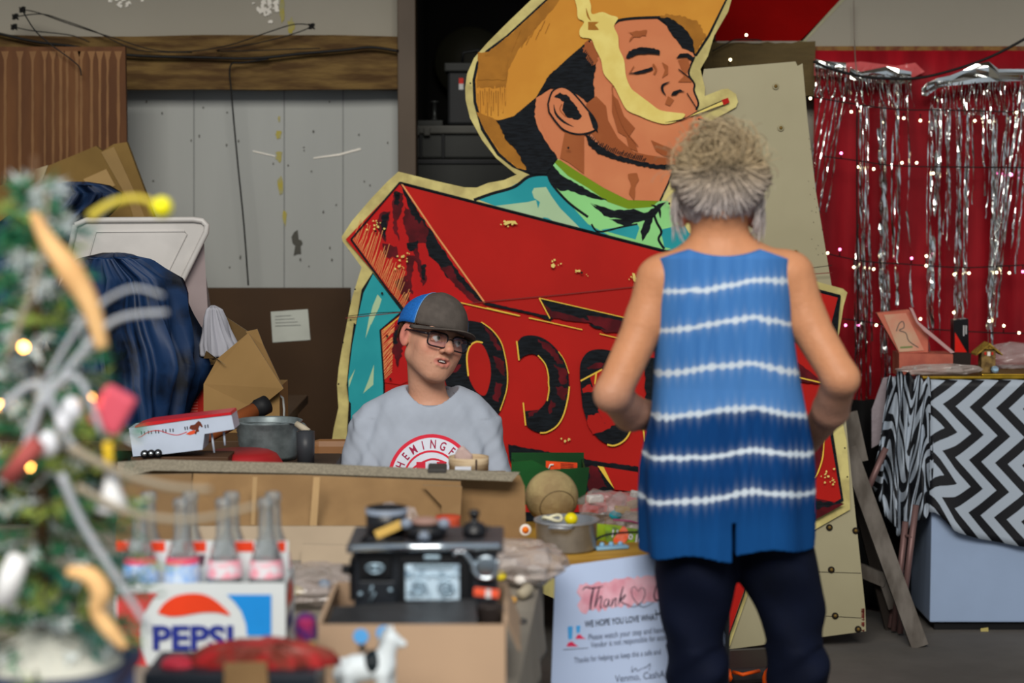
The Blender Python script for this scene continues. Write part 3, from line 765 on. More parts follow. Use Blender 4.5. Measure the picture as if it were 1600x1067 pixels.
# right of the woman
art([(1246, 566), (1280, 592), (1290, 600), (1246, 596)], maroon, 1)
line([(1245, 589), (1284, 598)], 2, yline)
line(sm(Ff((1290, 790), (1285, 880), (1260, 960), (1240, 990))), 2.2, yline); art(sm(Ff((1290, 790), (1280, 880), (1240, 980), (1225, 800)), 3), maroon)
art(H((95, 250), (225, 275), (95, 345)), maroon); art(H((95, 262), (225, 272), (170, 282), (100, 300)), blk, 1.5, 4)
line([(1313, 462), (1302, 560)], 2.2, blk)
# foot of the arrow
art(E((75, 500), (300, 545), (860, 650), (1160, 690), (1160, 740), (830, 685), (960, 880), (780, 900), (300, 800), (90, 640)), blk, 1)
art(E((740, 690), (830, 690), (900, 860), (750, 900)), maroon, 3, 5); art(E((150, 600), (240, 580), (250, 620), (160, 640)), maroon, 2, 4)
art(E((870, 690), (1160, 735), (1160, 900), (965, 880)), red)
art(E((820, 682), (870, 690), (960, 875), (900, 800)), yline)
art(G((770, 490), (880, 430), (905, 490), (860, 620), (780, 850)), red)
line(G((905, 490), (870, 610), (780, 855)), 2, blk)
# chips of missing paint
for i in range(70):
    cx, cy = random.choice(((800, 348), (628, 402), (870, 412), (906, 425), (992, 433), (590, 350), (1302, 752), (1290, 742), (888, 685), (628, 418)))
    s_ = random.uniform(0.8, 2.2); q = []
    x, y = cx + random.gauss(0, 7), cy + random.gauss(0, 4)
    for k in range(7): q.append((x + s_ * random.uniform(.5, 1.3) * math.cos(k * .9), y + s_ * random.uniform(.5, 1.2) * math.sin(k * .9)))
    art(q, smoke)
art(B((1225, 440), (1250, 420), (1300, 420), (1315, 442), (1270, 435), (1240, 448)), smoke); art(Dd((1215, 140), (1235, 145), (1250, 180), (1280, 185), (1245, 222), (1225, 205)), smoke)
art(Dd((540, 70), (560, 60), (575, 80), (560, 100), (540, 90)), smoke)
for x, y in ((909, 426), (620, 301), (597, 458), (605, 525), (610, 592), (1046, 318), (888, 231), (587, 361)): art([(x + 2 * math.cos(a), y + 2 * math.sin(a)) for a in (0, 1, 2, 3, 4, 5)], hole)
for x, y in ((555, 452), (548, 500), (536, 535), (529, 600), (545, 470), (760, 80), (735, 130), (1320, 700), (1324, 745)): art([(x + 1.5 * math.cos(a), y + 1.5 * math.sin(a)) for a in (0, 1, 2, 3, 4, 5)], hole)
m.build('cutout_panel', sign)
# cream board behind the cutout
m = MB()
bp = [(1100, 108), (1243, 96), (1246, 103), (1254, 99), (1262, 190), (1275, 300), (1300, 450), (1312, 560), (1330, 740), (1352, 950), (1353, 986), (1150, 1013), (1080, 1019), (1040, 700), (1060, 300)]
m.slab([S(x, y, -0.0125) for x, y in bp], TH, boardm, mat('board_edge', (110, 84, 60)))
def bpoly(pts, mm): m.poly([S(x, y, -0.0118) for x, y in pts], mm)
for a, b in (((1253, 420), (1300, 414)), ((1278, 893), (1345, 895)), ((1290, 962), (1346, 965))):
    bpoly([a, b, (b[0], b[1] + 1), (a[0], a[1] + 1)], hole)
for i in range(40): 
    x, y = random.uniform(1262, 1290), random.uniform(140, 400); bpoly([(x, y), (x + 1.3, y), (x + 1, y + 2)], hole)
for i in range(26):
    y = 950 + random.uniform(0, 35); bpoly([(1345, y), (1351, y - 1), (1350, y + 2)], mat('rust_red', (110, 40, 30)))
m.build('backing_board', sign)
scr = mat('screw', (120, 96, 50), metal=0.6, rough=0.6, spec=0.1)
for x, y in ((1212, 135), (1220, 200), (1243, 394), (1296, 824), (1337, 829), (1299, 890), (1305, 962), (1341, 983)):
    m = MB(); p = S(x, y, -0.008)
    Rm = SN.to_track_quat('Z', 'Y').to_matrix()
    m.lathe([(0.011, -.004), (0.011, .001), (0.008, .002), (0.0, .002)], p, boardm if y < 400 else hole, 12, Rm)
    m.lathe([(0.006, 0), (0.006, .005), (0.004, .007), (0.0, .007)], p, scr, 10, Rm); m.build('screw', sign)

K = 1.25
# ================================================================ the people
skinm = mat('skin', (200, 150, 125), rough=0.5, attr='paint', var=0.06, scale=40, sss=0.05, spec=0.35, bump=0.12, bscale=110)
def smooth01(a, b, x): 
    t = np.clip((x - a) / (b - a), 0, 1); return t * t * (3 - 2 * t)
# ---------------- the boy
BD = 5.35
boy = thing('person', 'person seated in grey t-shirt, cap and glasses, looking up at the other', 'person', (W(665, 900, BD).x, BD, 0))
HC = W(674, 531, BD)
HM = Matrix.Translation(HC) @ (RY(rad(17)) @ RZ(rad(28)) @ RX(rad(-9))).to_4x4()
HR = HM.to_3x3()
def h(x, y, z): return tuple(HM @ Vector((x, y, z)))
f = Field(axis((-.62, HC.x - .13, .007), (HC.x - .13, HC.x + .14, .0022), (HC.x + .14, .16, .007)),
          axis((4.75, 5.2, .009), (5.2, 5.49, .0022), (5.49, 5.62, .007)),
          axis((-.02, HC.z - .15, .008), (HC.z - .15, HC.z + .14, .0022)))
def b(px, py, D=BD): return W(px, py, D)
# torso, arms, legs
f.cone(b(668, 720), b(666, 850), .105, .10, .03); f.cone(b(655, 900), b(685, 900), .09, .09, .04); f.cone(b(666, 850), b(668, 900), .1, .1, .04)
f.cone(b(590, 662), b(742, 662), .045, .045, .03); f.cone(b(630, 690), b(705, 690), .085, .085, .04)
arms = ((b(577, 672), b(563, 800, 5.3), b(600, 800, 5.06)), (b(750, 672), b(764, 800, 5.3), b(725, 800, 5.06)))
for sgn, (p0, p1, p2) in zip((-1, 1), arms):
    f.chain([p0, p1], [.042, .033], .015); f.chain([p1, p2], [.033, .024], .012)
    dirv = (p2 - p1).normalized(); side = dirv.cross(Vector((0, 0, 1))).normalized()
    palm = p2 + dirv * .05
    f.cone(p2, palm, .022, .026, .012); f.cone(palm - side * .02, palm + side * .02, .015, .015, .01)
    for q in range(4):
        r0 = palm + side * (q - 1.5) * .017 + dirv * .025; L = (.065, .074, .07, .055)[q]
        f.chain([r0, r0 + dirv * L * .5 - Vector((0, 0, .006)), r0 + dirv * L * .95 - Vector((0, 0, .028))], [.009, .008, .007], .004)
    t0 = palm - dirv * .015 - side * sgn * -.02
    f.chain([t0, t0 + side * sgn * -.025 + dirv * .03, t0 + side * sgn * -.03 + dirv * .06], [.011, .009, .008], .006)
for s in (-1, 1):
    hip = b(667 + s * 45, 905, 5.38); knee = b(667 + s * 75, 905, 4.98); ank = Vector((knee.x, 5.02, .08))
    f.chain([hip, knee], [.070, .050], .01); f.chain([knee, ank], [.048, .034], .02); f.chain([ank, Vector((ank.x, 4.88, .035))], [.036, .03], .02)
# neck
f.cone(b(672, 655, 5.38), h(0, .012, -.06), .054, .047, .020)
f.cone(b(645, 668, 5.36), b(700, 668, 5.36), .06, .06, .05)
# head
f.ell(h(0, .012, .03), (.074, .094, .088), .02, HR)
f.ell(h(0, -.032, -.02), (.062, .060, .075), .03, HR)
f.cone(h(0, -.070, -.090), h(0, -.058, -.088), .017, .024, .025)
for s in (-1, 1):
    f.cone(h(s * .047, .0, -.050), h(s * .017, -.066, -.090), .018, .016, .022)
    f.ell(h(s * .039, -.062, -.022), (.024, .022, .024), .02, HR)
    f.ell(h(s * .034, -.048, -.056), (.023, .024, .028), .025, HR)
    f.cone(h(s * .012, -.089, .026), h(s * .045, -.078, .026), .010, .009, .012)
    f.ell(h(s * .032, -.104, .004), (.017, .015, .012), .008, HR, cut=True)
    f.ell(h(s * .0315, -.0805, .003), (.0145, .0135, .0125), .004, HR)
    f.cone(h(s * .018, -.092, .010), h(s * .034, -.0945, .014), .0030, .0032, .004); f.cone(h(s * .034, -.0945, .014), h(s * .047, -.087, .008), .0032, .003, .004)
    f.cone(h(s * .019, -.092, -.003), h(s * .045, -.088, -.004), .0028, .0026, .005)
f.cone(h(0, -.090, .018), h(0, -.113, -.019), .0088, .0115, .010)
f.ell(h(0, -.115, -.022), (.0125, .011, .010), .006, HR)
for s in (-1, 1):
    f.ell(h(s * .0125, -.100, -.026), (.008, .0105, .0075), .005, HR)
    f.ell(h(s * .007, -.107, -.0315), (.0035, .005, .003), .002, HR, cut=True)
# mouth
f.ell(h(0, -.071, -.056), (.034, .021, .030), .020, HR)
f.ell(h(0, -.099, -.0555), (.022, .012, .0072), .003, HR, cut=True)
for s in (-1, 1):
    f.cone(h(0, -.0955, -.0462), h(s * .012, -.0935, -.0458), .0036, .0036, .003); f.cone(h(s * .012, -.0935, -.0458), h(s * .027, -.082, -.0535), .0036, .0022, .003)
    f.cone(h(0, -.0935, -.0655), h(s * .014, -.0905, -.0640), .0048, .0044, .004); f.cone(h(s * .014, -.0905, -.0640), h(s * .027, -.082, -.0545), .0044, .0022, .003)
# ears
for s in (-1, 1):
    Re = HR @ RZ(rad(-s * 20)) @ RX(rad(8))
    f.ell(h(s * .078, .006, .002), (.007, .018, .030), .008, Re); f.ell(h(s * .076, .002, -.022), (.006, .010, .012), .006, Re)
    f.ell(h(s * .0855, .001, .004), (.006, .010, .018), .004, Re, cut=True)
HI = HM.inverted()
def boycol(V):
    L = np.array(HI.to_3x3()); Q = V @ L.T + np.array(HI.translation)
    x, y, z = Q[:, 0], Q[:, 1], Q[:, 2]
    c = np.tile(linc((186, 138, 114)), (len(V), 1))
    def mixc(col, w):
        c[:] = c * (1 - w[:, None]) + linc(col) * w[:, None]
    mixc((206, 128, 108), .6 * np.exp(-(((np.abs(x) - .042) / .02) ** 2 + ((z + .022) / .02) ** 2)) * (y < -.03))
    mixc((200, 120, 98), .5 * np.exp(-((x / .014) ** 2 + ((z + .02) / .012) ** 2)) * (y < -.09))
    mixc((196, 112, 100), .7 * smooth01(.068, .08, np.abs(x)) * (np.abs(z) < .05))
    mixc((140, 82, 72), .8 * np.exp(-(((y - .001) / .007) ** 2 + ((z - .003) / .014) ** 2)) * (np.abs(x) > .072))
    e = ((x / .027) ** 2 + ((z + .0560) / .0128) ** 2)
    mixc((178, 104, 94), .75 * (1 - smooth01(.75, 1.1, e)) * (y < -.078))
    inner = (np.abs(z + .0555) < .0062) & (np.abs(x) < .023) & (y > -.0905) & (y < -.06)
    mixc((60, 22, 20), inner.astype(float))
    br = np.exp(-(((np.abs(x) - .032) / .018) ** 4 + ((z - .027 + (np.abs(x) - .03) ** 2 * 8) / .0055) ** 2)) * (y < -.05)
    mixc((92, 58, 40), .75 * br)
    mixc((96, 52, 44), .7 * np.exp(-(((np.abs(x) - .033) / .014) ** 4 + ((z - .0125) / .0022) ** 2)) * (y < -.07))
    mixc((70, 40, 34), .9 * np.exp(-(((np.abs(x) - .008) / .003) ** 2 + ((z + .0315) / .0025) ** 2)) * (y < -.095))
    mixc((120, 60, 50), .9 * np.exp(-(((x + .030) / .0016) ** 2 + ((z + .0640) / .0016) ** 2)) * (y < -.03))
    return c
f.mesh('body', skinm, boy, boycol)
whitem = mat('eye_white', (205, 200, 195), rough=0.2, var=0, spec=0.5)
irism = mat('iris_hazel', (120, 118, 96), rough=0.2, var=0.1, spec=0.5)
pupil = mat('pupil', (8, 8, 8), rough=0.1, var=0)
for s in (-1, 1):
    m = MB(); m.ball(h(s * .0315, -.0836, .0035), .0132, whitem, 20)
    e = m.build('eye', boy)
    g = (HR @ Vector((.25, -1, .12))).normalized(); Rg = g.to_track_quat('Z', 'Y').to_matrix(); c0 = Vector(h(s * .0315, -.0840, .0035))
    m = MB(); m.lathe([(0.0060, .01135), (.005, .0122), (.0, .0131)], c0, irism, 16, Rg); m.lathe([(.0025, .01285), (0, .01335)], c0, pupil, 12, Rg)
    o = m.build('iris', e); o.matrix_parent_inverse = Matrix.Identity(4)
m = MB()
for k in range(8):
    x = (k - 3.5) * .0046
    m.box(Vector(h(x, -.0893 + abs(x) * .3, -.0525)), (.0043, .004, .0062), whitem, HR, .0008)
m.build('teeth', boy)
# hair: short, under the cap
hairm = mat('brown_hair', (70, 48, 32), rough=0.6, var=0.35, scale=60)
m = MB(); random.seed(3)
for k in range(420):
    u = random.random()
    if u < .3:  x, y, z = random.uniform(-.035, .050), 0, .046; y = -.080 + abs(x) * .40; dx, dz = random.uniform(-.012, .006), -random.uniform(.012, .028)
    else:
        s = random.choice((-1, 1)); a = random.uniform(0, 1); y = -.045 + a * .135; x = s * (.0755 if a < .55 else .0755 * math.sqrt(max(0, 1 - ((a - .55) / .5) ** 2)) + .004); z = .05; dx, dz = random.uniform(-.004, .004), -random.uniform(.02, .045 + .03 * (a > .5))
        if -.025 < y < .03: dz *= .5
    p = [Vector(h(x, y - (.006 if u < .3 else 0), z)), Vector(h(x * 1.03 + dx * .5, y + random.uniform(-.005, .0) - (.008 if u < .3 else 0), z + dz * .5)), Vector(h(x * 1.02 + dx, y + random.uniform(-.006, .006) - (.006 if u < .3 else 0), z + dz))]
    m.tube(p, [.0016, .0014, .0004], hairm, 4)
tag(m.build('hair', boy), kind='stuff')
# cap
capg = mat('cap_charcoal', (80, 73, 68), rough=0.85, var=0.2, scale=40, bump=0.1, bscale=400)
capb = mat('cap_blue_mesh', (28, 98, 176), rough=0.8, var=0.25, scale=200)
cap = thing('cap', 'charcoal trucker cap with a blue mesh back on the boy\'s head', 'cap', HC + HR @ Vector((0, 0, .05)))
def crown(u, v, a0, a1, off=0.0):
    an = a0 + (a1 - a0) * u; ph = v * math.pi / 2
    rx, ry, rz = .090 + off, .110 + off, .090 + off
    if math.sin(an) < 0: rz += .010 * math.sin(-an)
    k = math.cos(ph) ** .72
    return Vector(h(rx * k * math.cos(an), .010 + ry * k * math.sin(an), .031 - .012 * max(0, math.sin(an)) + rz * math.sin(ph) ** .95))
m = MB(); m.grid(lambda u, v: crown(u, v, rad(206), rad(334)), 40, 16, capg); m.build('front_panel', cap, solid=.002)
m = MB(); m.grid(lambda u, v: crown(u, v, rad(-26), rad(206)), 40, 16, capb); m.build('mesh_back', cap, solid=.002)
m = MB()
for an in (206, -26): m.tube([crown(0, v / 10, rad(an), rad(an), .001) for v in range(11)], .0016, mat('cap_piping', (90, 140, 190)), 5)
m.build('seam_piping', cap)
m = MB()
def brim(u, v):
    an = rad(200 + 140 * u); e = math.sin(math.pi * u) ** .55
    rx, ry = .090, .110; x0, y0 = rx * math.cos(an), .010 + ry * math.sin(an)
    x = x0 * (1 + .02 * v); y = y0 - v * .078 * e
    return Vector(h(x, y, .030 - .004 * v * e + .006 * v - 2.6 * x * x * (.3 + .7 * v) ))
m.grid(brim, 30, 8, capg); m.build('brim', cap, solid=.0035)
m = MB(); m.ball(h(0, .008, .121), (.007, .007, .004), capg, 10, HR); m.build('top_button', cap)
# glasses
gl = thing('eyeglasses', 'dark rectangular eyeglasses on the boy\'s face', 'glasses', Vector(h(0, -.11, 0)))
frm = mat('glasses_frame', (22, 14, 20), rough=0.25, var=0, spec=0.5)
lens = bpy.data.materials.new('lens'); lens.use_nodes = True
_n = lens.node_tree; _n.nodes.remove(_n.nodes['Principled BSDF'])
_t = _n.nodes.new('ShaderNodeBsdfTransparent'); _g = _n.nodes.new('ShaderNodeBsdfGlossy'); _g.inputs['Roughness'].default_value = 0.04; _g.inputs['Color'].default_value = (.6, .55, 1, 1)
_t.inputs['Color'].default_value = (.94, .94, .97, 1)
_x = _n.nodes.new('ShaderNodeMixShader'); _x.inputs[0].default_value = 0.10
_n.links.new(_t.outputs[0], _x.inputs[1]); _n.links.new(_g.outputs[0], _x.inputs[2]); _n.links.new(_x.outputs[0], _n.nodes['Material Output'].inputs[0])
for s in (-1, 1):
    pts = []
    for k in range(28):
        a = 2 * math.pi * k / 28; ca, sa = math.cos(a), math.sin(a)
        x = .0262 * math.copysign(abs(ca) ** .45, ca); z = .0190 * math.copysign(abs(sa) ** .5, sa)
        pts.append(Vector(h(s * .034 + x, -.1085 + (s * .034 + x) ** 2 * 3.4, -.001 + z)))
    m = MB(); m.tube(pts + pts[:1], .0022, frm, 6, cap=False); m.tube(pts[3:12], .0029, frm, 6); m.build('rim', gl)
    m = MB(); m.poly(pts, lens); m.build('lens', gl)
    m = MB(); m.tube([h(s * .060, -.097, .009), h(s * .071, -.088, .009), h(s * .078, -.04, .010), h(s * .0795, .0, .012), h(s * .079, .02, -.006)], [.0036, .0034, .003, .0025, .002], frm, 6); m.build('temple', gl)
m = MB(); m.tube([h(-.008, -.109, .004), h(0, -.112, .007), h(.008, -.109, .004)], .0018, frm, 6); m.build('bridge', gl)
# shirt
tee = mat('grey_tee', (152, 159, 171), rough=0.9, var=0.06, scale=20, spec=0.1)
g = Field(axis((-.52, .07, .004)), axis((5.12, 5.58, .005)), axis((.5, 1.05, .004)))
g.cone(b(667, 735), b(667, 890), .125, .135, .04); g.cone(b(622, 700), b(712, 700), .105, .105, .04); g.cone(b(612, 735), b(722, 735), .10, .10, .04); g.cone(b(612, 820), b(722, 820), .10, .10, .04); g.cone(b(612, 735), b(612, 820), .10, .10, .04); g.cone(b(722, 735), b(722, 820), .10, .10, .04)
g.cone(b(600, 655), b(738, 655), .058, .058, .03); g.cone(b(640, 650), b(704, 650), .086, .086, .04)
for (p0, p1, p2) in arms:
    g.cone(p0 + Vector((0, 0, -.004)), p1 + (p0 - p1) * .22, .064, .066, .03)
g.cone(b(672, 672, 5.36), b(676, 560, 5.32), .060, .080, .006, cut=True)
def wrinkle(V):
    x, y, z = V[:, 0], V[:, 1], V[:, 2]; cx = HC.x - .01
    dx = x - cx
    s = np.abs(dx)
    w = .0045 * np.sin(42 * (z + 1.6 * s) + 5 * np.sin(9 * x)) * smooth01(.06, .16, s) + .004 * np.sin(85 * dx + 12 * z) * smooth01(.1, .2, s) * (z < .9) + .003 * np.sin(30 * x - 25 * z)
    nd = np.stack([dx * .6, y - 5.38, z * 0], 1); nd /= np.linalg.norm(nd, axis=1)[:, None] + 1e-6
    w += .004 * (vnoise(dx * 30 + z * 14, 3) - .5) + .003 * (vnoise(z * 40 - s * 55, 5) - .5)
    return V + nd * w[:, None]
shirt = g.mesh('shirt', tee, boy, disp=wrinkle)
SB = bvh(shirt)
m = MB(); pts = []
for k in range(41):
    a = 2 * math.pi * k / 40
    d = Vector((math.cos(a), math.sin(a) * .95, 0))
    c = b(673, 617 + 0, 5.355)
    pts.append(c + Vector((d.x * .0725, d.y * .069, -.004 + .022 * math.sin(a))))
m.tube(pts, .0065, mat('tee_collar', (138, 145, 158), rough=0.9, spec=0.1), 8, cap=False, flat=.7); m.build('collar', boy)
# print on the shirt
inkr = mat('print_red', (196, 44, 62), rough=0.7, var=0.05, spec=0.1); inkw = mat('print_white', (196, 200, 210), rough=0.7, var=0.05, spec=0.1); inkm = mat('print_wine', (150, 40, 70), rough=0.7, spec=0.1)
def onshirt(x, z, off):
    r = SB.ray_cast(Vector((x, 4.5, z)), Vector((0, 1, 0)))
    return Vector((x, (r[0].y if r[0] else 5.3) - off, z))
CL = b(674, 746, 5.24); PX = 5.24 / F
def ringpoly(m, r0, r1, mm, off, a0=0, a1=360, n=90):
    vs = []; fs = []
    for k in range(n + 1):
        a = rad(a0 + (a1 - a0) * k / n)
        for r in (r0, r1): vs.append(onshirt(CL.x + r * PX * math.cos(a), CL.z + r * PX * math.sin(a), off))
    for k in range(n): fs.append((2 * k, 2 * k + 1, 2 * k + 3, 2 * k + 2))
    m.add(vs, fs, mm, True)
m = MB()
for i in range(6): ringpoly(m, i * 10.5, (i + 1) * 10.5, inkw, .0012)
ringpoly(m, 62.5, 68, inkr, .0016); ringpoly(m, 40.5, 43.5, inkr, .002)
for k, ch in enumerate('HEMINGFORD'):
    a = rad(157 - k * 17.5); r = 46.5
    t = MB(); t.text(ch, 18.5 * PX, inkm, Matrix.Identity(4), bold=.0005, sx=.72)
    ca, sa = math.cos(a - math.pi / 2), math.sin(a - math.pi / 2)
    vs = []
    for v in t.v:
        x, z = v[0], v[1] + r * PX
        vs.append(onshirt(CL.x + x * ca - z * sa, CL.z + x * sa + z * ca, .0022))
    m.add(vs, t.f, inkm)
for x in (-16, 16):
    q = [(x - 7, -24), (x + 7, -24), (x + 7, 26), (x - 7, 26)]
    m.add([onshirt(CL.x + u * PX, CL.z + v * PX, .005) for u, v in q], [(0, 1, 2, 3)], inkr)
m.add([onshirt(CL.x + u * PX, CL.z + v * PX, .005) for u, v in ((-10, -5), (10, -5), (10, 5), (-10, 5))], [(0, 1, 2, 3)], inkr)
sp = [(-40, -5), (-28, 16), (0, 30), (24, 24)]
m.ribbon([onshirt(CL.x + u * PX, CL.z + v * PX, .0026) for u, v in sm(sp)], 3 * PX, inkr)
m.build('shirt_print', boy)
# trousers and shoes
jm = mat('blue_jeans', (40, 50, 74), rough=0.9)
g = Field(axis((-.55, .1, .009)), axis((4.85, 5.6, .009)), axis((.04, .65, .009)))
for s in (-1, 1):
    hip = b(667 + s * 45, 905, 5.38); knee = b(667 + s * 75, 905, 4.98); ank = Vector((knee.x, 5.02, .1))
    g.chain([hip, knee], [.092, .07], .03); g.chain([knee, ank], [.068, .055], .02)
g.cone(b(635, 890, 5.37), b(700, 890, 5.37), .115, .115, .04)
g.mesh('jeans', jm, boy)
for s in (-1, 1):
    kx = b(667 + s * 75, 905, 4.98).x
    m = MB(); m.ball((kx, 4.94, .045), (.045, .12, .044), mat('dark_shoe', (30, 30, 32)), 16); m.box((kx, 4.94, .012), (.085, .24, .024), mat('shoe_sole', (180, 180, 175)), bev=.01); m.build('shoe', boy)

# ---------------- the woman
WD = 3.98
wom = thing('person', 'person with grey blonde updo standing with back turned in blue tie-dye sleeveless top', 'person', (W(1140, 800, WD).x, WD, 0))
def w(px, py, D=WD): return W(px, py, D)
f = Field(axis((.14, .75, .005)), axis((3.7, 4.45, .006)), axis((-.01, .75, .008), (.75, 1.66, .005)))
f.cone(w(1126, 405, 3.99), w(1124, 345, 3.99), .054, .046, .03)
f.ell(w(1122, 295, 4.0), (.073, .092, .10), .03, RX(rad(-18))); f.ell(w(1122, 330, 4.06), (.058, .055, .075), .03)
f.cone(w(1122, 352, 4.10), w(1122, 350, 4.08), .02, .02, .02); f.cone(w(1122, 322, 4.12), w(1122, 335, 4.135), .008, .010, .01)
for s in (-1, 1): f.ell(w(1122 + s * 56, 333, 4.0), (.010, .018, .030), .008, RZ(rad(s * 30)))
f.cone(w(1045, 436), w(1217, 430), .050, .050, .03); f.cone(w(1095, 418), w(1160, 416), .050, .050, .05)
f.cone(w(1095, 480, 4.0), w(1160, 480, 4.0), .07, .07, .04); f.cone(w(1128, 470, 4.0), w(1135, 700, 3.99), .08, .075, .04); f.cone(w(1105, 780), w(1170, 780), .075, .075, .04); f.cone(w(1130, 700), w(1137, 790), .075, .075, .04)
warm = (((w(1030, 438), w(1010, 500, 3.97), w(957, 615, 3.93), w(985, 645, 4.02), w(1052, 655, 4.16)), -1), ((w(1236, 430), w(1259, 500, 3.97), w(1313, 590, 3.92), w(1298, 640, 4.00), w(1262, 690, 4.13)), 1))
for (p0, p1, p2, p3, p4), sg in warm:
    f.ell(p2 + Vector((sg * .012, -.012, -.006)), (.020, .020, .022), .012)
    f.chain([p0, p1], [.047, .041], .02); f.chain([p1, p2], [.041, .036], .015); f.chain([p2, p3], [.034, .037], .014); f.chain([p3, p4], [.036, .025], .01)
    tgt = w(1130, 700, 4.30); dv = (tgt - p4).normalized(); sd = dv.cross(Vector((0, 0, 1))).normalized()
    palm = p4 + dv * .055
    f.cone(p4, palm, .022, .026, .012); f.cone(palm - sd * .02, palm + sd * .02, .014, .014, .01)
    for q in range(4):
        r0 = palm + sd * (q - 1.5) * .018 + dv * .022; L = (.06, .068, .065, .05)[q]
        f.chain([r0, r0 + dv * L * .5 + Vector((0, 0, -.004)), r0 + dv * L * .8 + Vector((0, 0, -.03))], [.0085, .008, .007], .004)
    t0 = palm - dv * .015 + sd * sg * .018
    f.chain([t0, t0 + sd * sg * .02 + dv * .03, t0 + sd * sg * .02 + dv * .055 - Vector((0, 0, .01))], [.011, .009, .008], .006)
legs = (((1092, 850), (1084, 1000), (1088, 1200), (1090, 1440)), ((1222, 850), (1243, 1000), (1240, 1200), (1236, 1440)))
LP = []
for lg, dk in zip(legs, (0, 0)):
    P_ = [w(x, y, 3.985) for i, (x, y) in enumerate(lg)]; P_[-1].z = .08; LP.append(P_)
    f.chain(P_, [.058, .034, .032, .028], .01); f.chain([P_[-1], P_[-1] + Vector((0, .13, -.04))], [.035, .025], .02)
def womcol(V):
    x, y, z = V[:, 0], V[:, 1], V[:, 2]
    n = vnoise(x * 90, 1) * vnoise(z * 80, 2)
    c = linc((200, 138, 98), .98)[None] * (1 - .12 * n[:, None])
    ear = (np.abs(x - w(1122, 333).x) > .062) & (z > w(0, 352).z) & (z < w(0, 300).z)
    c[ear] = linc((205, 135, 110))
    lo = smooth01(w(0, 650).z, w(0, 560).z, z)[:, None]
    return c * lo + linc((180, 134, 112), .92) * (1 - lo)
f.mesh('body', skinm, wom, womcol)
# sleeveless top
topm = mat('tie_dye_cloth', (70, 130, 200), rough=0.9, attr='paint', var=0.10, scale=14, stretch=(3, 3, .6), spec=0.08)
lev = [(385, 1048, 1212, .085), (400, 1026, 1232, .10), (450, 1025, 1234, .112), (500, 1024, 1236, .118), (560, 1023, 1245, .118), (600, 1022, 1252, .116), (645, 1019, 1261, .118), (690, 1008, 1271, .125), (730, 1001, 1276, .135), (780, 999, 1277, .14), (870, 1003, 1277, .145)]
LZ = np.array([w(0, l[0]).z for l in lev])[::-1]; LX0 = np.array([w(l[1], 500).x for l in lev])[::-1]; LX1 = np.array([w(l[2], 500).x for l in lev])[::-1]; LB = np.array([l[3] for l in lev])[::-1]
g = Field(axis((w(990, 500).x - .02, w(1285, 500).x + .02, .0027)), axis((3.79, 4.17, .0038)), axis((w(0, 880).z, w(0, 372).z, .0027)))
def topfn(X, Y, Z):
    a0 = np.interp(Z, LZ, LX0); a1 = np.interp(Z, LZ, LX1); bb_ = np.interp(Z, LZ, LB)
    cx, a = (a0 + a1) / 2, (a1 - a0) / 2
    dx, dy = X - cx, Y - 3.985
    low = smooth01(1.2, .80, Z)
    ang = np.arctan2(dy / bb_, dx / a)
    fold = .004 * np.sin(ang * 9 + 2 * Z) * low + .006 * np.sin(ang * 5 + 1.3 + 3 * Z) * low
    spine = -.012 * np.exp(-((dx + .005) / .03) ** 2) * smooth01(.9, 1.2, Z) * (dy < 0)
    n = ((np.abs(dx) / a) ** 2.5 + (np.abs(dy) / bb_) ** 2.5) ** .4
    d = (n - 1) * np.minimum(a, bb_) + fold - spine
    ad = np.abs(dx + .003)
    ztop = w(0, 398).z + np.where(ad < .07, .013 * (ad / .07) ** 2, .013 - (ad - .07) * .34) - .012 * np.clip((Y - 3.985) / .1, 0, 1)
    hem = w(0, 853).z + .006 * np.sin(X * 40) + np.where(X > w(1143, 0).x, .010, -.004)
    hem = hem - .02 * np.clip((X - w(1180, 0).x) / .1, 0, 1) * 0
    slit = (np.abs(X - w(1143, 0).x) - .0035)
    d = np.maximum(d, Z - ztop); d = np.maximum(d, hem - Z)
    d = np.where((dy < -.09) & (Z < w(0, 800).z), np.maximum(d, -slit), d)
    return d
g.D = np.broadcast_to(topfn(g.xs[:, None, None], g.ys[None, :, None], g.zs[None, None, :]), g.D.shape).astype(np.float32).copy()
bands = [(458, 452, 437, 443), (522, 507, 495, 514), (592, 574, 567, 590), (660, 644, 636, 656), (720, 714, 703, 716), (790, 780, 767, 777)]
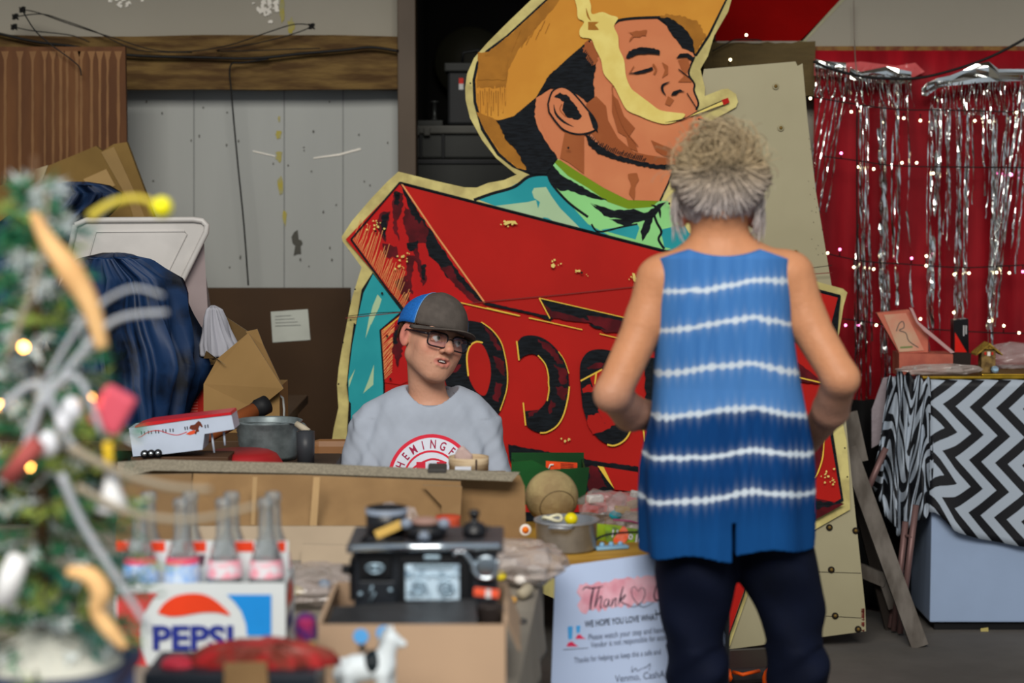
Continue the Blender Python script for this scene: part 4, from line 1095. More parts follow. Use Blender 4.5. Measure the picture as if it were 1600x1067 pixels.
def topcol(V):
    x, z = V[:, 0], V[:, 2]
    px = 800 + x * F / 3.88; py = HZ + (CAMZ - z) * F / 3.88 + 0
    px = 800 + (px - 800) * 1.0
    base = np.empty((len(V), 3)); l1, l2 = linc((76, 130, 194), .9), linc((62, 116, 182), .9); d1, d2 = linc((14, 60, 118), .72), linc((20, 74, 138), .72)
    n = vnoise(px * .11, 4)[:, None] * .6 + vnoise(px * .35 + py * .02, 8)[:, None] * .4
    t3 = np.interp(px, [1015, 1110, 1180, 1265], bands[3])
    t5 = np.interp(px, [1015, 1110, 1180, 1265], bands[5])
    light = l1 * (1 - n) + l2 * n
    pale = np.clip((py - 560) / 90, 0, 1)[:, None] * .35 * n
    light = light * (1 - pale) + linc((120, 170, 225), .9) * pale
    darkc = d1 * (1 - n) + d2 * n
    dd = np.clip((py - t5) / 60, 0, 1)[:, None] * .5; darkc = darkc * (1 - dd) + linc((26, 88, 152), .8) * dd
    k = smooth01(-3, 6, py - t3 + 4 * (vnoise(px * .2, 2) - .5))[:, None]
    c = light * (1 - k) + darkc * k
    for i, bd in enumerate(bands):
        yc = np.interp(px, [1015, 1110, 1180, 1265], bd) + 2.5 * (vnoise(px * .06, i) - .5)
        wd = 1.8 + 5.2 * np.abs(np.sin(px * .24 + i * 1.3 + 3 * vnoise(px * .03, 40 + i))) ** 1.3 * (.35 + .65 * vnoise(px * .045 + 3, 30 + i))
        a = np.abs(py - yc) / wd
        wgt = 1 - smooth01(.65, 1.45, a)
        halo = .16 * np.exp(-(a / 2.6) ** 2)
        wt = np.clip(np.maximum(wgt * .95, halo), 0, 1)[:, None]
        c = c * (1 - wt) + linc((205, 216, 226), 1.0) * wt
    return c
top = g.mesh('sleeveless_top', topm, wom, topcol)
# trousers
navy = mat('navy_trousers', (8, 14, 32), rough=0.8, var=0.3, scale=6, c2=(5, 9, 22), spec=0.15)
g = Field(axis((.16, .66, .006)), axis((3.78, 4.2, .007)), axis((.06, .90, .007)))
tl = ((((1090, 800, .098), (1091, 880, .084), (1083, 960, .066), (1091, 1040, .058), (1093, 1200, .055), (1093, 1440, .052))), (((1196, 800, .092), (1215, 880, .080), (1237, 960, .064), (1247, 1040, .058), (1246, 1200, .056), (1242, 1440, .052))))
for lg in tl:
    P_ = [w(x, y, 3.98) for x, y, r_ in lg]; P_[-1].z = .09
    g.chain(P_, [l[2] for l in lg], .015)
def legfold(V):
    x, y, z = V[:, 0], V[:, 1], V[:, 2]
    d = .004 * np.sin(z * 38 + x * 30) + .003 * np.sin(z * 70 - x * 60) * (z < .6)
    V = V.copy(); V[:, 1] -= d * 1.5; V[:, 0] += d; return V
g.mesh('trousers', navy, wom, disp=legfold)
for P_ in LP:
    a_ = P_[-1]
    m = MB(); m.ball((a_.x, a_.y + .045, .045), (.045, .13, .044), mat('black_shoe', (20, 20, 22)), 16); m.box((a_.x, a_.y + .045, .013), (.09, .26, .026), mat('shoe_sole', (180, 180, 175)), bev=.012); m.build('shoe', wom)
# hair
hm = mat('grey_blonde_hair', (160, 145, 125), rough=0.55, attr='paint', var=0.15, scale=60, spec=0.3)
random.seed(11)
HCn = w(1121, 292, 4.0)
g = Field(axis((HCn.x - .14, HCn.x + .14, .004)), axis((3.84, 4.16, .004)), axis((HCn.z - .16, HCn.z + .16, .004)))
g.ell(HCn + Vector((0, .0, .012)), (.088, .105, .092), .02, RX(rad(-18)))
g.cone(w(1098, 322, 3.975), w(1146, 322, 3.975), .036, .036, .02)
g.ell(w(1130, 240, 3.95), (.058, .055, .047), .02); g.ell(w(1108, 262, 3.95), (.05, .05, .04), .02)
g.ell(HCn + Vector((0, .09, -.06)), (.075, .06, .10), .02, cut=True)
def hd(V):
    n = np.array([noise.noise(Vector(v) * 28) for v in V]); n2 = np.array([noise.noise(Vector(v) * 70) for v in V])
    c = np.array(HCn + Vector((0, 0, .02))); d = V - c; d /= np.linalg.norm(d, axis=1)[:, None]
    return V + d * (n * .010 + n2 * .004)[:, None]
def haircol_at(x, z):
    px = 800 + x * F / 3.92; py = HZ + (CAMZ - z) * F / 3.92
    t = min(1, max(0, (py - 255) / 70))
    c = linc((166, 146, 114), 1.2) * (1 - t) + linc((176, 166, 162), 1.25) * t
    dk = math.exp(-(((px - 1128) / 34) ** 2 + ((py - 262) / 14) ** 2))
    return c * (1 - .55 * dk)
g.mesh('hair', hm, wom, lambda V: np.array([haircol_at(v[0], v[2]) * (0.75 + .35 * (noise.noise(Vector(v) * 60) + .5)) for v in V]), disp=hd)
m = MB(); cols = []
def strand(pts, r, jit=.12):
    c0 = random.uniform(1 - jit * 2, 1 + jit * 1.5); n0 = len(m.v); m.tube(catmull(pts, 3), [r * .7] + [r] * ((len(pts) - 1) * 3 - 1) + [r * .25], hm, 4)
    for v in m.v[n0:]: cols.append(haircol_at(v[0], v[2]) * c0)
bun = w(1126, 252, 3.91)
for i in range(900):           # swept up from nape, sides and crown
    a = random.uniform(-1.25, math.pi + 1.25) + math.pi  # around the lower/side rim
    a = random.uniform(0, 2 * math.pi)
    s0 = Vector((math.sin(a), 0, -math.cos(a)))
    rim = HCn + Vector((s0.x * (.086 if s0.z > -.2 else .070), random.uniform(-.02, .03), s0.z * (.060 if s0.z < 0 else .06) + .008))
    mid = HCn + Vector((s0.x * .062, -.082 + random.uniform(-.012, .006), s0.z * .045 + .018))
    q1 = rim.lerp(mid, .5) + Vector((s0.x * .018, -.026, s0.z * .016)) * random.uniform(.8, 1.5)
    end = bun + Vector((random.gauss(0, .014), random.uniform(-.03, 0), random.gauss(0, .010)))
    strand([rim, q1, mid + Vector((random.gauss(0, .005), -.008, random.gauss(0, .004))), end], random.uniform(.0007, .0016))
for i in range(420):           # messy loops of the bun
    c = w(random.gauss(1128, 15), random.gauss(232, 13), 3.94 + random.uniform(-.04, .04)); a0 = random.uniform(0, 6.28); R_ = random.uniform(.018, .042)
    ax1 = Vector((random.gauss(0, 1), random.gauss(0, .5), random.gauss(0, 1))).normalized(); ax2 = ax1.cross(Vector((random.gauss(0, 1), 1, random.gauss(0, 1)))).normalized()
    strand([c + (ax1 * math.cos(a0 + t) + ax2 * math.sin(a0 + t)) * R_ * (1 + .1 * t) for t in (0, .8, 1.6, 2.4, 3.1)], random.uniform(.0006, .0014), .18)
for i in range(240):           # flyaway wisps round the outline
    a = random.uniform(-2.2, 2.2); c = w(1124, 262, 3.96); d = Vector((math.sin(a), random.uniform(-.4, .4), math.cos(a)))
    st = c + Vector((d.x * .072, d.y * .06, d.z * .058)); e = Vector((random.gauss(0, .5), random.gauss(0, .5), random.gauss(0, .5)))
    strand([st, st + (d + e * .6) * .014, st + (d * .8 + e) * .026, st + (d * .3 + e * 1.1) * .036 + Vector((0, 0, -.006))], random.uniform(.0004, .0008), .2)
for i in range(170):           # loose locks beside the ears
    s = random.choice((-1, -1, 1, 1, 1)); x = 1122 + s * random.uniform(56, 70); y = random.uniform(290, 320)
    p = w(x, y, 3.97 + random.uniform(-.03, .03)); L = random.uniform(.04, .085)
    strand([p, p + Vector((s * random.uniform(.0, .008), 0, -L * .5)), p + Vector((s * random.uniform(-.012, .006), random.uniform(-.01, .01), -L))], random.uniform(.0005, .0011), .2)
for i in range(160):           # nape
    x = random.uniform(1085, 1165); p = w(x, 326, 3.925)
    strand([p, p + Vector((random.uniform(-.004, .004), .008, -.012)), p + Vector((random.uniform(-.008, .008), .03, -random.uniform(.014, .034)))], random.uniform(.0005, .0011), .2)
ho = m.build('loose_hair', wom); tag(ho, kind='stuff')
ca = ho.data.color_attributes.new('paint', 'FLOAT_COLOR', 'POINT')
cc_ = np.concatenate([np.array(cols), np.ones((len(cols), 1))], 1).astype(np.float32); ca.data.foreach_set('color', cc_.ravel())
# ================================================================ tables
TOP = 0.75
clothm = mat('grey_table_cloth', (132, 124, 112), rough=0.9, var=0.15, scale=5)
# front table
t = thing('folding_table', 'long front table under a grey beige cloth crowded with sale goods', 'table', (-1.0, 3.4, 0))
m = MB()
fr = [WZ(872, 1120, TOP), WZ(862, 875, TOP)]
xs0 = -2.2
tabp = [Vector((xs0, 2.10, 0)), Vector((-.06, 2.10, 0)), Vector((.050, 3.97, 0)), Vector((-.135, 4.5, 0)), Vector((xs0, 4.5, 0))]
m.slab([p + Vector((0, 0, TOP - .004)) for p in tabp], (0, 0, -.03), mat('table_board', (120, 110, 95)))
m.build('tabletop', t)
for x, y in ((-2.1, 2.25), (-.14, 2.25), (-2.1, 4.35), (-.2, 4.35)):
    m = MB(); m.tube([(x, y, 0), (x, y, TOP - .034)], .014, mat('leg_steel', (60, 60, 60), metal=.6), 10); m.build('leg', t)
# its cloth: top sheet with a short drop at the right edge
def front_cloth(u, v):
    n = len(tabp)
    y = 2.08 + v * 2.44
    xr_ = (-.062 + .11 * (y - 2.1) / 1.87) if y < 3.97 else .050 - .345 * (y - 3.97)
    if u < .8: return Vector((xs0 - .02 + (xr_ - xs0 + .03) * u / .8, y, TOP + .0005 + .0015 * noise.noise(Vector((u * 30, y * 8, 0)))))
    k = (u - .8) / .2
    return Vector((xr_ + (.012 + .010 * k + .006 * math.sin(y * 30) * k if y < 3.95 else 0), y, TOP - .13 * k * (1 if y < 3.9 else 0)))
m = MB(); m.grid(front_cloth, 60, 50, clothm)
tag(m.build('table_cloth', solid=.0015), 'grey beige cloth spread over the front table', 'tablecloth')
m = MB()
m.grid(lambda u, v: Vector((-.085 + .110 * v + .004 * math.sin(v * 60), 2.12 + 1.82 * v, .02 + (TOP - .06) * u)), 20, 60, mat('black_skirt', (7, 8, 10), rough=.9))
tag(m.build('black_table_skirt', solid=.002), 'black fabric hanging under the right edge of the front table', 'fabric')

# yellow table
Y0 = W(855, 884, 4.02); yaw = rad(20)
yt = thing('folding_table', 'narrow yellow wooden table behind the woman with the white sign on its front', 'table', (Y0.x, Y0.y, 0), yaw)
yw = mat('yellow_wood', (170, 130, 52), rough=0.55, c2=(150, 110, 40), scale=5, stretch=(1, 6, 6))
m = MB(); m.box((.228, .26, TOP - .011), (.456, .52, .022), yw, bev=.003); m.build('tabletop', yt, local=True)
bm_ = mat('black_metal', (10, 10, 11), rough=.35, spec=.5)
for lx, ly in ((.43, .06), (.40, .46), (.06, .46)):
    m = MB(); m.tube([(lx, ly, TOP - .022), (lx, ly, 0)], .0135, bm_, 12); m.build('leg', yt, local=True)
m = MB(); m.box((.40, .06, TOP - .04), (.10, .02, .03), bm_); m.tube([(.43, .07, TOP - .06), (.36, .3, TOP - .03)], .006, bm_, 8); m.build('leg_bracket', yt, local=True)
# the white sign
ps = thing('paper_sign', 'white Thank You notice taped to the front of the yellow table', 'sign', (Y0.x, Y0.y - .01, TOP - .02), yaw)
pw = mat('poster_white', (176, 192, 222), rough=0.6, var=0.02, spec=.1)
ink = mat('poster_ink', (34, 36, 52), rough=.8, spec=.05); inkg = mat('poster_ink_grey', (70, 78, 100), rough=.8, spec=.05)
k_ = 4.05 / F                    # size of a photo pixel at the sign
cy_ = math.cos(yaw)
ox = Y0.x
pn = Vector((math.sin(yaw), -math.cos(yaw), 0)); pp = Vector((Y0.x, Y0.y - .012, 0))
Ri = RZ(-yaw)
def L(px, py, off=0.0):          # photo pixel on the sign plane, in the sign's own frame
    q = hit(px, py, pp + pn * off, pn) - ps.location
    return Ri @ q
m = MB(); m.slab([L(868, 886), L(1131, 850), L(1133, 1085), L(860, 1100)], (0, .002, 0), pw); m.build('sheet', ps, local=True)
m = MB()
pk = mat('poster_pink', (226, 176, 190), c2=(206, 140, 156), scale=25, rough=.8)
def pp_(pts, mm, off=.0006): m.poly([L(x, y, off) for x, y in pts], mm)
q = []
for i in range(31): q.append((906 + i * 5, 914 - i * .7 + random.uniform(-3, 3)))
for i in range(30, -1, -1): q.append((906 + i * 5, 957 - i * .7 + random.uniform(-4, 4)))
q += [(902, 945), (908, 935), (901, 925)]
pp_(q, pk); m.build('pink_brush_mark', ps, local=True)
m = MB()
def ptext(body, x, y, size, mm=ink, bold=0.0, sx=1.0, slope=-.105, m_=None):
    a = L(x, y, .0012); b_ = L(x + 100, y + 100 * slope, .0012); ex = (b_ - a).normalized()
    ez = Vector((-ex.z, 0, ex.x))
    M = Matrix(((ex.x, ez.x, 0, a.x), (ex.y, ez.y, -1, a.y), (ex.z, ez.z, 0, a.z), (0, 0, 0, 1)))
    (m_ or m).text(body, size * k_ * 1.38, mm, M, bold=bold * k_, sx=sx, align='LEFT')
ptext('WE HOPE YOU LOVE WHAT Y', 914, 980, 10.5, ink, .25, .68)
ptext('Please watch your step and handle', 919, 1000, 10, inkg, 0, .72)
ptext('Vendor is not responsible for accidents', 923, 1012, 10, inkg, 0, .68)
ptext('Thanks for helping us keep this a safe and', 897, 1036, 9.5, inkg, 0, .68)
ptext('Venmo, CashApp,', 961, 1066, 12, inkg, 0, .86)
def stroke(pts, w_, mm=ink, o=.0014, n=5):
    c = sm(pts, n); N = len(c)
    m.ribbon([L(x, y, o) for x, y in c], [w_ * k_ * (.45 + .55 * math.sin(math.pi * (i + .5) / N)) for i in range(N)], mm)
stroke([(910, 922), (916, 917), (925, 919), (942, 916)], 2.2)
stroke([(928, 917), (924, 935), (922, 953)], 3.4)
stroke([(937, 916), (932, 935), (929, 949)], 2.4); stroke([(930, 948), (936, 934), (940, 933), (938, 949), (941, 948)], 2)
stroke([(951, 936), (945, 938), (944, 946), (948, 947), (952, 937), (951, 946), (954, 946)], 2)
stroke([(957, 936), (955, 947), (960, 936), (963, 936), (961, 946), (964, 946)], 2)
stroke([(974, 916), (970, 930), (966, 945)], 2.6); stroke([(968, 937), (977, 929), (974, 935), (969, 938), (975, 943), (982, 945)], 2)
stroke([(976, 943), (990, 948), (1003, 940), (1008, 925), (1003, 918), (997, 924)], 1.2); stroke([(997, 924), (992, 917), (987, 920), (988, 932), (998, 945), (1008, 948), (1022, 940)], 1.2)
stroke([(1026, 913), (1022, 930), (1026, 938), (1036, 930), (1038, 912)], 2.6); stroke([(1038, 912), (1036, 945), (1028, 960), (1024, 952)], 2)
stroke([(988, 1040), (987, 1050), (993, 1044), (996, 1048), (1003, 1044)], 1.3, inkg); stroke([(1003, 1044), (1010, 1042), (1016, 1037), (1014, 1048)], 1.2, inkg)
m.build('lettering', ps, local=True)
m = MB()
sb = mat('sock_blue', (70, 160, 230)); sr = mat('shoe_red', (214, 50, 90))
pp_([(887, 979), (895, 978), (894, 998), (888, 999)], sb); pp_([(900, 978), (907, 977), (906, 988), (901, 989)], sb)
pp_([(885, 1010), (888, 1004), (894, 1002), (898, 1006), (904, 1010)], sr); pp_([(899, 998), (902, 992), (907, 991), (910, 995), (916, 998)], sr)
pp_([(880, 1014.5), (919, 1012), (919, 1012.8), (880, 1015.5)], ink)
m.build('footwear_drawing', ps, local=True)

# ================================================================ cardboard on the table
card = mat('cardboard', (136, 108, 74), rough=.85, var=.12, scale=6, c2=(118, 92, 62), spec=.15)
cardp = mat('cardboard_pale', (150, 134, 114), rough=.85, var=.12, scale=6, spec=.15)
cardt = mat('cardboard_tape', (168, 138, 98), rough=.5, spec=.3)
carde = mat('cardboard_edge', (128, 120, 104), rough=.9, scale=200, var=.3)
def sheet(m, px_pts, D0, D1=None, th=.004, mm=None, edge=None):
    """cardboard sheet: pixel outline at depth running from D0 (bottom row) to D1"""
    D1 = D0 if D1 is None else D1
    ys = [p[1] for p in px_pts]; lo, hi = max(ys), min(ys)
    pts = [W(x, y, D0 + (D1 - D0) * (lo - y) / (lo - hi)) for x, y in px_pts]
    m.slab(pts, (0, th, 0), mm or card, edge or carde)
cb = thing('cardboard_box', 'long low opened cardboard box standing across the front table before the boy', 'box', (W(500, 870, 4.35).x, 4.4, TOP))
m = MB(); sheet(m, [(183, 842), (183, 727), (240, 722), (480, 728), (700, 738), (812, 742), (820, 760), (822, 842)], 4.36, 4.40)
for x in (556,): m.poly([W(x - 2, 741, 4.355), W(x + 2, 741, 4.355), W(x + 2, 760, 4.355), W(x - 2, 760, 4.355)], carde)
m.build('back_panel', cb)
m = MB(); sheet(m, [(186, 745), (184, 722), (240, 718), (480, 724), (700, 734), (812, 738), (800, 752), (700, 748), (480, 740), (240, 735)], 4.33, 4.385, .006, carde)
m.build('folded_rim', cb)
m = MB(); sheet(m, [(296, 855), (302, 740), (470, 742), (720, 752), (722, 855)], 4.26, 4.335, .004, card)
m.build('inner_flap', cb)
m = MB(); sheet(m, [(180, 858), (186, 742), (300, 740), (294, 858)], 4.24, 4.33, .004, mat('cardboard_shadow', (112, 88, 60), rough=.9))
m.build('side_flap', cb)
for pts in (((395, 745), (402, 745), (398, 820), (392, 820)), ((490, 745), (500, 745), (495, 822), (484, 822))):
    m = MB(); m.slab([W(x, y, 4.252) for x, y in pts], (0, .0008, 0), cardt); m.build('tape_strip', cb)
m = MB(); sheet(m, [(690, 860), (690, 790), (660, 758), (722, 760), (716, 860)], 4.235, 4.3, .004, card)
m.build('bent_corner_flap', cb)
cb2 = thing('cardboard_box', 'flattened pale cardboard box lying in front of the long cardboard box', 'box', (W(500, 880, 4.1).x, 4.1, TOP))
m = MB(); sheet(m, [(300, 881), (300, 822), (560, 822), (700, 826), (700, 881)], 4.08, 4.16, .005, cardp); m.build('front_panel', cb2)
m = MB(); sheet(m, [(470, 890), (472, 850), (560, 852), (560, 890)], 4.02, 4.07, .004, cardp); m.build('flap', cb2)
# stove box
sx0, sx1 = W(497, 975, 2.980), W(790, 975, 2.980)
sbx = thing('cardboard_box', 'open tan cardboard box with a blue dot sticker holding the toy stove', 'box', ((sx0.x + sx1.x) / 2, 3.120, TOP))
tan = mat('cardboard_tan', (164, 138, 114), rough=.85, var=.08, scale=5, spec=.15)
zt = W(640, 976, 2.980).z; cx_ = (sx0.x + sx1.x) / 2; wd = sx1.x - sx0.x
m = MB(); m.box((cx_, 2.982, (zt + TOP) / 2 + .001), (wd, .004, zt - TOP - .002), tan); m.build('front_panel', sbx)
m = MB(); m.box((cx_, 3.300, (zt + TOP) / 2 + .001), (wd, .004, zt - TOP - .002), tan); m.build('back_panel', sbx)
for x in (sx0.x + .002, sx1.x - .002):
    m = MB(); m.box((x, 3.140, (zt + TOP) / 2 + .001), (.004, .31, zt - TOP - .002), tan); m.build('side_panel', sbx)
m = MB(); m.box((cx_, 3.140, TOP + .006), (wd - .01, .31, .004), tan); m.build('bottom_panel', sbx)
for x0_, s_ in ((sx0.x, -1), (sx1.x, 1)):
    m = MB(); m.slab([Vector((x0_, 3.000, zt)), Vector((x0_ + s_ * .02, 3.020, zt - .05)), Vector((x0_ + s_ * .02, 3.260, zt - .05)), Vector((x0_, 3.280, zt))], (s_ * .003, 0, 0), tan)
    m.build('side_flap', sbx)
blue_s = mat('sticker_blue', (86, 160, 222), rough=.6)
for px, py in ((564, 994), (600, 989)):
    m = MB(); c = W(px, py, 2.979); m.poly([c + Vector((math.cos(a) * .0118, -.0004, math.sin(a) * .0118)) for a in [2 * math.pi * i / 20 for i in range(20)]], blue_s); tag(m.build('sticker', sbx), 'blue round sticker')

# ---- toy stove
st = thing('toy_stove', 'black and chrome toy cooking range standing in the tan cardboard box', 'toy stove', (W(665, 945, 3.200).x, 3.200, TOP + .01))
iron = mat('stove_iron', (28, 32, 38), rough=.35, var=.2, scale=14, spec=.6); chrome = mat('chrome', (196, 205, 212), rough=.16, metal=1, var=.1)
ironl = mat('stove_dark', (14, 15, 18), rough=.5)
DS = 3.120
def spx(x, y, D=DS): return W(x, y, D)
zb = W(0, 948, DS).z
m = MB()
a, b_ = spx(552, 862), spx(777, 952)
a2 = TOP + .012
m.box(((a.x + b_.x) / 2, 3.200, (a.z + a2) / 2), (b_.x - a.x, .15, a.z - a2), iron, bev=.006)
m.build('body', st)
m = MB(); m.box(((a.x + b_.x) / 2, 3.195, a.z + .006), (b_.x - a.x + .02, .18, .012), mat('stove_top', (62, 62, 66), rough=.4), bev=.003); m.build('cooktop', st)
m = MB(); m.tube([spx(549, 856, 3.100), spx(781, 854, 3.100)], .0065, chrome, 12); m.build('towel_rail', st)
def panel(x0, y0, x1, y1, D, mm, name, par=st, bev=.002, dp=.008):
    m = MB(); pbox(m, x0, y0, x1, y1, D, dp, mm, bev); return m.build(name, par)
p1_ = panel(561, 868, 612, 902, 3.112, ironl, 'upper_door'); p2_ = panel(561, 908, 618, 946, 3.112, iron, 'lower_door')
p3_ = panel(624, 870, 735, 944, 3.108, ironl, 'oven_door'); panel(738, 866, 776, 945, 3.112, iron, 'side_door')
o = MB(); pbox(o, 633, 882, 718, 938, 3.104, .004, mat('oven_window', (80, 104, 124), rough=.3, c2=(170, 190, 205), scale=60, lo=.5, hi=.66), .002); o = o.build('relief_panel', p3_); o.matrix_parent_inverse = Matrix.Identity(4)
def subp(mb, name, par): 
    o = mb.build(name, par); o.matrix_parent_inverse = Matrix.Identity(4) if par.parent is None else o.matrix_parent_inverse
    o.matrix_parent_inverse = Matrix.Identity(4); return o
rel = mat('relief_silver', (150, 172, 186), rough=.35, metal=.7)
m = MB(); pbox(m, 645, 882, 708, 889, 3.102, .003, rel, .001)
for k, (cx, cy) in enumerate(((654, 918), (697, 918))):
    q = [W(cx + (15 - i * .42) * math.cos(i * .5) * (1 if k else -1), cy + (14 - i * .4) * math.sin(i * .5), 3.102) for i in range(30)]; m.tube(q, .0016, rel, 5)
q = [W(634 + 84 * i / 24, 900 + 3 * math.sin(i * 1.4), 3.102) for i in range(25)]; m.tube(q, .0014, rel, 5)
subp(m, 'relief_scrolls', p3_)
m = MB(); m.box(W(675, 871, 3.104), (.026, .004, .007), rel, bev=.002); subp(m, 'name_badge', p3_)
m = MB(); m.tube([W(586 + 13 * math.cos(i * .45), 886 + 9 * math.sin(i * .45) * (1 if i < 8 else .5), 3.109) for i in range(16)], .0022, rel, 6); m.ball(W(586, 888, 3.109), .005, rel, 10); subp(m, 'scroll_ornament', p1_)
m = MB(); m.tube([W(x, y, 3.109) for x, y in ((582, 915), (578, 925), (586, 926), (578, 940))], .0022, rel, 6); m.ball(W(563, 928, 3.107), .004, rel, 10); m.ball(W(610, 922, 3.107), .004, rel, 10); subp(m, 'lower_ornament', p2_)
m = MB(); q = [W(719 + 9 * math.cos(a), 867 + 5 * math.sin(a), 3.102) for a in (3.1, 4, 5, 6)] + [W(738, 880, 3.102), W(741, 893, 3.102), W(750, 902, 3.102), W(765, 903, 3.102), W(775, 893, 3.102), W(777, 875, 3.102)]
m.tube(catmull(q, 5), .004, chrome, 8); c = W(760, 884, 3.104); m.lathe([(0, 0), (.019, 0), (.019, .004), (.014, .006), (0, .006)], c, mat('dull_chrome', (120, 130, 138), metal=.9, rough=.3), 24, RX(rad(90))); m.build('water_pipe', st)
m = MB(); pbox(m, 546, 874, 553, 940, 3.140, .10, ironl); m.tube([W(543, 884, 3.140), W(541, 895, 3.140)], .008, ironl, 8); m.build('side_plate', st)
# black tray in front, dark tin beside
m = MB(); m.slab([Vector((sx0.x + .012, 2.992, zt - .005)), Vector((W(745, 0, 3.000).x, 2.992, zt - .002)), Vector((W(742, 0, 3.080).x, 3.085, zt + .018)), Vector((W(515, 0, 3.100).x, 3.085, zt + .005))], (0, .002, -.02), mat('dark_tray', (48, 48, 50), rough=.4, var=.3, scale=15))
tag(m.build('dark_tray'), 'dark metal tray lying at the front of the stove box', 'tray')
m = MB(); c = Vector((W(765, 0, 3.060).x, 3.060, TOP + .01)); m.lathe([(0, 0), (.018, 0), (.021, .118), (.022, .12), (.019, .12), (.016, .01), (0, .01)], c, mat('smoky_glass', (46, 40, 38), rough=.25), 20)
tag(m.build('dark_tumbler'), 'dark cup standing at the right end inside the stove box', 'cup')
m = MB(); c = W(760, 926, 3.070); m.box(c, (.04, .012, .012), mat('label_orange_red', (210, 80, 50)), RY(rad(6)), .002); m.box(c + Vector((.003, -.007, 0)), (.008, .002, .013), mat('label_white', (190, 190, 190)))
tag(m.build('red_white_packet'), 'small red and white packet beside the toy stove', 'packet')
# pans on the stove
pan = mat('cast_iron', (14, 14, 18), rough=.35, spec=.6); rimw = mat('grey_rim', (120, 130, 145), rough=.4)
zc = a.z + .0125
def pot(name, label, px, D, r, hgt, rim=None, cat='pan'):
    x = W(px, 830, D).x
    t_ = thing(name, label, cat, (x, D, zc))
    m = MB(); m.lathe([(0, 0), (r * .82, 0), (r, .006), (r, hgt), (r - .003, hgt), (r - .004, .006), (0, .005)], (x, D, zc), pan, 28); m.build('bowl', t_)
    if rim: m = MB(); m.lathe([(r + .001, hgt - .010), (r + .001, hgt - .001), (r - .0005, hgt - .001), (r - .0005, hgt - .010)], (x, D, zc), rim, 28); m.build('rim', t_)
    return t_, x
t_, x = pot('toy_pan', 'small black toy pan with a pale rim at the left of the stove top', 604, 3.200, .033, .046, rimw)
m = MB(); m.box((x + .006, 3.160, zc + .016), (.046, .003, .014), mat('yellow_label', (196, 160, 84)), RY(rad(-24)), .001); m.build('label', t_)
m = MB(); m.tube([(x - .03, 3.170, zc + .004), (x - .036, 3.130, zc + .004), (x + .03, 3.125, zc + .004), (x + .028, 3.170, zc + .004)], .003, pan, 6); m.build('handle', t_)
t_, x = pot('toy_skillet', 'small black toy skillet with white pieces on it in the middle of the stove', 665, 3.170, .034, .022, None)
m = MB(); m.tube([(x, 3.136, zc + .014), (x, 3.115, zc + .014), (x, 3.108, zc + .012)], [.006, .006, .010], rimw, 10); m.build('handle', t_)
m = MB()
for s_ in (-1, 1): m.ball((x + s_ * .030, 3.155, zc + .026), (.010, .010, .009), mat('grey_rim', (120, 130, 145)), 12)
m.ball((x, 3.170, zc + .027), (.024, .02, .008), mat('pinkish', (140, 110, 100)), 14)
m.build('wrapped_pieces', t_)
t_, x = pot('toy_kettle', 'tiny black toy kettle at the right of the stove top', 741, 3.180, .019, .016, None, 'kettle')
m = MB(); m.lathe([(.019, .016), (.016, .022), (.006, .026), (.006, .034), (.009, .036), (.008, .044), (0, .046)], (x, 3.180, zc), pan, 20); m.build('lid', t_)
m = MB(); m.tube([(x + .016, 3.180, zc + .012), (x + .024, 3.175, zc + .018)], [.004, .003], pan, 8); m.build('spout', t_)
# red ribbed cup and plastic bag behind the pans
m = MB(); c = Vector((W(700, 860, 3.75).x, 3.75, W(0, 862, 3.75).z)); pr = [(0, 0)]
for i in range(9): pr += [(.018 + i * .0006, i * .0085), (.0195 + i * .0006, i * .0085 + .004)]
c.z = TOP; sc_ = (W(0, 806, 3.75).z - TOP) / .072
m.lathe([(r_, z_ * sc_) for r_, z_ in pr] + [(.018, .072 * sc_), (0, .07 * sc_)], c, mat('terracotta', (172, 66, 40), rough=.6), 28)
tag(m.build('ribbed_cup'), 'terracotta red ribbed cup just behind the stove pans', 'cup')
def bagmat(name, c, al):
    if name in MATS: return MATS[name]
    mm = mat(name, c, rough=.12, alpha=al, spec=.8, bump=.4, bscale=50, var=.1); return mm
film = bagmat('clear_film', (190, 180, 178), .30); film2 = bagmat('clear_film_cloudy', (170, 158, 152), .55)
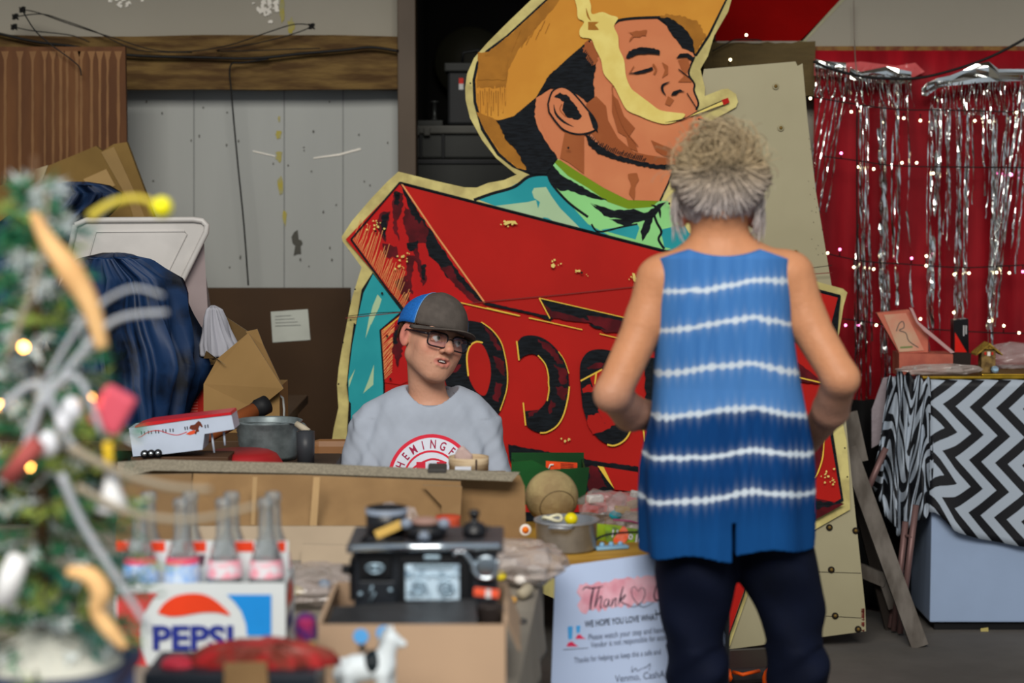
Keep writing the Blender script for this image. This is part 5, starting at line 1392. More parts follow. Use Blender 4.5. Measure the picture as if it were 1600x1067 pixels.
def bag(name, label, c, r, mm, seed, cat='plastic bag', flat=.5, filler=None, rotz=0):
    """crumpled bag; c is the point of the surface it lies on"""
    random.seed(seed)
    t_ = thing(name, label, cat, c)
    m = MB(); n = 26; vs = []; R_ = RZ(rotz)
    for i in range(n // 2 + 1):
        ph = math.pi * i / (n // 2)
        for k in range(n):
            an = 2 * math.pi * k / n
            d = Vector((math.sin(ph) * math.cos(an), math.sin(ph) * math.sin(an), math.cos(ph)))
            kx = abs(d.x) ** .7 * math.copysign(1, d.x); ky = abs(d.y) ** .7 * math.copysign(1, d.y)
            w_ = 1 + .28 * noise.noise(d * 2.2 + Vector((seed, 0, 0))) + .14 * noise.noise(d * 6 + Vector((0, seed, 0)))
            v = Vector((kx * r[0] * w_, ky * r[1] * w_, max(-.96, d.z * w_) * r[2] + r[2]))
            vs.append(Vector(c) + R_ @ v)
    fs = [((i + 1) * n + k, (i + 1) * n + (k + 1) % n, i * n + (k + 1) % n, i * n + k) for i in range(n // 2) for k in range(n)]
    m.add(vs, fs, mm, False); m.build('bag_film', t_)
    if filler:
        for j, (fc, mm2, kind) in enumerate(filler):
            m = MB(); q = Vector(c) + R_ @ Vector((fc[0] * r[0], fc[1] * r[1], r[2] * fc[2])); s_ = r[2] * .5
            if kind == 'ball': m.ball(q, (s_ * .8, s_ * .7, s_ * .6), mm2, 12)
            else: m.box(q, (s_ * 1.8, s_ * 1.2, s_ * .8), mm2, RZ(random.uniform(-1, 1)) @ RY(random.uniform(-.3, .3)), s_ * .15)
            m.build('toy_inside', t_)
    return t_
C_ = lambda n, c: mat('toy_' + n, c, rough=.45)
p = W(620, 862, 3.72); bag('plastic_bag', 'crumpled clear bag with brown bits behind the left toy pan', (p.x, 3.72, TOP), (.055, .04, .085), film, 5, filler=[((0, 0, 1.0), C_('rust', (150, 80, 45)), 'box'), ((.3, -.2, .5), C_('blue', (70, 90, 150)), 'ball')])
p = WZ(800, 900, TOP)
bag('plastic_bag', 'large cloudy plastic bag with small parts near the right end of the front table', (W(815, 0, 3.86).x, 3.86, TOP + .004), (.085, .10, .038), film2, 9, filler=[((-.3, -.5, 1.2), C_('white', (205, 200, 195)), 'box'), ((.35, -.6, .8), C_('white', (205, 200, 195)), 'box'), ((-.5, -.8, .7), C_('yellow', (200, 180, 40)), 'ball'), ((.5, .1, 1.1), C_('pale', (190, 180, 170)), 'box'), ((0, -.8, .5), C_('white', (205, 200, 195)), 'ball')])
p = WZ(475, 940, TOP); bag('plastic_bag', 'cloudy plastic bag lying left of the stove box', (p.x + .02, p.y, TOP + .004), (.075, .11, .03), film2, 14, filler=[((.3, -.4, 1.3), C_('blue2', (80, 160, 210)), 'ball'), ((-.4, -.5, 1.0), C_('yellow', (200, 180, 40)), 'box')])
p = WZ(800, 955, TOP)
for i, (px, py, col, nm, lb) in enumerate(((822, 935, (150, 140, 120), 'paper_roll', 'grey rolled strip at the right end of the front table'), (836, 912, (200, 195, 185), 'white_ring', 'white ring toy beside the cloudy bag'), (798, 945, (206, 150, 60), 'orange_bead', 'orange bead right of the stove box'), (812, 975, (60, 60, 62), 'key_ring', 'thin black ring right of the stove box'))):
    q = WZ(px, py, TOP); m = MB()
    if nm in ('key_ring', 'white_ring'):
        r_ = .012 if nm == 'key_ring' else .020
        m.tube([q + Vector((math.cos(a) * r_, math.sin(a) * r_ * 1.2, .006)) for a in [2 * math.pi * k / 16 for k in range(17)]], .002 if nm == 'key_ring' else .006, mat(nm, col), 6)
    elif nm == 'orange_bead': m.ball(q + Vector((0, 0, .009)), (.012, .012, .008), mat(nm, col), 12)
    else: m.tube([q + Vector((-.01, -.03, .014)), q + Vector((.004, 0, .016)), q + Vector((0, .035, .014))], [.010, .012, .011], mat(nm, col), 10)
    tag(m.build(nm), lb, 'trinket')
# toy horse in front
hz = thing('toy_horse', 'small white toy horse with a black saddle in front of the tan box', 'toy', (W(585, 1060, 2.84).x, 2.84, TOP))
D = 2.84
def q_(px, py, dy=0): return tuple(W(px, py, D + dy))
o_ = W(585, 1060, D)
f = Field(axis((o_.x - .09, o_.x + .08, .0022)), axis((2.79, 2.89, .0025)), axis((TOP - .002, W(0, 960, D).z, .0022)))
f.cone(q_(555, 1045), q_(598, 1040), .021, .018, .01); f.cone(q_(598, 1035), q_(612, 1000), .016, .011, .01)
f.cone(q_(612, 998), q_(630, 1006), .0095, .0055, .005); f.cone(q_(610, 990), q_(606, 978, -.005), .004, .002, .003); f.cone(q_(613, 990), q_(612, 977, .006), .004, .002, .003)
for px, dy in ((543, -.014), (549, .014), (598, -.013), (606, .013)):
    x = W(px, 1050, D).x; f.chain([(x, D + dy, W(0, 1050, D).z), (x + .002, D + dy, TOP + .03), (x, D + dy, TOP + .004)], [.011, .0065, .007], .006)
f.chain([q_(535, 1035), q_(530, 1055), q_(531, 1075)], [.007, .009, .004], .004)
whh = mat('toy_horse_white', (196, 204, 208), rough=.5, var=.12, scale=30)
f.mesh('body', whh, hz)
m = MB(); c = Vector(q_(583, 1034)); m.ball(c + Vector((0, 0, -.001)), (.016, .0235, .019), mat('saddle_black', (18, 26, 30), rough=.4), 18); m.tube([c + Vector((-.013, -.0, .016)), c + Vector((-.018, 0, .024))], .005, MATS['saddle_black'], 8); m.build('saddle', hz)
m = MB(); m.tube([q_(604, 982), q_(598, 998), q_(594, 1014)], [.004, .006, .004], mat('mane_grey', (150, 156, 160)), 8); m.build('mane', hz)
# ---- soda carton with eight bottles
PK = thing('bottle_carton', 'white soda carton with red and blue panels holding eight empty bottles', 'carton', (W(320, 1040, 3.2).x, 3.27, TOP + .0005))
D = 3.19
cw = mat('carton_white', (198, 204, 206), rough=.5, var=.04); cr = mat('carton_red', (206, 66, 66), rough=.5); cbm = mat('carton_blue', (30, 136, 214), rough=.5); cn = mat('carton_navy', (36, 48, 130), rough=.5); cor = mat('carton_orange_red', (214, 62, 30), rough=.5)
xa, xb = W(180, 950, D).x, W(446, 950, D).x; ztp = W(0, 911, D).z; dpt = .135
m = MB(); m.box(((xa + xb) / 2, D + .002, (TOP + ztp) / 2), (xb - xa, .003, ztp - TOP), cw)
def cp(pts, mm, o): m.poly([W(x, y, D - o) for x, y in pts], mm)
cp([(183, 926), (247, 926), (236, 940), (224, 960), (219, 985), (220, 1010), (228, 1035), (240, 1052), (183, 1052)], cr, .0012)
cp([(354, 929), (424, 929), (424, 993), (386, 993), (384, 975), (377, 955), (366, 940)], cbm, .0012)
cp(sm([(246, 958), (256, 943), (275, 931), (300, 927), (322, 930), (342, 942), (360, 961), (340, 957), (315, 957), (285, 962), (265, 963), (250, 959)], 4), cor, .0016)
Rx = Matrix(((1, 0, 0, 0), (0, 0, -1, 0), (0, 1, 0, 0), (0, 0, 0, 1)))
m.text('PEPSI', 53 * D / F, cn, Matrix.Translation(W(302, 1014, D - .002)) @ Rx, bold=.0020, sx=1.12, space=1.0)
cp([(240, 1048), (355, 1048), (340, 1054), (260, 1054)], cn, .0014)
m.build('front_panel', PK)
m = MB(); m.box(((xa + xb) / 2, D + dpt, (TOP + ztp) / 2), (xb - xa, .003, ztp - TOP), cw); m.build('back_panel', PK)
for x, nm in ((xa + .0015, 0), (xb - .0015, 1)):
    m = MB(); m.box((x, D + dpt / 2, (TOP + ztp) / 2), (.003, dpt, ztp - TOP), cw)
    if nm:
        m.poly([Vector((x + .0018, D + .03 + yy, TOP + zz_)) for yy, zz_ in ((0, .09), (.07, .09), (.08, .11), (.035, .135), (-.01, .11))], cor)
        m.poly([Vector((x + .0018, D + .02 + yy, TOP + zz_)) for yy, zz_ in ((0, .05), (.08, .05), (.08, .075), (0, .075))], cn)
    m.build('side_panel', PK)
zc2 = W(0, 845, D + dpt / 2).z
m = MB(); m.box(((xa + xb) / 2, D + dpt / 2, (TOP + zc2) / 2), (xb - xa - .004, .003, zc2 - TOP), cw)
for i, (x0, x1) in enumerate(((182, 205), (223, 258), (286, 322), (366, 396), (434, 446))):
    m.poly([W(x, y, D + dpt / 2 - .0022) for x, y in ((x0, 838 + 8), (x1, 838 + 8), (x1, 862), (x0, 862))], cor)
m.poly([W(x, y, D + dpt / 2 - .0022) for x, y in ((296, 868), (322, 866), (318, 884), (300, 884))], mat('logo_dark', (90, 60, 75)))
m.build('centre_divider', PK)
m = MB(); m.box(((xa + xb) / 2, D + dpt / 2, TOP + .002), (xb - xa - .006, dpt - .006, .003), cw); m.build('base', PK)
gm = bpy.data.materials.new('bottle_glass'); gm.use_nodes = True
_n = gm.node_tree; _n.nodes.remove(_n.nodes['Principled BSDF'])
_t = _n.nodes.new('ShaderNodeBsdfTransparent'); _t.inputs['Color'].default_value = (.93, .95, .95, 1)
_g = _n.nodes.new('ShaderNodeBsdfGlossy'); _g.inputs['Roughness'].default_value = .12
_d = _n.nodes.new('ShaderNodeBsdfDiffuse'); _d.inputs['Color'].default_value = (.8, .82, .82, 1)
_lw = _n.nodes.new('ShaderNodeLayerWeight'); _lw.inputs['Blend'].default_value = .35
_x = _n.nodes.new('ShaderNodeMixShader'); _y = _n.nodes.new('ShaderNodeMixShader'); _y.inputs[0].default_value = .10
_n.links.new(_lw.outputs['Facing'], _x.inputs[0]); _n.links.new(_y.outputs[0], _x.inputs[1]); _n.links.new(_g.outputs[0], _x.inputs[2])
_n.links.new(_t.outputs[0], _y.inputs[1]); _n.links.new(_d.outputs[0], _y.inputs[2]); _n.links.new(_x.outputs[0], _n.nodes['Material Output'].inputs[0])
lab1 = mat('bottle_label_blue', (120, 165, 225), rough=.4, c2=(190, 205, 225), scale=60); lab2 = mat('bottle_label_pink', (226, 150, 165), rough=.4, c2=(205, 205, 210), scale=70); lab3 = mat('bottle_label_red', (214, 80, 110), rough=.4)
def bottle(loc, label, kind):
    t_ = thing('soda_bottle', label, 'bottle', loc, 0, 'empty bottles in the carton')
    m = MB(); hB = .266
    pr = [(0, .002), (.026, 0), (.0295, .004), (.0295, .09), (.0285, .11), (.029, .135), (.0275, .16), (.0200, .186), (.0135, .205), (.0120, .245), (.0124, .252), (.0140, .253), (.0140, .261), (.0125, hB), (.0105, hB), (.0105, .205), (.0170, .186), (.0245, .16), (.0262, .135), (.0262, .01), (0, .008)]
    m.lathe(pr, (0, 0, 0), gm, 24); m.build('glass', t_, local=True)
    m = MB(); mm = lab1 if kind == 0 else lab2
    m.lathe([(.0298, .10), (.0289, .115), (.0296, .137), (.0279, .160)] if kind == 0 else [(.0296, .138), (.0285, .155), (.0262, .166)], (0, 0, 0), mm, 24)
    if kind == 0: m.lathe([(.0279, .160), (.0250, .171)], (0, 0, 0), lab3, 24)
    m.build('printed_label', t_, local=True); return t_
pitch = (xb - xa) / 4
b1 = bottle((0, 0, 0), 'x', 0); b2 = bottle((0, 0, 0), 'x', 1)
names = ('leftmost', 'second from left', 'third from left', 'rightmost')
zl = TOP + .0045 + .0
first = {0: b1, 1: b2}; used = set()
for row in (0, 1):
    for k in range(4):
        kind = 0 if k < 2 else 1
        x = xa + pitch * (k + .5) + (0.004 if row else 0); y = D + dpt * (.27 + .48 * row); dz = 0
        lb = 'empty clear bottle with %s print, %s in the %s row of the carton' % (('blue', 'pink')[kind], names[k], ('front', 'back')[row])
        if kind not in used: used.add(kind); o = first[kind]; o.location = (x, y, zl + dz); o['label'] = lb
        else: dup(first[kind], (x, y, zl + dz), lb)
# ================================================================ on the yellow table
def yl(lx, ly, z=TOP): return Vector((Y0.x + lx * math.cos(yaw) - ly * math.sin(yaw), Y0.y + lx * math.sin(yaw) + ly * math.cos(yaw), z))
alu = mat('aluminium', (150, 154, 160), rough=.35, metal=.45, var=.35, scale=14)
pc = W(885, 862, 4.21); pc.z = TOP + .0005
t_ = thing('saucepan', 'dented aluminium pot on the corner of the yellow table', 'pot', pc)
m = MB(); m.lathe([(0, 0), (.058, 0), (.064, .006), (.066, .060), (.070, .062), (.070, .066), (.064, .066), (.062, .008), (0, .004)], pc, alu, 40); m.build('bowl', t_)
m = MB(); m.tube([pc + Vector((-.030, -.055, .058)), pc + Vector((-.038, -.075, .060)), pc + Vector((.0, -.085, .060)), pc + Vector((.014, -.06, .058))], .004, alu, 8); m.build('handle', t_)
m = MB(); c = pc + Vector((.010, .0, .066)); m.ball(c, (.0145, .0145, .0135), mat('yellow_plastic', (212, 196, 16), rough=.3), 18); tag(m.build('yellow_ball'), 'small yellow ball resting in the aluminium pot', 'ball')
m = MB(); c = pc + Vector((-.030, .01, .066)); m.tube([c + Vector((.020 * math.cos(a), .02 * math.sin(a), .004 * math.sin(a * 2))) for a in [2 * math.pi * i / 18 for i in range(19)]], .0035, mat('cream_cord', (206, 200, 170)), 8, cap=False); tag(m.build('cord_loop'), 'cream cord loop hanging on the pot rim', 'cord')
m = MB(); c = W(821, 828, 4.30); m.lathe([(.006, -.006), (.013, -.004), (.013, .004), (.006, .006), (.006, -.006)], c, mat('white_plastic', (214, 206, 196)), 20, RX(rad(80))); m.lathe([(0, .004), (.006, .004), (.0075, .007), (0, .008)], c, mat('orange_plastic', (230, 110, 20)), 14, RX(rad(80))); tag(m.build('orange_ring_toy'), 'white and orange ring toy between cardboard and pot', 'toy')
# leather ball
bc = W(862, 778, 4.53); bc.z = TOP + .0625
t_ = thing('ball', 'large worn tan leather ball with a curved seam behind the pot', 'ball', bc - Vector((0, 0, .062)))
lea = mat('worn_leather', (158, 140, 98), rough=.75, c2=(132, 112, 78), scale=18, bump=.2, bscale=80)
m = MB(); m.ball(bc, .0615, lea, 40); m.build('leather_cover', t_)
m = MB(); q = []
for i in range(60):
    a = 2 * math.pi * i / 59; d = Vector((.30 + .62 * math.cos(a), -.72 + .12 * math.cos(2 * a), .02 + .62 * math.sin(a) - .30)).normalized(); q.append(bc + d * .0618)
m.tube(q, .0011, mat('seam_thread', (92, 76, 52)), 5, cap=False); m.build('seam', t_)
# green box and booklet
gb = W(860, 790, 4.82)
t_ = thing('green_box', 'dark green open box behind the leather ball', 'box', (gb.x, 4.86, TOP))
gm_ = mat('green_card', (12, 72, 26), rough=.6, c2=(6, 52, 18), scale=4)
xa_, xb_ = W(799, 0, 4.8).x, W(918, 0, 4.8).x; zA = W(0, 730, 4.8).z
m = MB(); m.slab([W(799, 722, 4.8), W(832, 719, 4.8), W(860, 734, 4.8), W(921, 730, 4.8), W(916, 768, 4.8), Vector((xb_ - .005, 4.8, TOP)), Vector((xa_, 4.8, TOP))], (0, .004, 0), gm_); m.build('front_panel', t_)
m = MB(); m.box(((xa_ + xb_) / 2, 4.95, (TOP + zA) / 2 + .008), (xb_ - xa_, .004, zA - TOP + .014), gm_); m.build('back_panel', t_)
for x in (xa_ + .002, xb_ - .004): m = MB(); m.box((x, 4.878, (TOP + zA) / 2), (.004, .14, zA - TOP - .001), gm_); m.build('side_panel', t_)
m = MB(); m.box(((xa_ + xb_) / 2, 4.878, TOP + .004), (xb_ - xa_ - .012, .14, .004), gm_); m.build('base', t_)
m = MB(); c_ = [W(853, 721, 4.86), W(902, 724, 4.86), W(902, 760, 4.86), W(853, 760, 4.86)]
m.slab([Vector((p_.x, 4.86, p_.z)) for p_ in c_], (0, .012, 0), mat('orange_cover', (222, 74, 26), c2=(200, 56, 20), scale=40))
m.tube([W(x, y, 4.858) for x, y in ((857, 733), (860, 726), (865, 726))], .0025, mat('white_plastic', (214, 206, 196)), 6)
for i in range(4): m.poly([W(x, y, 4.8585) for x, y in ((876, 724 + i * 2.4), (896, 725 + i * 2.4), (896, 725.8 + i * 2.4), (876, 724.8 + i * 2.4))], mat('dark_print', (96, 30, 20)))
tag(m.build('orange_booklet'), 'orange booklet standing in the green box', 'book')
m = MB(); c = W(842, 731, 4.85); m.ball(c, (.0095, .007, .0095), mat('white_plastic', (214, 206, 196)), 14); m.tube([c, Vector((c.x, 4.85, TOP + .008))], .003, mat('white_plastic', (214, 206, 196)), 6); tag(m.build('white_ball'), 'white round ball on a stick showing inside the green box', 'ball')
# bags of small toys
def ytop(px, py): return WZ(px, py, TOP + .0005)
p = ytop(958, 815); p = yl(.13, .30)
bag('plastic_bag', 'clear bag with a small red and white toy beside the leather ball', W(945, 0, 4.50).x * Vector((1, 0, 0)) + Vector((0, 4.50, TOP + .001)), (.055, .05, .040), film, 21, filler=[((-.35, -.5, 1.1), C_('red', (180, 40, 50)), 'box'), ((-.35, -.5, 1.65), C_('white', (205, 200, 195)), 'box')], flat=.4)
bag('plastic_bag', 'clear bag with tan and blue bits touching the woman on her left', W(985, 0, 4.48).x * Vector((1, 0, 0)) + Vector((0, 4.48, TOP + .001)), (.05, .055, .038), film, 33, filler=[((-.3, -.6, 1.2), C_('tan', (186, 150, 80)), 'box'), ((.3, -.4, 1.5), C_('tan2', (170, 140, 100)), 'box'), ((-.6, -.7, .9), C_('teal', (30, 150, 170)), 'ball'), ((.5, .2, 1.9), C_('white', (205, 200, 195)), 'box')])
bag('plastic_bag', 'cloudy zip bag with a purple seal lying behind the cartoon packet', W(1008, 0, 4.36).x * Vector((1, 0, 0)) + Vector((0, 4.36, TOP + .001)), (.055, .05, .026), film2, 40)
m = MB(); m.tube([W(958, 812, 4.31), W(985, 814, 4.31), W(1006, 820, 4.32)], .0022, mat('purple_zip', (150, 60, 100)), 6); tag(m.build('zip_strip'), 'purple zip strip of the cloudy bag', 'strip')
m = MB(); m.slab([W(x, y, 4.32) for x, y in ((928, 818), (972, 822), (968, 852), (934, 852))], (0, .006, 0), mat('green_packet', (142, 170, 36), rough=.4))
m.slab([W(x, y, 4.30) for x, y in ((945, 822), (1032, 830), (1030, 856), (948, 852))], (0, .006, 0), mat('cartoon_packet', (128, 166, 40), c2=(96, 120, 60), scale=60, rough=.35))
lw_ = mat('letter_white', (214, 214, 224)); ln_ = mat('letter_navy', (40, 30, 80))
RxY = Rx
for body, x, y, sz in (('HaHo', 955, 833, 15), ('Jersey', 992, 841, 15)):
    for o_f, mm, bd in ((.0015, ln_, .0012), (.0028, lw_, .0003)):
        m.text(body, sz * 4.3 / F * 1.2, mm, Matrix.Translation(W(x, y + 6, 4.30 - o_f)) @ RxY @ Matrix.Rotation(rad(-7), 4, 'Z'), bold=bd, sx=.78, align='CENTER' if 0 else 'LEFT')
q = sm([(966, 832), (974, 822), (982, 832), (978, 846), (962, 852), (958, 842)]); m.poly([W(x, y, 4.296) for x, y in q], mat('cartoon_orange', (220, 90, 50), c2=(214, 120, 100), scale=70))
tag(m.build('sweet_packet'), 'green packet with white cartoon lettering at the front of the yellow table', 'packet')
m = MB(); c = ytop(955, 858); m.box(c + Vector((0, .0, .004)), (.075, .022, .007), mat('pale_blue_toy', (120, 160, 190)), RZ(yaw), .003)
for k in range(3): m.ball(c + Vector((-.02 + k * .02, -.002 + k * .006, .010)), .006, mat('pale_blue_toy', (120, 160, 190)), 10)
tag(m.build('blue_toy'), 'flat pale blue toy lying at the table edge right of the pot', 'toy')
m = MB(); c = yl(.17, .12, TOP + .03); m.tube(catmull([c + Vector((-.03, 0, -.02)), c + Vector((0, .01, 0)), c + Vector((.04, .02, .006)), c + Vector((.08, .03, .006))], 5), .005, mat('black_strap', (16, 16, 20)), 8, flat=.4); tag(m.build('black_strap'), 'thin black strap lying over the toy bags', 'strap')
m = MB(); m.slab([W(x, y, 4.50) for x, y in ((913, 804), (945, 802), (944, 822), (914, 822))], (0, .01, 0), mat('grey_card', (140, 146, 150))); tag(m.build('grey_card'), 'pale grey card between the pot and the toy bags', 'card')
# round wooden box with white sticker, standing behind the cardboard rim
cbx = W(731, 0, 4.56); zz0 = W(0, 741, 4.56).z
m = MB(); m.box((cbx.x + .01, 4.47 + .09, (TOP + zz0) / 2), (.15, .12, zz0 - TOP - .001), card); tag(m.build('small_carton'), 'small cardboard box hidden behind the rim under the round wooden box', 'box')
t_ = thing('round_wooden_box', 'round pale wooden box with a white sticker on the cardboard rim before the boy', 'box', (cbx.x, 4.56, zz0))
rw = mat('pale_wood', (186, 166, 136), rough=.6, stretch=(1, 1, 12), scale=8, c2=(158, 134, 104)); zr = W(0, 713, 4.56).z - zz0
m = MB(); m.lathe([(0, .002), (.0445, .002), (.0455, 0), (.0455, zr * .52), (.0465, zr * .54), (.0465, zr), (.044, zr), (.043, .006), (0, .006)], (cbx.x, 4.56, zz0), rw, 40); m.build('box_wall', t_)
m = MB(); m.slab([W(x, y, 4.512) for x, y in ((711, 729), (736, 729), (736, 736), (711, 736))], (0, .002, 0), mat('sticker_white', (200, 204, 215))); m.build('sticker', t_)
m = MB(); m.box((W(743, 0, 4.51).x, 4.514, zz0 + zr * .5), (.004, .003, zr * .95), mat('dark_clasp', (60, 45, 40))); m.build('clasp', t_)
def lump(name, label, cat, levels, D, dp, mm, seed=1, fold=.012, nf=9, parent=None, n=40):
    """soft heap of cloth: levels are (row, left column, right column)"""
    m = MB(); vs = []; L_ = len(levels); rows = []
    for i in range((L_ - 1) * 5 + 1):
        t = i / 5; j = min(int(t), L_ - 2); f_ = t - j
        a, b_ = levels[j], levels[j + 1]; rows.append([a[k] + (b_[k] - a[k]) * f_ for k in range(3)])
    for i, (y, xl_, xr_) in enumerate(rows):
        A_, B_ = W(xl_, y, D), W(xr_, y, D); c = (A_ + B_) / 2; rx = (B_.x - A_.x) / 2; e = min(1, (i + .6) / 4)
        for k in range(n):
            an = 2 * math.pi * k / n
            v = noise.noise(Vector((math.cos(an) * nf * .35, math.sin(an) * nf * .35 + seed, c.z * 3.5)))
            v2 = 1 - abs(noise.noise(Vector((math.cos(an) * nf * .6 + 7, math.sin(an) * nf * .6 + seed, c.z * 2.2)))) * 2
            w_ = 1 + (fold / max(rx, .05)) * (v * 2 + v2)
            vs.append(Vector((c.x + rx * math.cos(an) * w_, D + dp * .5 + dp * .5 * math.sin(an) * e * (1 + (v * 1.4 + v2 * .9) * fold * 14), c.z)))
    N = len(rows)
    fs = [(i * n + k, (i + 1) * n + k, (i + 1) * n + (k + 1) % n, i * n + (k + 1) % n) for i in range(N - 1) for k in range(n)]
    fs += [tuple(range(n)), tuple(range(N * n - 1, (N - 1) * n - 1, -1))]
    m.add(vs, fs, mm, True)
    return tag(m.build(name, parent), label, cat)
lump('crumpled_tissue', 'pinkish crumpled tissue sticking out of the round wooden box', 'tissue', [(698, 721, 724), (703, 715, 729), (712, 711, 738), (722, 712, 738)], 4.545, .03, mat('pink_tissue', (176, 152, 146), rough=.9), 4, .004)
m = MB(); c = W(683, 737, 4.36); m.box(c + Vector((0, .015, .004)), (.042, .05, .014), mat('binder_black', (60, 58, 56), rough=.5), RX(rad(8)), .004); tag(m.build('binder_clip'), 'dark clip on the rim of the long cardboard box', 'clip')

# ================================================================ behind the cardboard, left
crate_z = .80
m = MB(); x0, x1 = W(150, 0, 4.8).x, W(496, 0, 4.8).x
t_ = thing('storage_crate', 'dark crate behind the cardboard carrying the toy trailer and the bucket', 'crate', ((x0 + x1) / 2, 5.06, 0))
m.box(((x0 + x1) / 2, 5.06, crate_z / 2 - .011), (x1 - x0, .56, crate_z - .022), mat('dark_crate', (44, 32, 24)), bev=.006); m.build('crate_body', t_)
m = MB(); m.box(((x0 + x1) / 2, 5.06, crate_z - .011), (x1 - x0 + .01, .57, .022), mat('crate_lid', (56, 42, 32)), bev=.004); m.build('lid', t_)
# toy horse trailer
DT = 4.86
bt_ = W(0, 714, DT).z
m = MB(); m.box((W(270, 0, DT).x, DT + .06, (crate_z + bt_) / 2), (.24, .11, bt_ - crate_z - .001), mat('brown_carton', (72, 48, 30)), bev=.002); tag(m.build('brown_carton'), 'low brown carton under the toy horse trailer', 'box')
t_ = thing('toy_horse_trailer', 'white toy horse trailer with a red roof and a running horse on its side', 'toy', (W(270, 0, DT).x, DT + .05, bt_ + .002))
tw = mat('trailer_white', (178, 188, 205), rough=.3, spec=.5); tr = mat('trailer_red', (186, 26, 34), rough=.3, spec=.5)
Z3 = lambda *p: zz(190, 630, 8.42, p)
def tpoly(m, pts, mm, o=0.0): m.poly([W(x, y, DT - o) for x, y in pts], mm)
m = MB(); m.slab([W(x, y, DT) for x, y in Z3((95, 325), (400, 285), (1445, 150), (1485, 340), (1090, 405), (1065, 610), (560, 670), (150, 700))], (0, .095, 0), tw)
for i, x in enumerate((255, 345, 440, 535, 630)):
    for d in (0, 38): tpoly(m, Z3((x + d, 370 - i * 9), (x + d + 14, 368 - i * 9), (x + d + 18, 412 - i * 9), (x + d + 4, 414 - i * 9)), mat('window_dark', (30, 30, 40)), .0006)
for x, y in ((825, 310), (855, 306), (1090, 285), (1125, 280)): tpoly(m, Z3((x, y), (x + 15, y - 2), (x + 20, y + 42), (x + 6, y + 44)), MATS['window_dark'], .0006)
for a_, w_ in ((Z3((215, 450), (270, 430), (340, 385), (430, 360), (520, 365), (620, 400), (720, 418), (800, 400), (860, 375)), 1.1),): m.ribbon([W(x, y, DT - .0009) for x, y in sm(a_)], w_ * DT / F, tr)
tpoly(m, Z3((890, 330), (905, 290), (960, 280), (1010, 230), (1040, 250), (1070, 310), (1050, 315), (1030, 290), (1010, 330), (1020, 370), (990, 380), (980, 410), (960, 400), (975, 350), (930, 350)), mat('horse_brown', (96, 42, 24)), .001)
tpoly(m, Z3((845, 405), (900, 370), (960, 350), (975, 380), (1010, 370), (950, 405), (900, 418)), mat('flame_red', (206, 74, 40)), .0008)
m.build('trailer_body', t_)
m = MB(); m.slab([W(x, y, DT - .002) for x, y in Z3((180, 295), (330, 250), (900, 180), (1430, 118), (1447, 150), (900, 215), (400, 288), (170, 318))], (0, .099, 0), tr); m.build('roof', t_)
wh = mat('wheel_chrome', (190, 196, 200), rough=.2, metal=.9); tyre = mat('tyre', (20, 20, 24))
for x, y in Z3((305, 665), (390, 660), (480, 655)):
    c = W(x, y, DT - .001); m = MB(); R90 = RX(rad(90)); m.lathe([(0, -.012), (.0088, -.012), (.0098, -.008), (.0098, .004), (0, .004)], c, tyre, 20, R90); m.lathe([(0, .0045), (.0062, .0045), (.004, .0075), (0, .008)], c, wh, 16, R90); m.build('wheel', t_)
for q in (Z3((1185, 395), (1220, 650)), Z3((1345, 375), (1360, 555))):
    m = MB(); m.tube([W(q[0][0], q[0][1], DT + .03), W(q[1][0], q[1][1], DT + .03)], .0028, tw, 8); m.build('support_leg', t_)
# red lid, bucket, tube, mug
c = W(368, 728, 4.96); c.z = crate_z
m = MB(); m.lathe([(.118, .0), (.118, .008), (.108, .018), (.092, .042), (.075, .050), (0, .052)], (c.x + .005, 5.02, crate_z + .001), mat('red_lid', (150, 30, 34), rough=.4, spec=.5), 40)
tag(m.build('red_dome'), 'dark red dome lying in front of the metal bucket', 'dome')
bk = W(420, 700, 5.24); bk.z = crate_z + .001
t_ = thing('metal_bucket', 'galvanised metal bucket with a wooden grip behind the cardboard', 'bucket', bk)
gal = mat('galvanised', (120, 130, 132), rough=.4, metal=.35, var=.5, scale=22, lo=.35, hi=.65)
zh = W(0, 657, 5.24).z - bk.z
m = MB(); pr = [(0, .004), (.072, .004), (.074, 0)]
for i in range(7): pr += [(.074 + .010 * i / 6, zh * (.1 + .12 * i)), (.0765 + .010 * i / 6, zh * (.14 + .12 * i))]
pr += [(.088, zh - .004), (.091, zh), (.088, zh + .002), (.085, zh - .002), (.072, .008), (0, .008)]
m.lathe(pr, bk, gal, 44); m.build('pail', t_)
m = MB(); e1, e2 = bk + Vector((-.088, 0, zh - .006)), bk + Vector((.086, -.01, zh - .006)); g1, g2 = W(463, 662, 5.18), W(482, 674, 5.16)
m.tube(catmull([e1, e1.lerp(g1, .5) + Vector((0, -.05, .008)), g1, g2, e2 + Vector((.012, -.02, 0)), e2], 6), .0022, gal, 6); m.build('wire_handle', t_)
m = MB(); m.tube([g1, g1.lerp(g2, .5), g2], [.008, .009, .008], mat('wooden_grip', (170, 160, 140)), 12); m.build('grip', t_)
m = MB(); m.lathe([(0, 0), (.022, 0), (.024, .09), (.021, .09), (.02, .005), (0, .005)], (W(484, 0, 5.1).x - .02, 5.10, crate_z + .001), mat('dark_mug', (46, 48, 52), rough=.4), 24); tag(m.build('dark_cup'), 'dark cup standing between the bucket and the chair', 'cup')
m = MB(); m.box((W(464, 0, 4.93).x, 4.93, crate_z + .012), (.035, .03, .022), mat('green_tin', (90, 130, 30)), bev=.003); tag(m.build('green_tin'), 'small green tin at the foot of the bucket', 'tin')
t_ = thing('cardboard_tube', 'brown tube with a black end cap leaning between trailer and bucket', 'tube', (W(345, 0, 5.32).x, 5.32, crate_z))
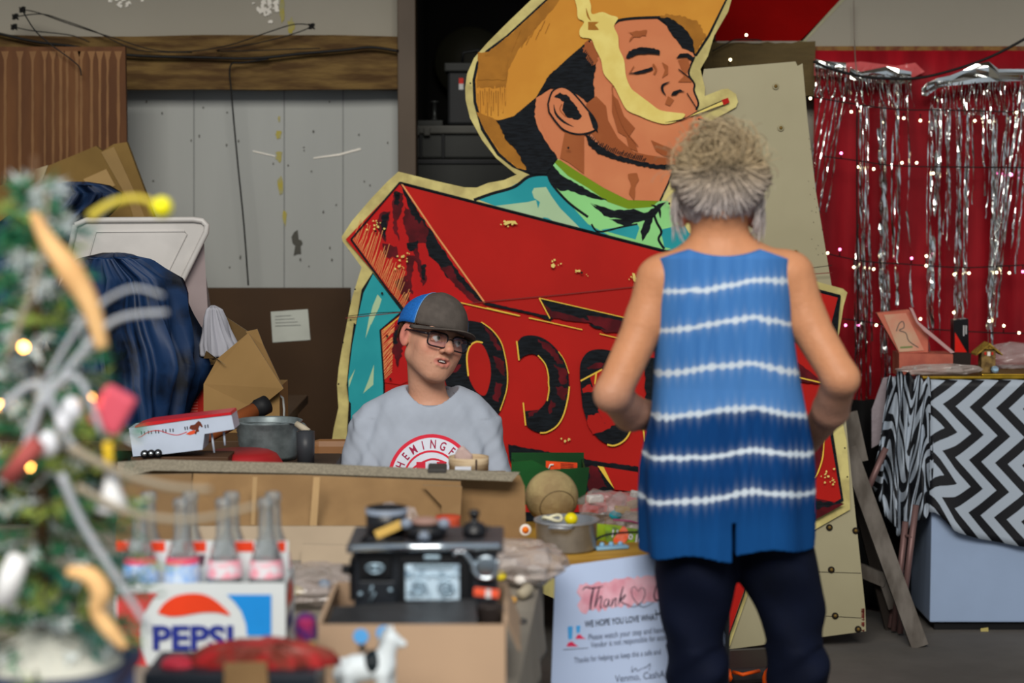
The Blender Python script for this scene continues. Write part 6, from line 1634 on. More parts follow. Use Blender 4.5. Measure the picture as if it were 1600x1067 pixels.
a0, a1, a2 = W(300, 692, 5.30), W(398, 641, 5.42), W(414, 633, 5.44)
m = MB(); m.tube([a0, a1], .021, mat('brown_tube', (124, 66, 34), rough=.5), 20); m.build('tube', t_)
m = MB(); m.tube([a1, a1.lerp(a2, .25), a1.lerp(a2, .3), a2 + (a2 - a1) * .2], [.0225, .0225, .026, .026], mat('black_rubber', (24, 24, 26)), 20); m.build('end_cap', t_)
# back table with the pile
t_ = thing('work_table', 'brown work table at the back left under the pile of boxes', 'table', (-1.55, 6.2, 0))
m = MB(); m.box((-1.55, 6.2, .785), (1.7, 1.2, .03), mat('table_brown', (70, 50, 32)), bev=.003); m.build('tabletop', t_)
for x, y in ((-2.3, 5.65), (-.76, 5.65), (-2.3, 6.75), (-.76, 6.75)): m = MB(); m.box((x, y, .385), (.05, .05, .77), MATS['table_brown']); m.build('leg', t_)
# big flattened box
bigc = mat('cardboard_olive', (112, 88, 46), rough=.85, c2=(98, 76, 38), scale=4)
t_ = thing('cardboard_sheet', 'big brown cardboard box leaning on the striped panel behind the blue cloth', 'cardboard', (W(120, 0, 6.72).x, 6.72, .80))
D = 6.68
def off_(pts, o=0.0): return [W(x, y, D - o + (y - 500) * -.0006) for x, y in pts]
m = MB(); m.slab(off_([(-60, 310), (0, 290), (150, 228), (160, 236), (178, 225), (198, 222), (242, 340), (300, 560), (308, 624), (-60, 624)]), (0, .03, 0), bigc); m.build('panel', t_)
m = MB(); m.slab(off_([(158, 238), (178, 229), (214, 308), (250, 400), (228, 400), (200, 312)], .004), (0, .003, 0), mat('cardboard_fold', (124, 98, 54))); m.build('folded_strip', t_)
m = MB(); m.slab(off_([(130, 280), (166, 264), (180, 290), (146, 302)], .004), (0, .003, 0), mat('cardboard_patch', (142, 114, 68))); m.build('pale_patch', t_)
m = MB(); m.slab(off_([(55, 264), (75, 258), (48, 330), (22, 350)], .004), (0, .003, 0), mat('packing_tape', (138, 122, 88), rough=.3)); m.build('tape', t_)
# white plastic tote tipped against the pile
D = 6.05
t_ = thing('storage_tote', 'white plastic storage tote standing tipped with its lid toward the camera', 'tote', (W(230, 0, D).x, D + .15, .80))
tl_ = mat('tote_lid_white', (184, 180, 176), rough=.4, spec=.4); tb_ = mat('tote_body', (146, 132, 132), rough=.45, spec=.4)
m = MB(); zb_ = .802
m.hexa([Vector((W(180, 0, D).x, D + .02, zb_)), Vector((W(322, 0, D).x, D + .05, zb_)), Vector((W(322, 0, D).x, D + .34, zb_)), Vector((W(180, 0, D).x, D + .34, zb_)),
        W(150, 362, D + .03), W(318, 364, D + .03), W(312, 372, D + .36), W(150, 372, D + .36)], tb_); m.build('body', t_)
def tw_(x, y, o): return W(x, y, D - .0 - o)
lid = [(118, 352), (135, 344), (302, 343), (316, 345), (323, 352), (322, 363), (232, 545), (205, 600), (60, 600)]
m = MB(); m.slab([tw_(x, y, 0) for x, y in lid], (0, .018, 0), tl_); 
inner = [(150, 362), (288, 361), (292, 366), (215, 520), (190, 575), (90, 575)]
m.build('lid', t_)
m = MB(); q = [tw_(x, y, .001) for x, y in inner]; m.tube(q + [q[0]], .003, tl_, 6, cap=False); q = [tw_(x, y, .004) for x, y in lid]; m.tube(q + [q[0]], .009, tl_, 8, cap=False); m.build('lid_rim', t_)
# blue cloth
blue = mat('blue_nylon', (20, 44, 78), rough=.5, c2=(6, 12, 24), scale=6, var=.3, spec=.3, lo=.40, hi=.54)  # near-black patches paint shadowed gaps between folds, bluer parts their highlights
blue2 = mat('blue_nylon_light', (34, 62, 100), rough=.55, c2=(14, 30, 56), scale=5, spec=.35)
lump('blue_jacket', 'crumpled dark blue nylon jacket hanging in front of the white tote', 'jacket', [(397, 158, 174), (405, 145, 195), (420, 133, 218), (436, 122, 243), (460, 108, 256), (490, 90, 264), (520, 86, 274), (545, 96, 280), (575, 104, 284), (605, 118, 276), (640, 150, 268), (668, 160, 264)], 5.74, .22, blue, 3, .034, 17, n=110)
lump('blue_jacket', 'dark blue nylon cloth heaped at the far left against the leaning cardboard', 'jacket', [(284, 98, 118), (290, 88, 138), (302, 80, 160), (318, 60, 158), (340, 22, 140), (380, -20, 118), (440, -40, 104), (540, -50, 96), (640, -60, 92)], 6.35, .2, blue2, 8, .034, 15, n=90)
# red packet with barcode
t_ = thing('red_carton', 'red carton with a white barcode between the blue jacket and the open box', 'box', (W(300, 0, 5.95).x, 5.93, .80))
D = 5.9
m = MB(); x0, x1 = W(278, 0, D).x, W(315, 0, D).x; z1 = W(0, 543, D).z
m.box(((x0 + x1) / 2, D + .03, (.8 + z1) / 2 + .001), (x1 - x0, .06, z1 - .802), mat('carton_scarlet', (176, 32, 22), rough=.4), bev=.002); m.build('carton', t_)
m = MB(); m.slab([W(x, y, D - .0015) for x, y in ((299, 563), (312, 561), (313, 588), (300, 590))], (0, .001, 0), mat('paper', (172, 176, 168)))
for i in range(9): m.poly([W(x, y, D - .002) for x, y in ((301, 565 + i * 2.4), (310.5, 564 + i * 2.4), (310.5, 565.2 + i * 2.4), (301, 566.2 + i * 2.4))], mat('ink_black', (20, 20, 20)))
m.build('barcode', t_)
m = MB()
for i in range(9):
    y = 596 + i * 5 if i < 3 else 606 + i * 4.5; m.poly([W(x, yy, D - .0015) for x, yy in ((284 if i < 3 else 298, y), (291 if i < 3 else 309, y - .5), (291 if i < 3 else 309, y + .8), (284 if i < 3 else 298, y + 1.2))], mat('pink_print', (214, 120, 110)))
m.build('small_print', t_)
# open box with tissue
D = 5.78
t_ = thing('cardboard_box', 'open cardboard box with white tissue inside, above the metal bucket', 'box', (W(380, 0, D).x, D + .1, .80))
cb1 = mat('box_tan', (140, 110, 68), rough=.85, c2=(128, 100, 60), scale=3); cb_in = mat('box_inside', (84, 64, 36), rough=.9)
def fl(pts, dd, mm, name, th=.005):
    m = MB(); m.slab([W(x, y, D + d) for (x, y), d in zip(pts, dd)], (0, th, 0), mm, carde); return m.build(name, t_)
fl([(318, 600), (340, 560), (388, 520), (443, 607), (402, 640), (436, 676), (318, 676)], [0, -.01, -.02, -.03, -.01, 0, 0], cb1, 'front_flap')
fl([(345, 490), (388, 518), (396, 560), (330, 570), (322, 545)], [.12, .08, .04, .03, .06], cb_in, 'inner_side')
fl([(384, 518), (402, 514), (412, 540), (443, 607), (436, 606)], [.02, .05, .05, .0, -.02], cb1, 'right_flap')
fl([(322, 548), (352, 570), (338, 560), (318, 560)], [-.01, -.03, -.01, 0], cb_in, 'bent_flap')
x0, x1 = W(322, 0, D + .03).x, W(432, 0, D + .03).x; z1 = W(0, 604, D + .03).z
m = MB(); m.box(((x0 + x1) / 2, D + .12, (.801 + z1) / 2), (x1 - x0, .22, z1 - .802), cb1); m.build('body', t_)
lump('tissue_paper', 'white crumpled tissue paper standing in the open box', 'paper', [(478, 328, 333), (484, 322, 342), (498, 318, 347), (515, 316, 352), (540, 313, 362), (558, 316, 362)], D + .035, .06, mat('tissue_white', (160, 160, 168), rough=.8), 2, .02, 14, n=60)
m = MB(); m.tube([W(x, y, 5.82) for x, y in ((432, 614), (442, 622), (444, 640), (443, 676))], .007, mat('grey_plastic_rim', (160, 164, 162)), 10, flat=.5); tag(m.build('plastic_hoop'), 'pale curved plastic rim right of the open box', 'rim')
# the boy's chair
t_ = thing('chair', 'chair with brown leather back behind the seated boy', 'chair', (W(640, 0, 5.5).x, 5.45, 0))
lc = mat('brown_leather', (124, 84, 48), rough=.5, var=.15, spec=.4)
xa1, xb1 = W(481, 0, 5.66).x, W(770, 0, 5.66).x; zt1 = W(0, 688, 5.66).z
m = MB(); m.box(((xa1 + xb1) / 2, 5.68, zt1 - .16), (xb1 - xa1, .05, .32), lc, RX(rad(-4)), .02); m.build('backrest', t_)
m = MB(); m.box(((xa1 + xb1) / 2, 5.42, .335), (xb1 - xa1, .50, .06), lc, None, .02); m.build('seat', t_)
for x in (xa1 + .04, xb1 - .04):
    for y in (5.22, 5.64): m = MB(); m.tube([(x, y, 0), (x, y, .306 if y < 5.4 else .52)], .014, mat('leg_steel', (60, 60, 60)), 10); m.build('leg', t_)

# ================================================================ right side
# red backdrop
D = 7.36
rc = mat('red_curtain', (138, 18, 28), rough=.55, c2=(110, 13, 22), scale=3, stretch=(3, 1, .5), spec=.12)
xa1, xb1 = W(1274, 0, D).x, 2.6; z0, z1 = .50, W(0, 79, D).z
def curt(u, v):
    x = xa1 + (xb1 - xa1) * u; f_ = math.sin(x * 38 + 3 * math.sin(x * 5)) * .5 + math.sin(x * 71 + 1) * .3
    return Vector((x, D + .018 * f_ * (.3 + .7 * v), z1 + (z0 - z1) * v))
m = MB(); m.grid(curt, 160, 12, rc)
tag(m.build('red_curtain', solid=.002), 'red plastic backdrop curtain hanging on the right wall', 'curtain')
m = MB(); pts = [(1272, 82), (1330, 90), (1400, 92), (1420, 96), (1418, 118), (1380, 122), (1330, 112), (1272, 100)]
m.slab([W(x, y, 7.325) for x, y in [(1272, 92), (1300, 100), (1345, 96), (1400, 103), (1430, 98), (1445, 112), (1420, 124), (1350, 122), (1272, 118)]], (0, .002, 0), bagmat('pink_film', (206, 90, 90), .55)); tag(m.build('pink_film'), 'loose pinkish clear film at the top of the red curtain', 'film')
# foil fringe
foil = bpy.data.materials.new('silver_foil'); foil.use_nodes = True
fb = foil.node_tree.nodes['Principled BSDF']; fb.inputs['Metallic'].default_value = 1; fb.inputs['Roughness'].default_value = .13; fb.inputs['Base Color'].default_value = (.80, .82, .80, 1)
def fringe(name, label, header, strands, D):
    t_ = thing(name, label, 'foil curtain', W(header[0][0], header[0][1], D), 0, 'silver foil fringe curtains')
    m = MB()
    n = len(header); vs = []
    for i in range(n):
        x, y0, y1 = header[i]
        for j in range(5): vs.append(W(x, y0 + (y1 - y0) * j / 4, D + random.uniform(-.010, .008)))
    m.add(vs, [(i * 5 + j, (i + 1) * 5 + j, (i + 1) * 5 + j + 1, i * 5 + j + 1) for i in range(n - 1) for j in range(4)], foil, False); m.build('header_strip', t_, solid=.0006)
    m = MB()
    for (xt, yt, xb_, yb, w0) in strands:
        N = int((yb - yt) / 10.5) + 4; P_ = []; tw = random.uniform(0, 6); sp_ = random.uniform(.25, 1.1); vs = []
        for i in range(N + 1):
            t = i / N; x = xt + (xb_ - xt) * t + math.sin(t * random.uniform(5, 7) + tw) * 1.6; y = yt + (yb - yt) * t
            c = W(x, y, D - .012 + .012 * math.sin(t * 5 + tw)); a = tw + i * sp_ * .7 + random.uniform(-.35, .35)
            a = math.sin(a) * 1.1; w_ = w0 * D / F * .36
            dx = Vector((math.cos(a), math.sin(a), 0)) * w_
            vs += [c - dx, c + Vector((0, random.uniform(-.0022, .0022), 0)), c + dx]
        m.add(vs, [(3 * i + k, 3 * i + k + 1, 3 * i + k + 4, 3 * i + k + 3) for i in range(N) for k in (0, 1)], foil, False)
    tag(m.build('fringe', t_), kind='stuff')
random.seed(5)
def cl(xs, yt, yb, n, w0=(2, 5), lean=0, spread=6):
    out = []
    for _ in range(max(2, int(n * .75))):
        x = random.choice(xs) + random.gauss(0, spread * .5); out.append((x, yt + random.uniform(-3, 6), x + lean + random.gauss(0, spread), yb + random.uniform(-90, 20), random.uniform(*w0)))
    return out
S1 = [(x, 104, x - 3, 152, 3.4) for x in range(1276, 1330, 4)] + [(x + 2, 152, x - 22 - (x - 1276) * .1, random.uniform(230, 340), 3) for x in range(1282, 1330, 7)]
fringe('foil_curtain', 'short silver foil fringe at the left end, slanting behind the cream board', [(1273, 92, 106), (1290, 95, 108), (1305, 97, 110), (1322, 98, 112)], S1, 7.29)
S2 = [(x, 116, x + random.uniform(-4, 6), 168, random.uniform(2, 4)) for x in range(1330, 1424, 4)] + cl([1345, 1352], 165, 600, 7) + cl([1375, 1380], 160, 640, 9, (3, 6)) + [(1374, 200, 1378, 470, 9), (1352, 300, 1352, 700, 4), (1344, 380, 1340, 640, 3)] + cl([1396, 1400], 160, 480, 5) + [(1420, 150, 1419, 330, 4), (1417, 330, 1426, 480, 4), (1405, 130, 1403, 480, 5)] + cl([1345, 1360, 1380], 350, 690, 8, (2, 4))
fringe('foil_curtain', 'silver foil fringe curtain in the middle, hanging left of the bare red gap', [(1328, 106, 124), (1345, 112, 126), (1365, 108, 130), (1385, 104, 130), (1404, 108, 132), (1424, 112, 128)], S2, 7.27)
S3 = [(x, 128, x + random.uniform(-2, 3), 180, random.uniform(2, 4)) for x in range(1452, 1606, 4)] + [(1463, 170, 1458, 470, 9), (1470, 170, 1466, 480, 5), (1500, 180, 1498, 560, 6), (1512, 180, 1504, 540, 4)] + cl([1455, 1465], 170, 560, 9) + cl([1482, 1486], 170, 430, 5, lean=-6) + cl([1500, 1510], 170, 530, 8, lean=-6) + cl([1530, 1540, 1548], 170, 330, 7) + cl([1555, 1560], 180, 560, 12, (2.5, 5), lean=-8) + cl([1580, 1590], 180, 520, 12, (2.5, 5), lean=-35) + cl([1600, 1620], 120, 420, 8, lean=-30)
fringe('foil_curtain', 'silver foil fringe curtain at the right, hanging in long bright clumps', [(1440, 138, 152), (1448, 130, 150), (1465, 122, 138), (1485, 118, 134), (1505, 110, 132), (1525, 100, 130), (1545, 96, 128), (1560, 108, 128), (1600, 108, 126), (1650, 108, 126)], S3, 7.25)
# string lights
bulbm = mat('led_warm', (255, 240, 200), emit=(255, 236, 190), estr=7.0); bulbp = mat('led_pink', (255, 160, 210), emit=(255, 120, 190), estr=7.0)
def lights(label, pts, bulbs, D, group='string lights on the red curtain'):
    t_ = thing('string_lights', label, 'string lights', W(pts[0][0], pts[0][1], D))
    m = MB(); m.tube(catmull([W(x, y, D) for x, y in pts], 5), .0022, black, 5); m.build('wire', t_)
    for x, y, s_, pk in bulbs:
        m = MB(); c = W(x, y, D); m.tube([c, c + Vector((0, -.002, .016 * s_))], .0022, black, 5); m.ball(c + Vector((0, -.003, .020 * s_)), .0048, bulbp if pk else bulbm, 10); m.build('bulb', t_)
lights('uppermost string of small lights across the red curtain', [(1262, 150), (1320, 160), (1400, 171), (1480, 172), (1620, 176)], [(1266, 152, -.2, 0), (1330, 166, -1, 0), (1412, 176, -1, 0), (1438, 178, -1.2, 0), (1523, 180, -1, 0), (1546, 181, -1, 0), (1588, 176, 0, 0)], 7.22)
lights('second string of small lights across the red curtain', [(1285, 244), (1340, 251), (1400, 259), (1500, 261), (1620, 262)], [(1314, 248, 1, 1), (1340, 254, -.8, 0), (1365, 257, -.8, 0), (1409, 257, .3, 0), (1432, 257, .3, 0), (1580, 266, -.8, 1), (1458, 262, -1, 0)], 7.22)
lights('third string of small lights across the red curtain, at mid height', [(1291, 396), (1350, 408), (1420, 413), (1500, 418), (1560, 416), (1620, 413)], [(1293, 396, .1, 0), (1312, 400, 1.2, 1), (1334, 407, -1.2, 0), (1365, 410, -1.2, 0), (1424, 412, 1, 1), (1447, 413, 1.5, 0), (1447, 410, -.6, 0), (1491, 420, -1, 0), (1514, 418, -1, 0), (1557, 417, -1, 0), (1577, 416, -1.2, 0), (1598, 414, -1.2, 1)], 7.22)
lights('lowest string of small lights across the red curtain', [(1316, 498), (1350, 502), (1400, 510), (1480, 516), (1560, 520), (1620, 521)], [(1321, 503, -.6, 1), (1341, 503, -.6, 1), (1369, 508, 0, 0), (1438, 500, .2, 0), (1490, 490, .2, 0), (1568, 519, 1.2, 0), (1592, 520, 0, 0), (1546, 505, .4, 0)], 7.22)
lights('dark light string low on the curtain between sign and table', [(1310, 628), (1326, 636), (1345, 644), (1380, 660)], [(1326, 638, 0, 0), (1352, 654, -.2, 0), (1362, 662, -.6, 0)], 7.22)
lights('light string with two bulbs on the brown timber beam', [(1113, 80), (1135, 68), (1150, 62), (1180, 62), (1190, 64)], [(1166, 60, .6, 0), (1141, 96, .3, 0)], 7.33)
cable('power_cable', [(1271, 96), (1300, 108), (1350, 120), (1400, 123), (1440, 121), (1480, 112), (1530, 96), (1570, 78), (1620, 50)], 7.18, .0055, 'thick black cable sagging across the top of the foil curtains', 'cable')
cable('hanging_wire', [(1339, 165), (1339, 330), (1341, 520)], 7.215, .003, 'dark wire hanging straight down the left part of the curtain', 'wire')
cable('hanging_wire', [(1334, 0, 7.44), (1335, 60, 7.44), (1337, 100, 7.25), (1340, 120, 7.2)], 7.3, .002, 'fine wire hanging down over the white wall above the foil', 'wire', mat('grey_wire', (120, 110, 100)))
# freezer
D = 6.69
fx = W(1470, 0, D).x
t_ = thing('chest_freezer', 'white chest freezer under the zigzag tablecloth with a yellow tag', 'freezer', (fx + .5, D + .29, 0))
fw = mat('freezer_white', (140, 158, 186), rough=.35, spec=.4, var=.04)
m = MB(); m.box((fx + .5, D + .29, .425), (1.0, .57, .79), fw, bev=.006); m.build('body', t_)
m = MB(); m.box((fx + .5, D + .29, .835), (1.01, .58, .030), fw, bev=.006); m.build('lid', t_)
m = MB(); m.box((fx + .5, D + .29, .016), (.96, .53, .032), mat('freezer_base', (16, 16, 18))); m.build('plinth', t_)
m = MB(); m.slab([W(x, y, D - .002) for x, y in ((1532, 982), (1544, 980), (1545, 993), (1533, 996))], (0, .001, 0), mat('yellow_tag', (172, 158, 96))); m.build('tag', t_)
# zigzag cloth
zg = bpy.data.materials.new('zigzag_cloth'); zg.use_nodes = True; nt = zg.node_tree; b_ = nt.nodes['Principled BSDF']; b_.inputs['Roughness'].default_value = .55; b_.inputs['Specular IOR Level'].default_value = .3
uvn = nt.nodes.new('ShaderNodeUVMap'); sx_ = nt.nodes.new('ShaderNodeSeparateXYZ'); nt.links.new(uvn.outputs[0], sx_.inputs[0])
def mth(op, a, b=None, c=None):
    n_ = nt.nodes.new('ShaderNodeMath'); n_.operation = op
    for i, v in enumerate((a, b, c)):
        if v is None: continue
        if isinstance(v, (int, float)): n_.inputs[i].default_value = v
        else: nt.links.new(v, n_.inputs[i])
    return n_.outputs[0]
pg = mth('PINGPONG', sx_.outputs[1], .097)           # u, v hold metres
u_ = mth('ADD', sx_.outputs[0], pg)
fr_ = mth('FRACT', mth('DIVIDE', u_, .090))
st_ = mth('GREATER_THAN', fr_, .52)
mx = nt.nodes.new('ShaderNodeMix'); mx.data_type = 'RGBA'; nt.links.new(st_, mx.inputs['Factor'])
mx.inputs['A'].default_value = RGB((150, 160, 172)); mx.inputs['B'].default_value = RGB((12, 13, 18)); nt.links.new(mx.outputs['Result'], b_.inputs['Base Color'])
def cloth(name, parent, fn, nu, nv, uvf, sol=.0015):
    m = MB(); m.grid(fn, nu, nv, zg); o = m.build(name, parent, solid=sol)
    ul = o.data.uv_layers['UVMap']
    for l in o.data.loops:
        u, v = m.uv[l.vertex_index]; ul.data[l.index].uv = uvf(u, v)
    return o
zc = thing('zigzag_tablecloth', 'black and white zigzag plastic tablecloth draped over the freezer', 'tablecloth', (fx + .45, D, .86))
def hemz(x):
    px = 800 + x * F / 6.66; return W(0, np.interp(px, [1385, 1400, 1440, 1470, 1500, 1540, 1600, 1800], [790, 800, 800, 800, 830, 842, 853, 862]), 6.66).z
xL = fx - .015
def front(u, v):
    x = xL + u * 1.0; z = .862 + (hemz(x) - .862) * v
    return Vector((x, 6.668 - .010 * math.sin(x * 22) * v - .012 * v, z))
cloth('front_drop', zc, front, 60, 24, lambda u, v: (u * 1.0, v * .57))
cloth('top_sheet', zc, lambda u, v: Vector((xL + u * 1.0, 6.668 + v * .56, .862)), 20, 8, lambda u, v: (u * 1.0, -v * .56))
def bunch(u, v):
    a = Vector((W(1383, 0, 6.80).x, 6.80, 0)); x0 = W(1400 - 20 * v, 0, 6.75).x; x = x0 + (xL - x0 + .01) * u
    top = np.interp(u, [0, .3, .6, 1], [W(0, 592, 6.8).z, .885, .868, .862]); bot = np.interp(u, [0, .2, .45, .7, 1], [W(0, 760, 6.8).z, W(0, 800, 6.8).z, W(0, 832, 6.8).z, W(0, 815, 6.8).z, hemz(xL)])
    f_ = .030 * math.sin(u * 26 + 2 * math.sin(v * 4)) + .02 * math.sin(u * 43 + v * 5)
    return Vector((x, 6.80 - .13 * u - f_ * (.25 + .75 * v) * (1 - u * .6), top + (bot - top) * v + .01 * math.sin(u * 30 + v * 3)))
cloth('gathered_corner', zc, bunch, 70, 26, lambda u, v: (u * .62 + .25 * math.sin(v * 4 + u * 5) * .4, v * .55 + .16 * math.sin(u * 9)))
m = MB(); m.slab([W(x, y, 6.86) for x, y in ((1380, 590), (1398, 588), (1412, 592), (1395, 640), (1380, 690), (1362, 700), (1362, 640))], (0, .004, 0), bagmat('grey_plastic_sheet', (150, 140, 146), .8)); m.build('plain_corner', zc)
# gold trimmed tray with things on top
gt = mat('gold_trim', (150, 120, 34), rough=.3, metal=.8, var=.3, scale=30); gtd = mat('gold_shade', (96, 76, 22), rough=.5, metal=.4)
zt0, zt1 = .8635, W(0, 588, 6.69).z
t_ = thing('gold_tray', 'shallow tray with a shiny gold rim on the zigzag tablecloth', 'tray', (fx + .4, 6.85, zt0))
x0, x1 = W(1452, 0, 6.69).x, W(1760, 0, 6.69).x
m = MB(); m.box(((x0 + x1) / 2, 6.84, (zt0 + zt1) / 2), (x1 - x0, .29, zt1 - zt0), gtd, bev=.003); m.build('tray_body', t_)
m = MB(); m.box(((x0 + x1) / 2 + .1, 6.697, zt1 + .003), (x1 - x0 - .2, .012, .010), gt, bev=.003); m.box(((x0 + x1) / 2, 6.695, zt0 + .006), (x1 - x0, .010, .008), gt, bev=.002); m.build('gold_rim', t_)
# cigar box
D = 6.86
t_ = thing('hinged_paper_box', 'open pinkish hinged box with a printed lid leaning back at the table corner', 'box', (W(1440, 0, D).x, D, zt1))
pk_ = mat('pink_box', (176, 96, 76), rough=.6, c2=(150, 76, 62), scale=10); pl_ = mat('lid_paper', (178, 146, 120), rough=.7, c2=(186, 122, 100), scale=9)
Z2 = lambda *p: zz(1360, 480, 6.667, p)
def bx2(pts, o, mm, nm, th=.006, par=None): 
    m = MB(); m.slab([W(x, y, D - o) for x, y in pts], (0, th, 0), mm); return m.build(nm, par or t_)
bx2(Z2((65, 60), (400, 25), (600, 300), (600, 470), (300, 480)), 0, pk_, 'lid', .03)
m = MB(); m.slab([W(x, y, D - .003) for x, y in Z2((140, 80), (370, 60), (560, 450), (300, 465))], (0, .002, 0), pl_)
m.ribbon([W(x, y, D - .004) for x, y in sm(Z2((270, 250), (300, 170), (340, 150), (350, 210), (300, 240), (370, 270), (400, 350), (500, 420)))], .0035, mat('scribble', (96, 84, 76)))
m.ribbon([W(x, y, D - .004) for x, y in Z2((310, 420), (440, 412))], .006, mat('green_line', (100, 120, 70))); m.build('printed_lid_paper', t_)
bx2(Z2((300, 480), (860, 490), (860, 600), (760, 700), (300, 720)), .03, pk_, 'base_front', .12)
bx2(Z2((860, 478), (1050, 482), (1040, 640), (860, 640)), .02, mat('box_dark_inside', (30, 20, 16)), 'open_end', .05)
m = MB(); m.slab([W(x, y, D - .035) for x, y in Z2((405, 5), (440, 10), (500, 150), (880, 470), (840, 480), (560, 250), (480, 160))], (0, .004, 0), mat('pale_pink_strap', (176, 138, 136))); tag(m.build('strap', t_), 'pale pink lid strap')
bag('plastic_bag', 'long crumpled clear wrapping lying along the front of the hinged box', (W(1478, 0, 6.74).x, 6.745, zt1 + .0005), (.14, .030, .018), film2, 50, filler=[((-.6, -.3, 1.2), C_('white', (205, 200, 195)), 'ball'), ((-.25, -.4, 1.3), C_('pale', (190, 180, 170)), 'ball'), ((.2, -.4, 1.0), C_('white', (205, 200, 195)), 'box')])
bag('plastic_bag', 'loose clear film at the right edge beside the toy house', (W(1600, 0, 6.95).x, 6.95, zt1 + .0005), (.10, .05, .045), film, 60)
# book
D = 7.0
t_ = thing('black_red_book', 'black and red box standing at the back of the table under the foil', 'box', (W(1500, 0, D).x, D, zt1))
m = MB(); m.slab([W(1490, 500, D), W(1513, 498, D), W(1514, 560, D), W(1490, 560, D)], (0, .05, 0), mat('carton_black', (16, 14, 16), rough=.3)); m.build('carton', t_)
m = MB(); m.slab([W(x, y, D - .001) for x, y in Z2((880, 260), (1005, 470), (1005, 500), (880, 500))], (0, .0008, 0), mat('book_red', (200, 30, 20), rough=.3)); m.build('red_corner', t_)
m = MB()
for i, x in enumerate((965, 990)): m.poly([W(a, b, D - .0014) for a, b in Z2((x, 190), (x + 14, 190), (x + 14, 300 - i * 20), (x, 300 - i * 20))], mat('grey_print', (170, 170, 170)))
m.build('white_print', t_)
# toy house
D = 6.8
hc = W(1545, 570, D)
t_ = thing('toy_house', 'tiny toy house with a yellow roof standing on the gold tray', 'toy house', (hc.x, D, zt1))
hz_ = W(0, 551, D).z
m = MB(); m.box((hc.x, D + .03, (zt1 + hz_) / 2 + .004), (.048, .05, hz_ - zt1 + .006), mat('house_wall', (124, 100, 58), rough=.8, c2=(84, 64, 36), scale=60)); m.build('walls', t_)
m = MB()
for s_ in (-1, 1): m.slab([Vector((hc.x, D - .008, hz_ + .034)), Vector((hc.x + s_ * .045, D - .008, hz_ - .004)), Vector((hc.x + s_ * .045, D - .008, hz_ - .010)), Vector((hc.x, D - .008, hz_ + .026))], (0, .08, 0), mat('roof_yellow', (150, 122, 44), rough=.8, c2=(110, 84, 30), scale=80))
m.slab([Vector((hc.x - .022, D - .002, hz_ + .012)), Vector((hc.x + .022, D - .002, hz_ + .012)), Vector((hc.x, D - .002, hz_ + .030))], (0, .004, 0), MATS['roof_yellow']); m.build('roof', t_)
for dx in (-.012, .012):
    m = MB(); m.box((hc.x + dx, D + .003, hz_ - .003), (.006, .003, .010), mat('shutter_red', (180, 30, 24))); m.build('shutter', t_)
m = MB(); m.box((hc.x, D + .003, hz_ - .004), (.010, .003, .014), mat('white_plastic', (214, 206, 196))); m.build('window', t_)
m = MB(); m.box((hc.x + .012, D + .003, zt1 + .010), (.010, .003, .020), mat('door_dark', (26, 20, 16))); m.build('door', t_)
# crystal
c = W(1555, 577, 6.712)
m = MB(); m.lathe([(0, -.012), (.010, -.004), (.014, .002), (.010, .008), (0, .009)], (c.x, 6.715, zt1 + .0205), mat('crystal', (170, 200, 220), rough=.05, metal=.6, spec=1), 8, RX(rad(60)), smooth=False); tag(m.build('glass_gem'), 'faceted glass gem on the gold rim in front of the toy house', 'gem')

# old wooden easel and folding stool
wd_ = mat('weathered_wood', (100, 94, 88), rough=.85, c2=(72, 66, 60), scale=6, stretch=(3, 3, 1))
def plank(m, a, b_, w_, th, mm):
    a, b_ = Vector(a), Vector(b_); t = (b_ - a).normalized(); s_ = t.cross(Vector((0, 1, 0))).normalized() * w_ / 2; n_ = s_.cross(t).normalized() * th
    m.hexa([a - s_, a + s_, a + s_ + n_, a - s_ + n_, b_ - s_, b_ + s_, b_ + s_ + n_, b_ - s_ + n_], mm)
ea = thing('wooden_easel', 'weathered grey wooden easel leaning open beside the sign', 'easel', (W(1380, 0, 6.6).x, 6.6, 0))
foot = WZ(1438, 1012, 0)
m = MB(); plank(m, W(1325, 700, 6.62), (foot.x, foot.y, .003), .056, .03, wd_); m.build('front_leg', ea)
m = MB(); plank(m, W(1326, 645, 6.66), W(1343, 722, 6.655), .060, .02, wd_); m.build('upper_board', ea)
m = MB(); plank(m, W(1341, 890, 6.70), W(1384, 908, 6.66), .045, .03, wd_); m.build('cross_arm', ea)
m = MB(); plank(m, W(1383, 905, 6.665), W(1398, 950, 6.665), .042, .035, wd_); m.build('block', ea)
m = MB(); bfx = WZ(1392, 985, 0); plank(m, W(1336, 760, 6.75), (bfx.x, bfx.y, .003), .035, .03, mat('dark_wood', (40, 34, 30), rough=.9)); m.build('rear_leg', ea)
fsx = thing('folding_stool', 'folded pinkish metal tube stand between the easel and the freezer', 'stool', (W(1410, 0, 6.7).x, 6.7, 0))
pkm = mat('pink_metal', (110, 84, 82), rough=.45, metal=.3)
for a, b_ in (((1431, 789, 6.62), (1411, 950, 6.62)), ((1415, 815, 6.66), (1403, 925, 6.66)), ((1384, 700, 6.7), (1345, 790, 6.7)), ((1408, 890, 6.72), None)):
    A_ = W(*a); B_ = W(*b_) if b_ else WZ(1391, 985, 0) + Vector((0, 0, .01))
    if b_ and b_[1] > 900: B_ = A_ + (B_ - A_) * (A_.z - .01) / (A_.z - B_.z)
    m = MB(); m.tube([A_, B_], .011, pkm, 12); m.build('tube_leg', fsx)
m = MB(); m.tube([W(1425, 838, 6.61), W(1408, 836, 6.68)], .005, pkm, 8); m.build('rivet_bar', fsx)
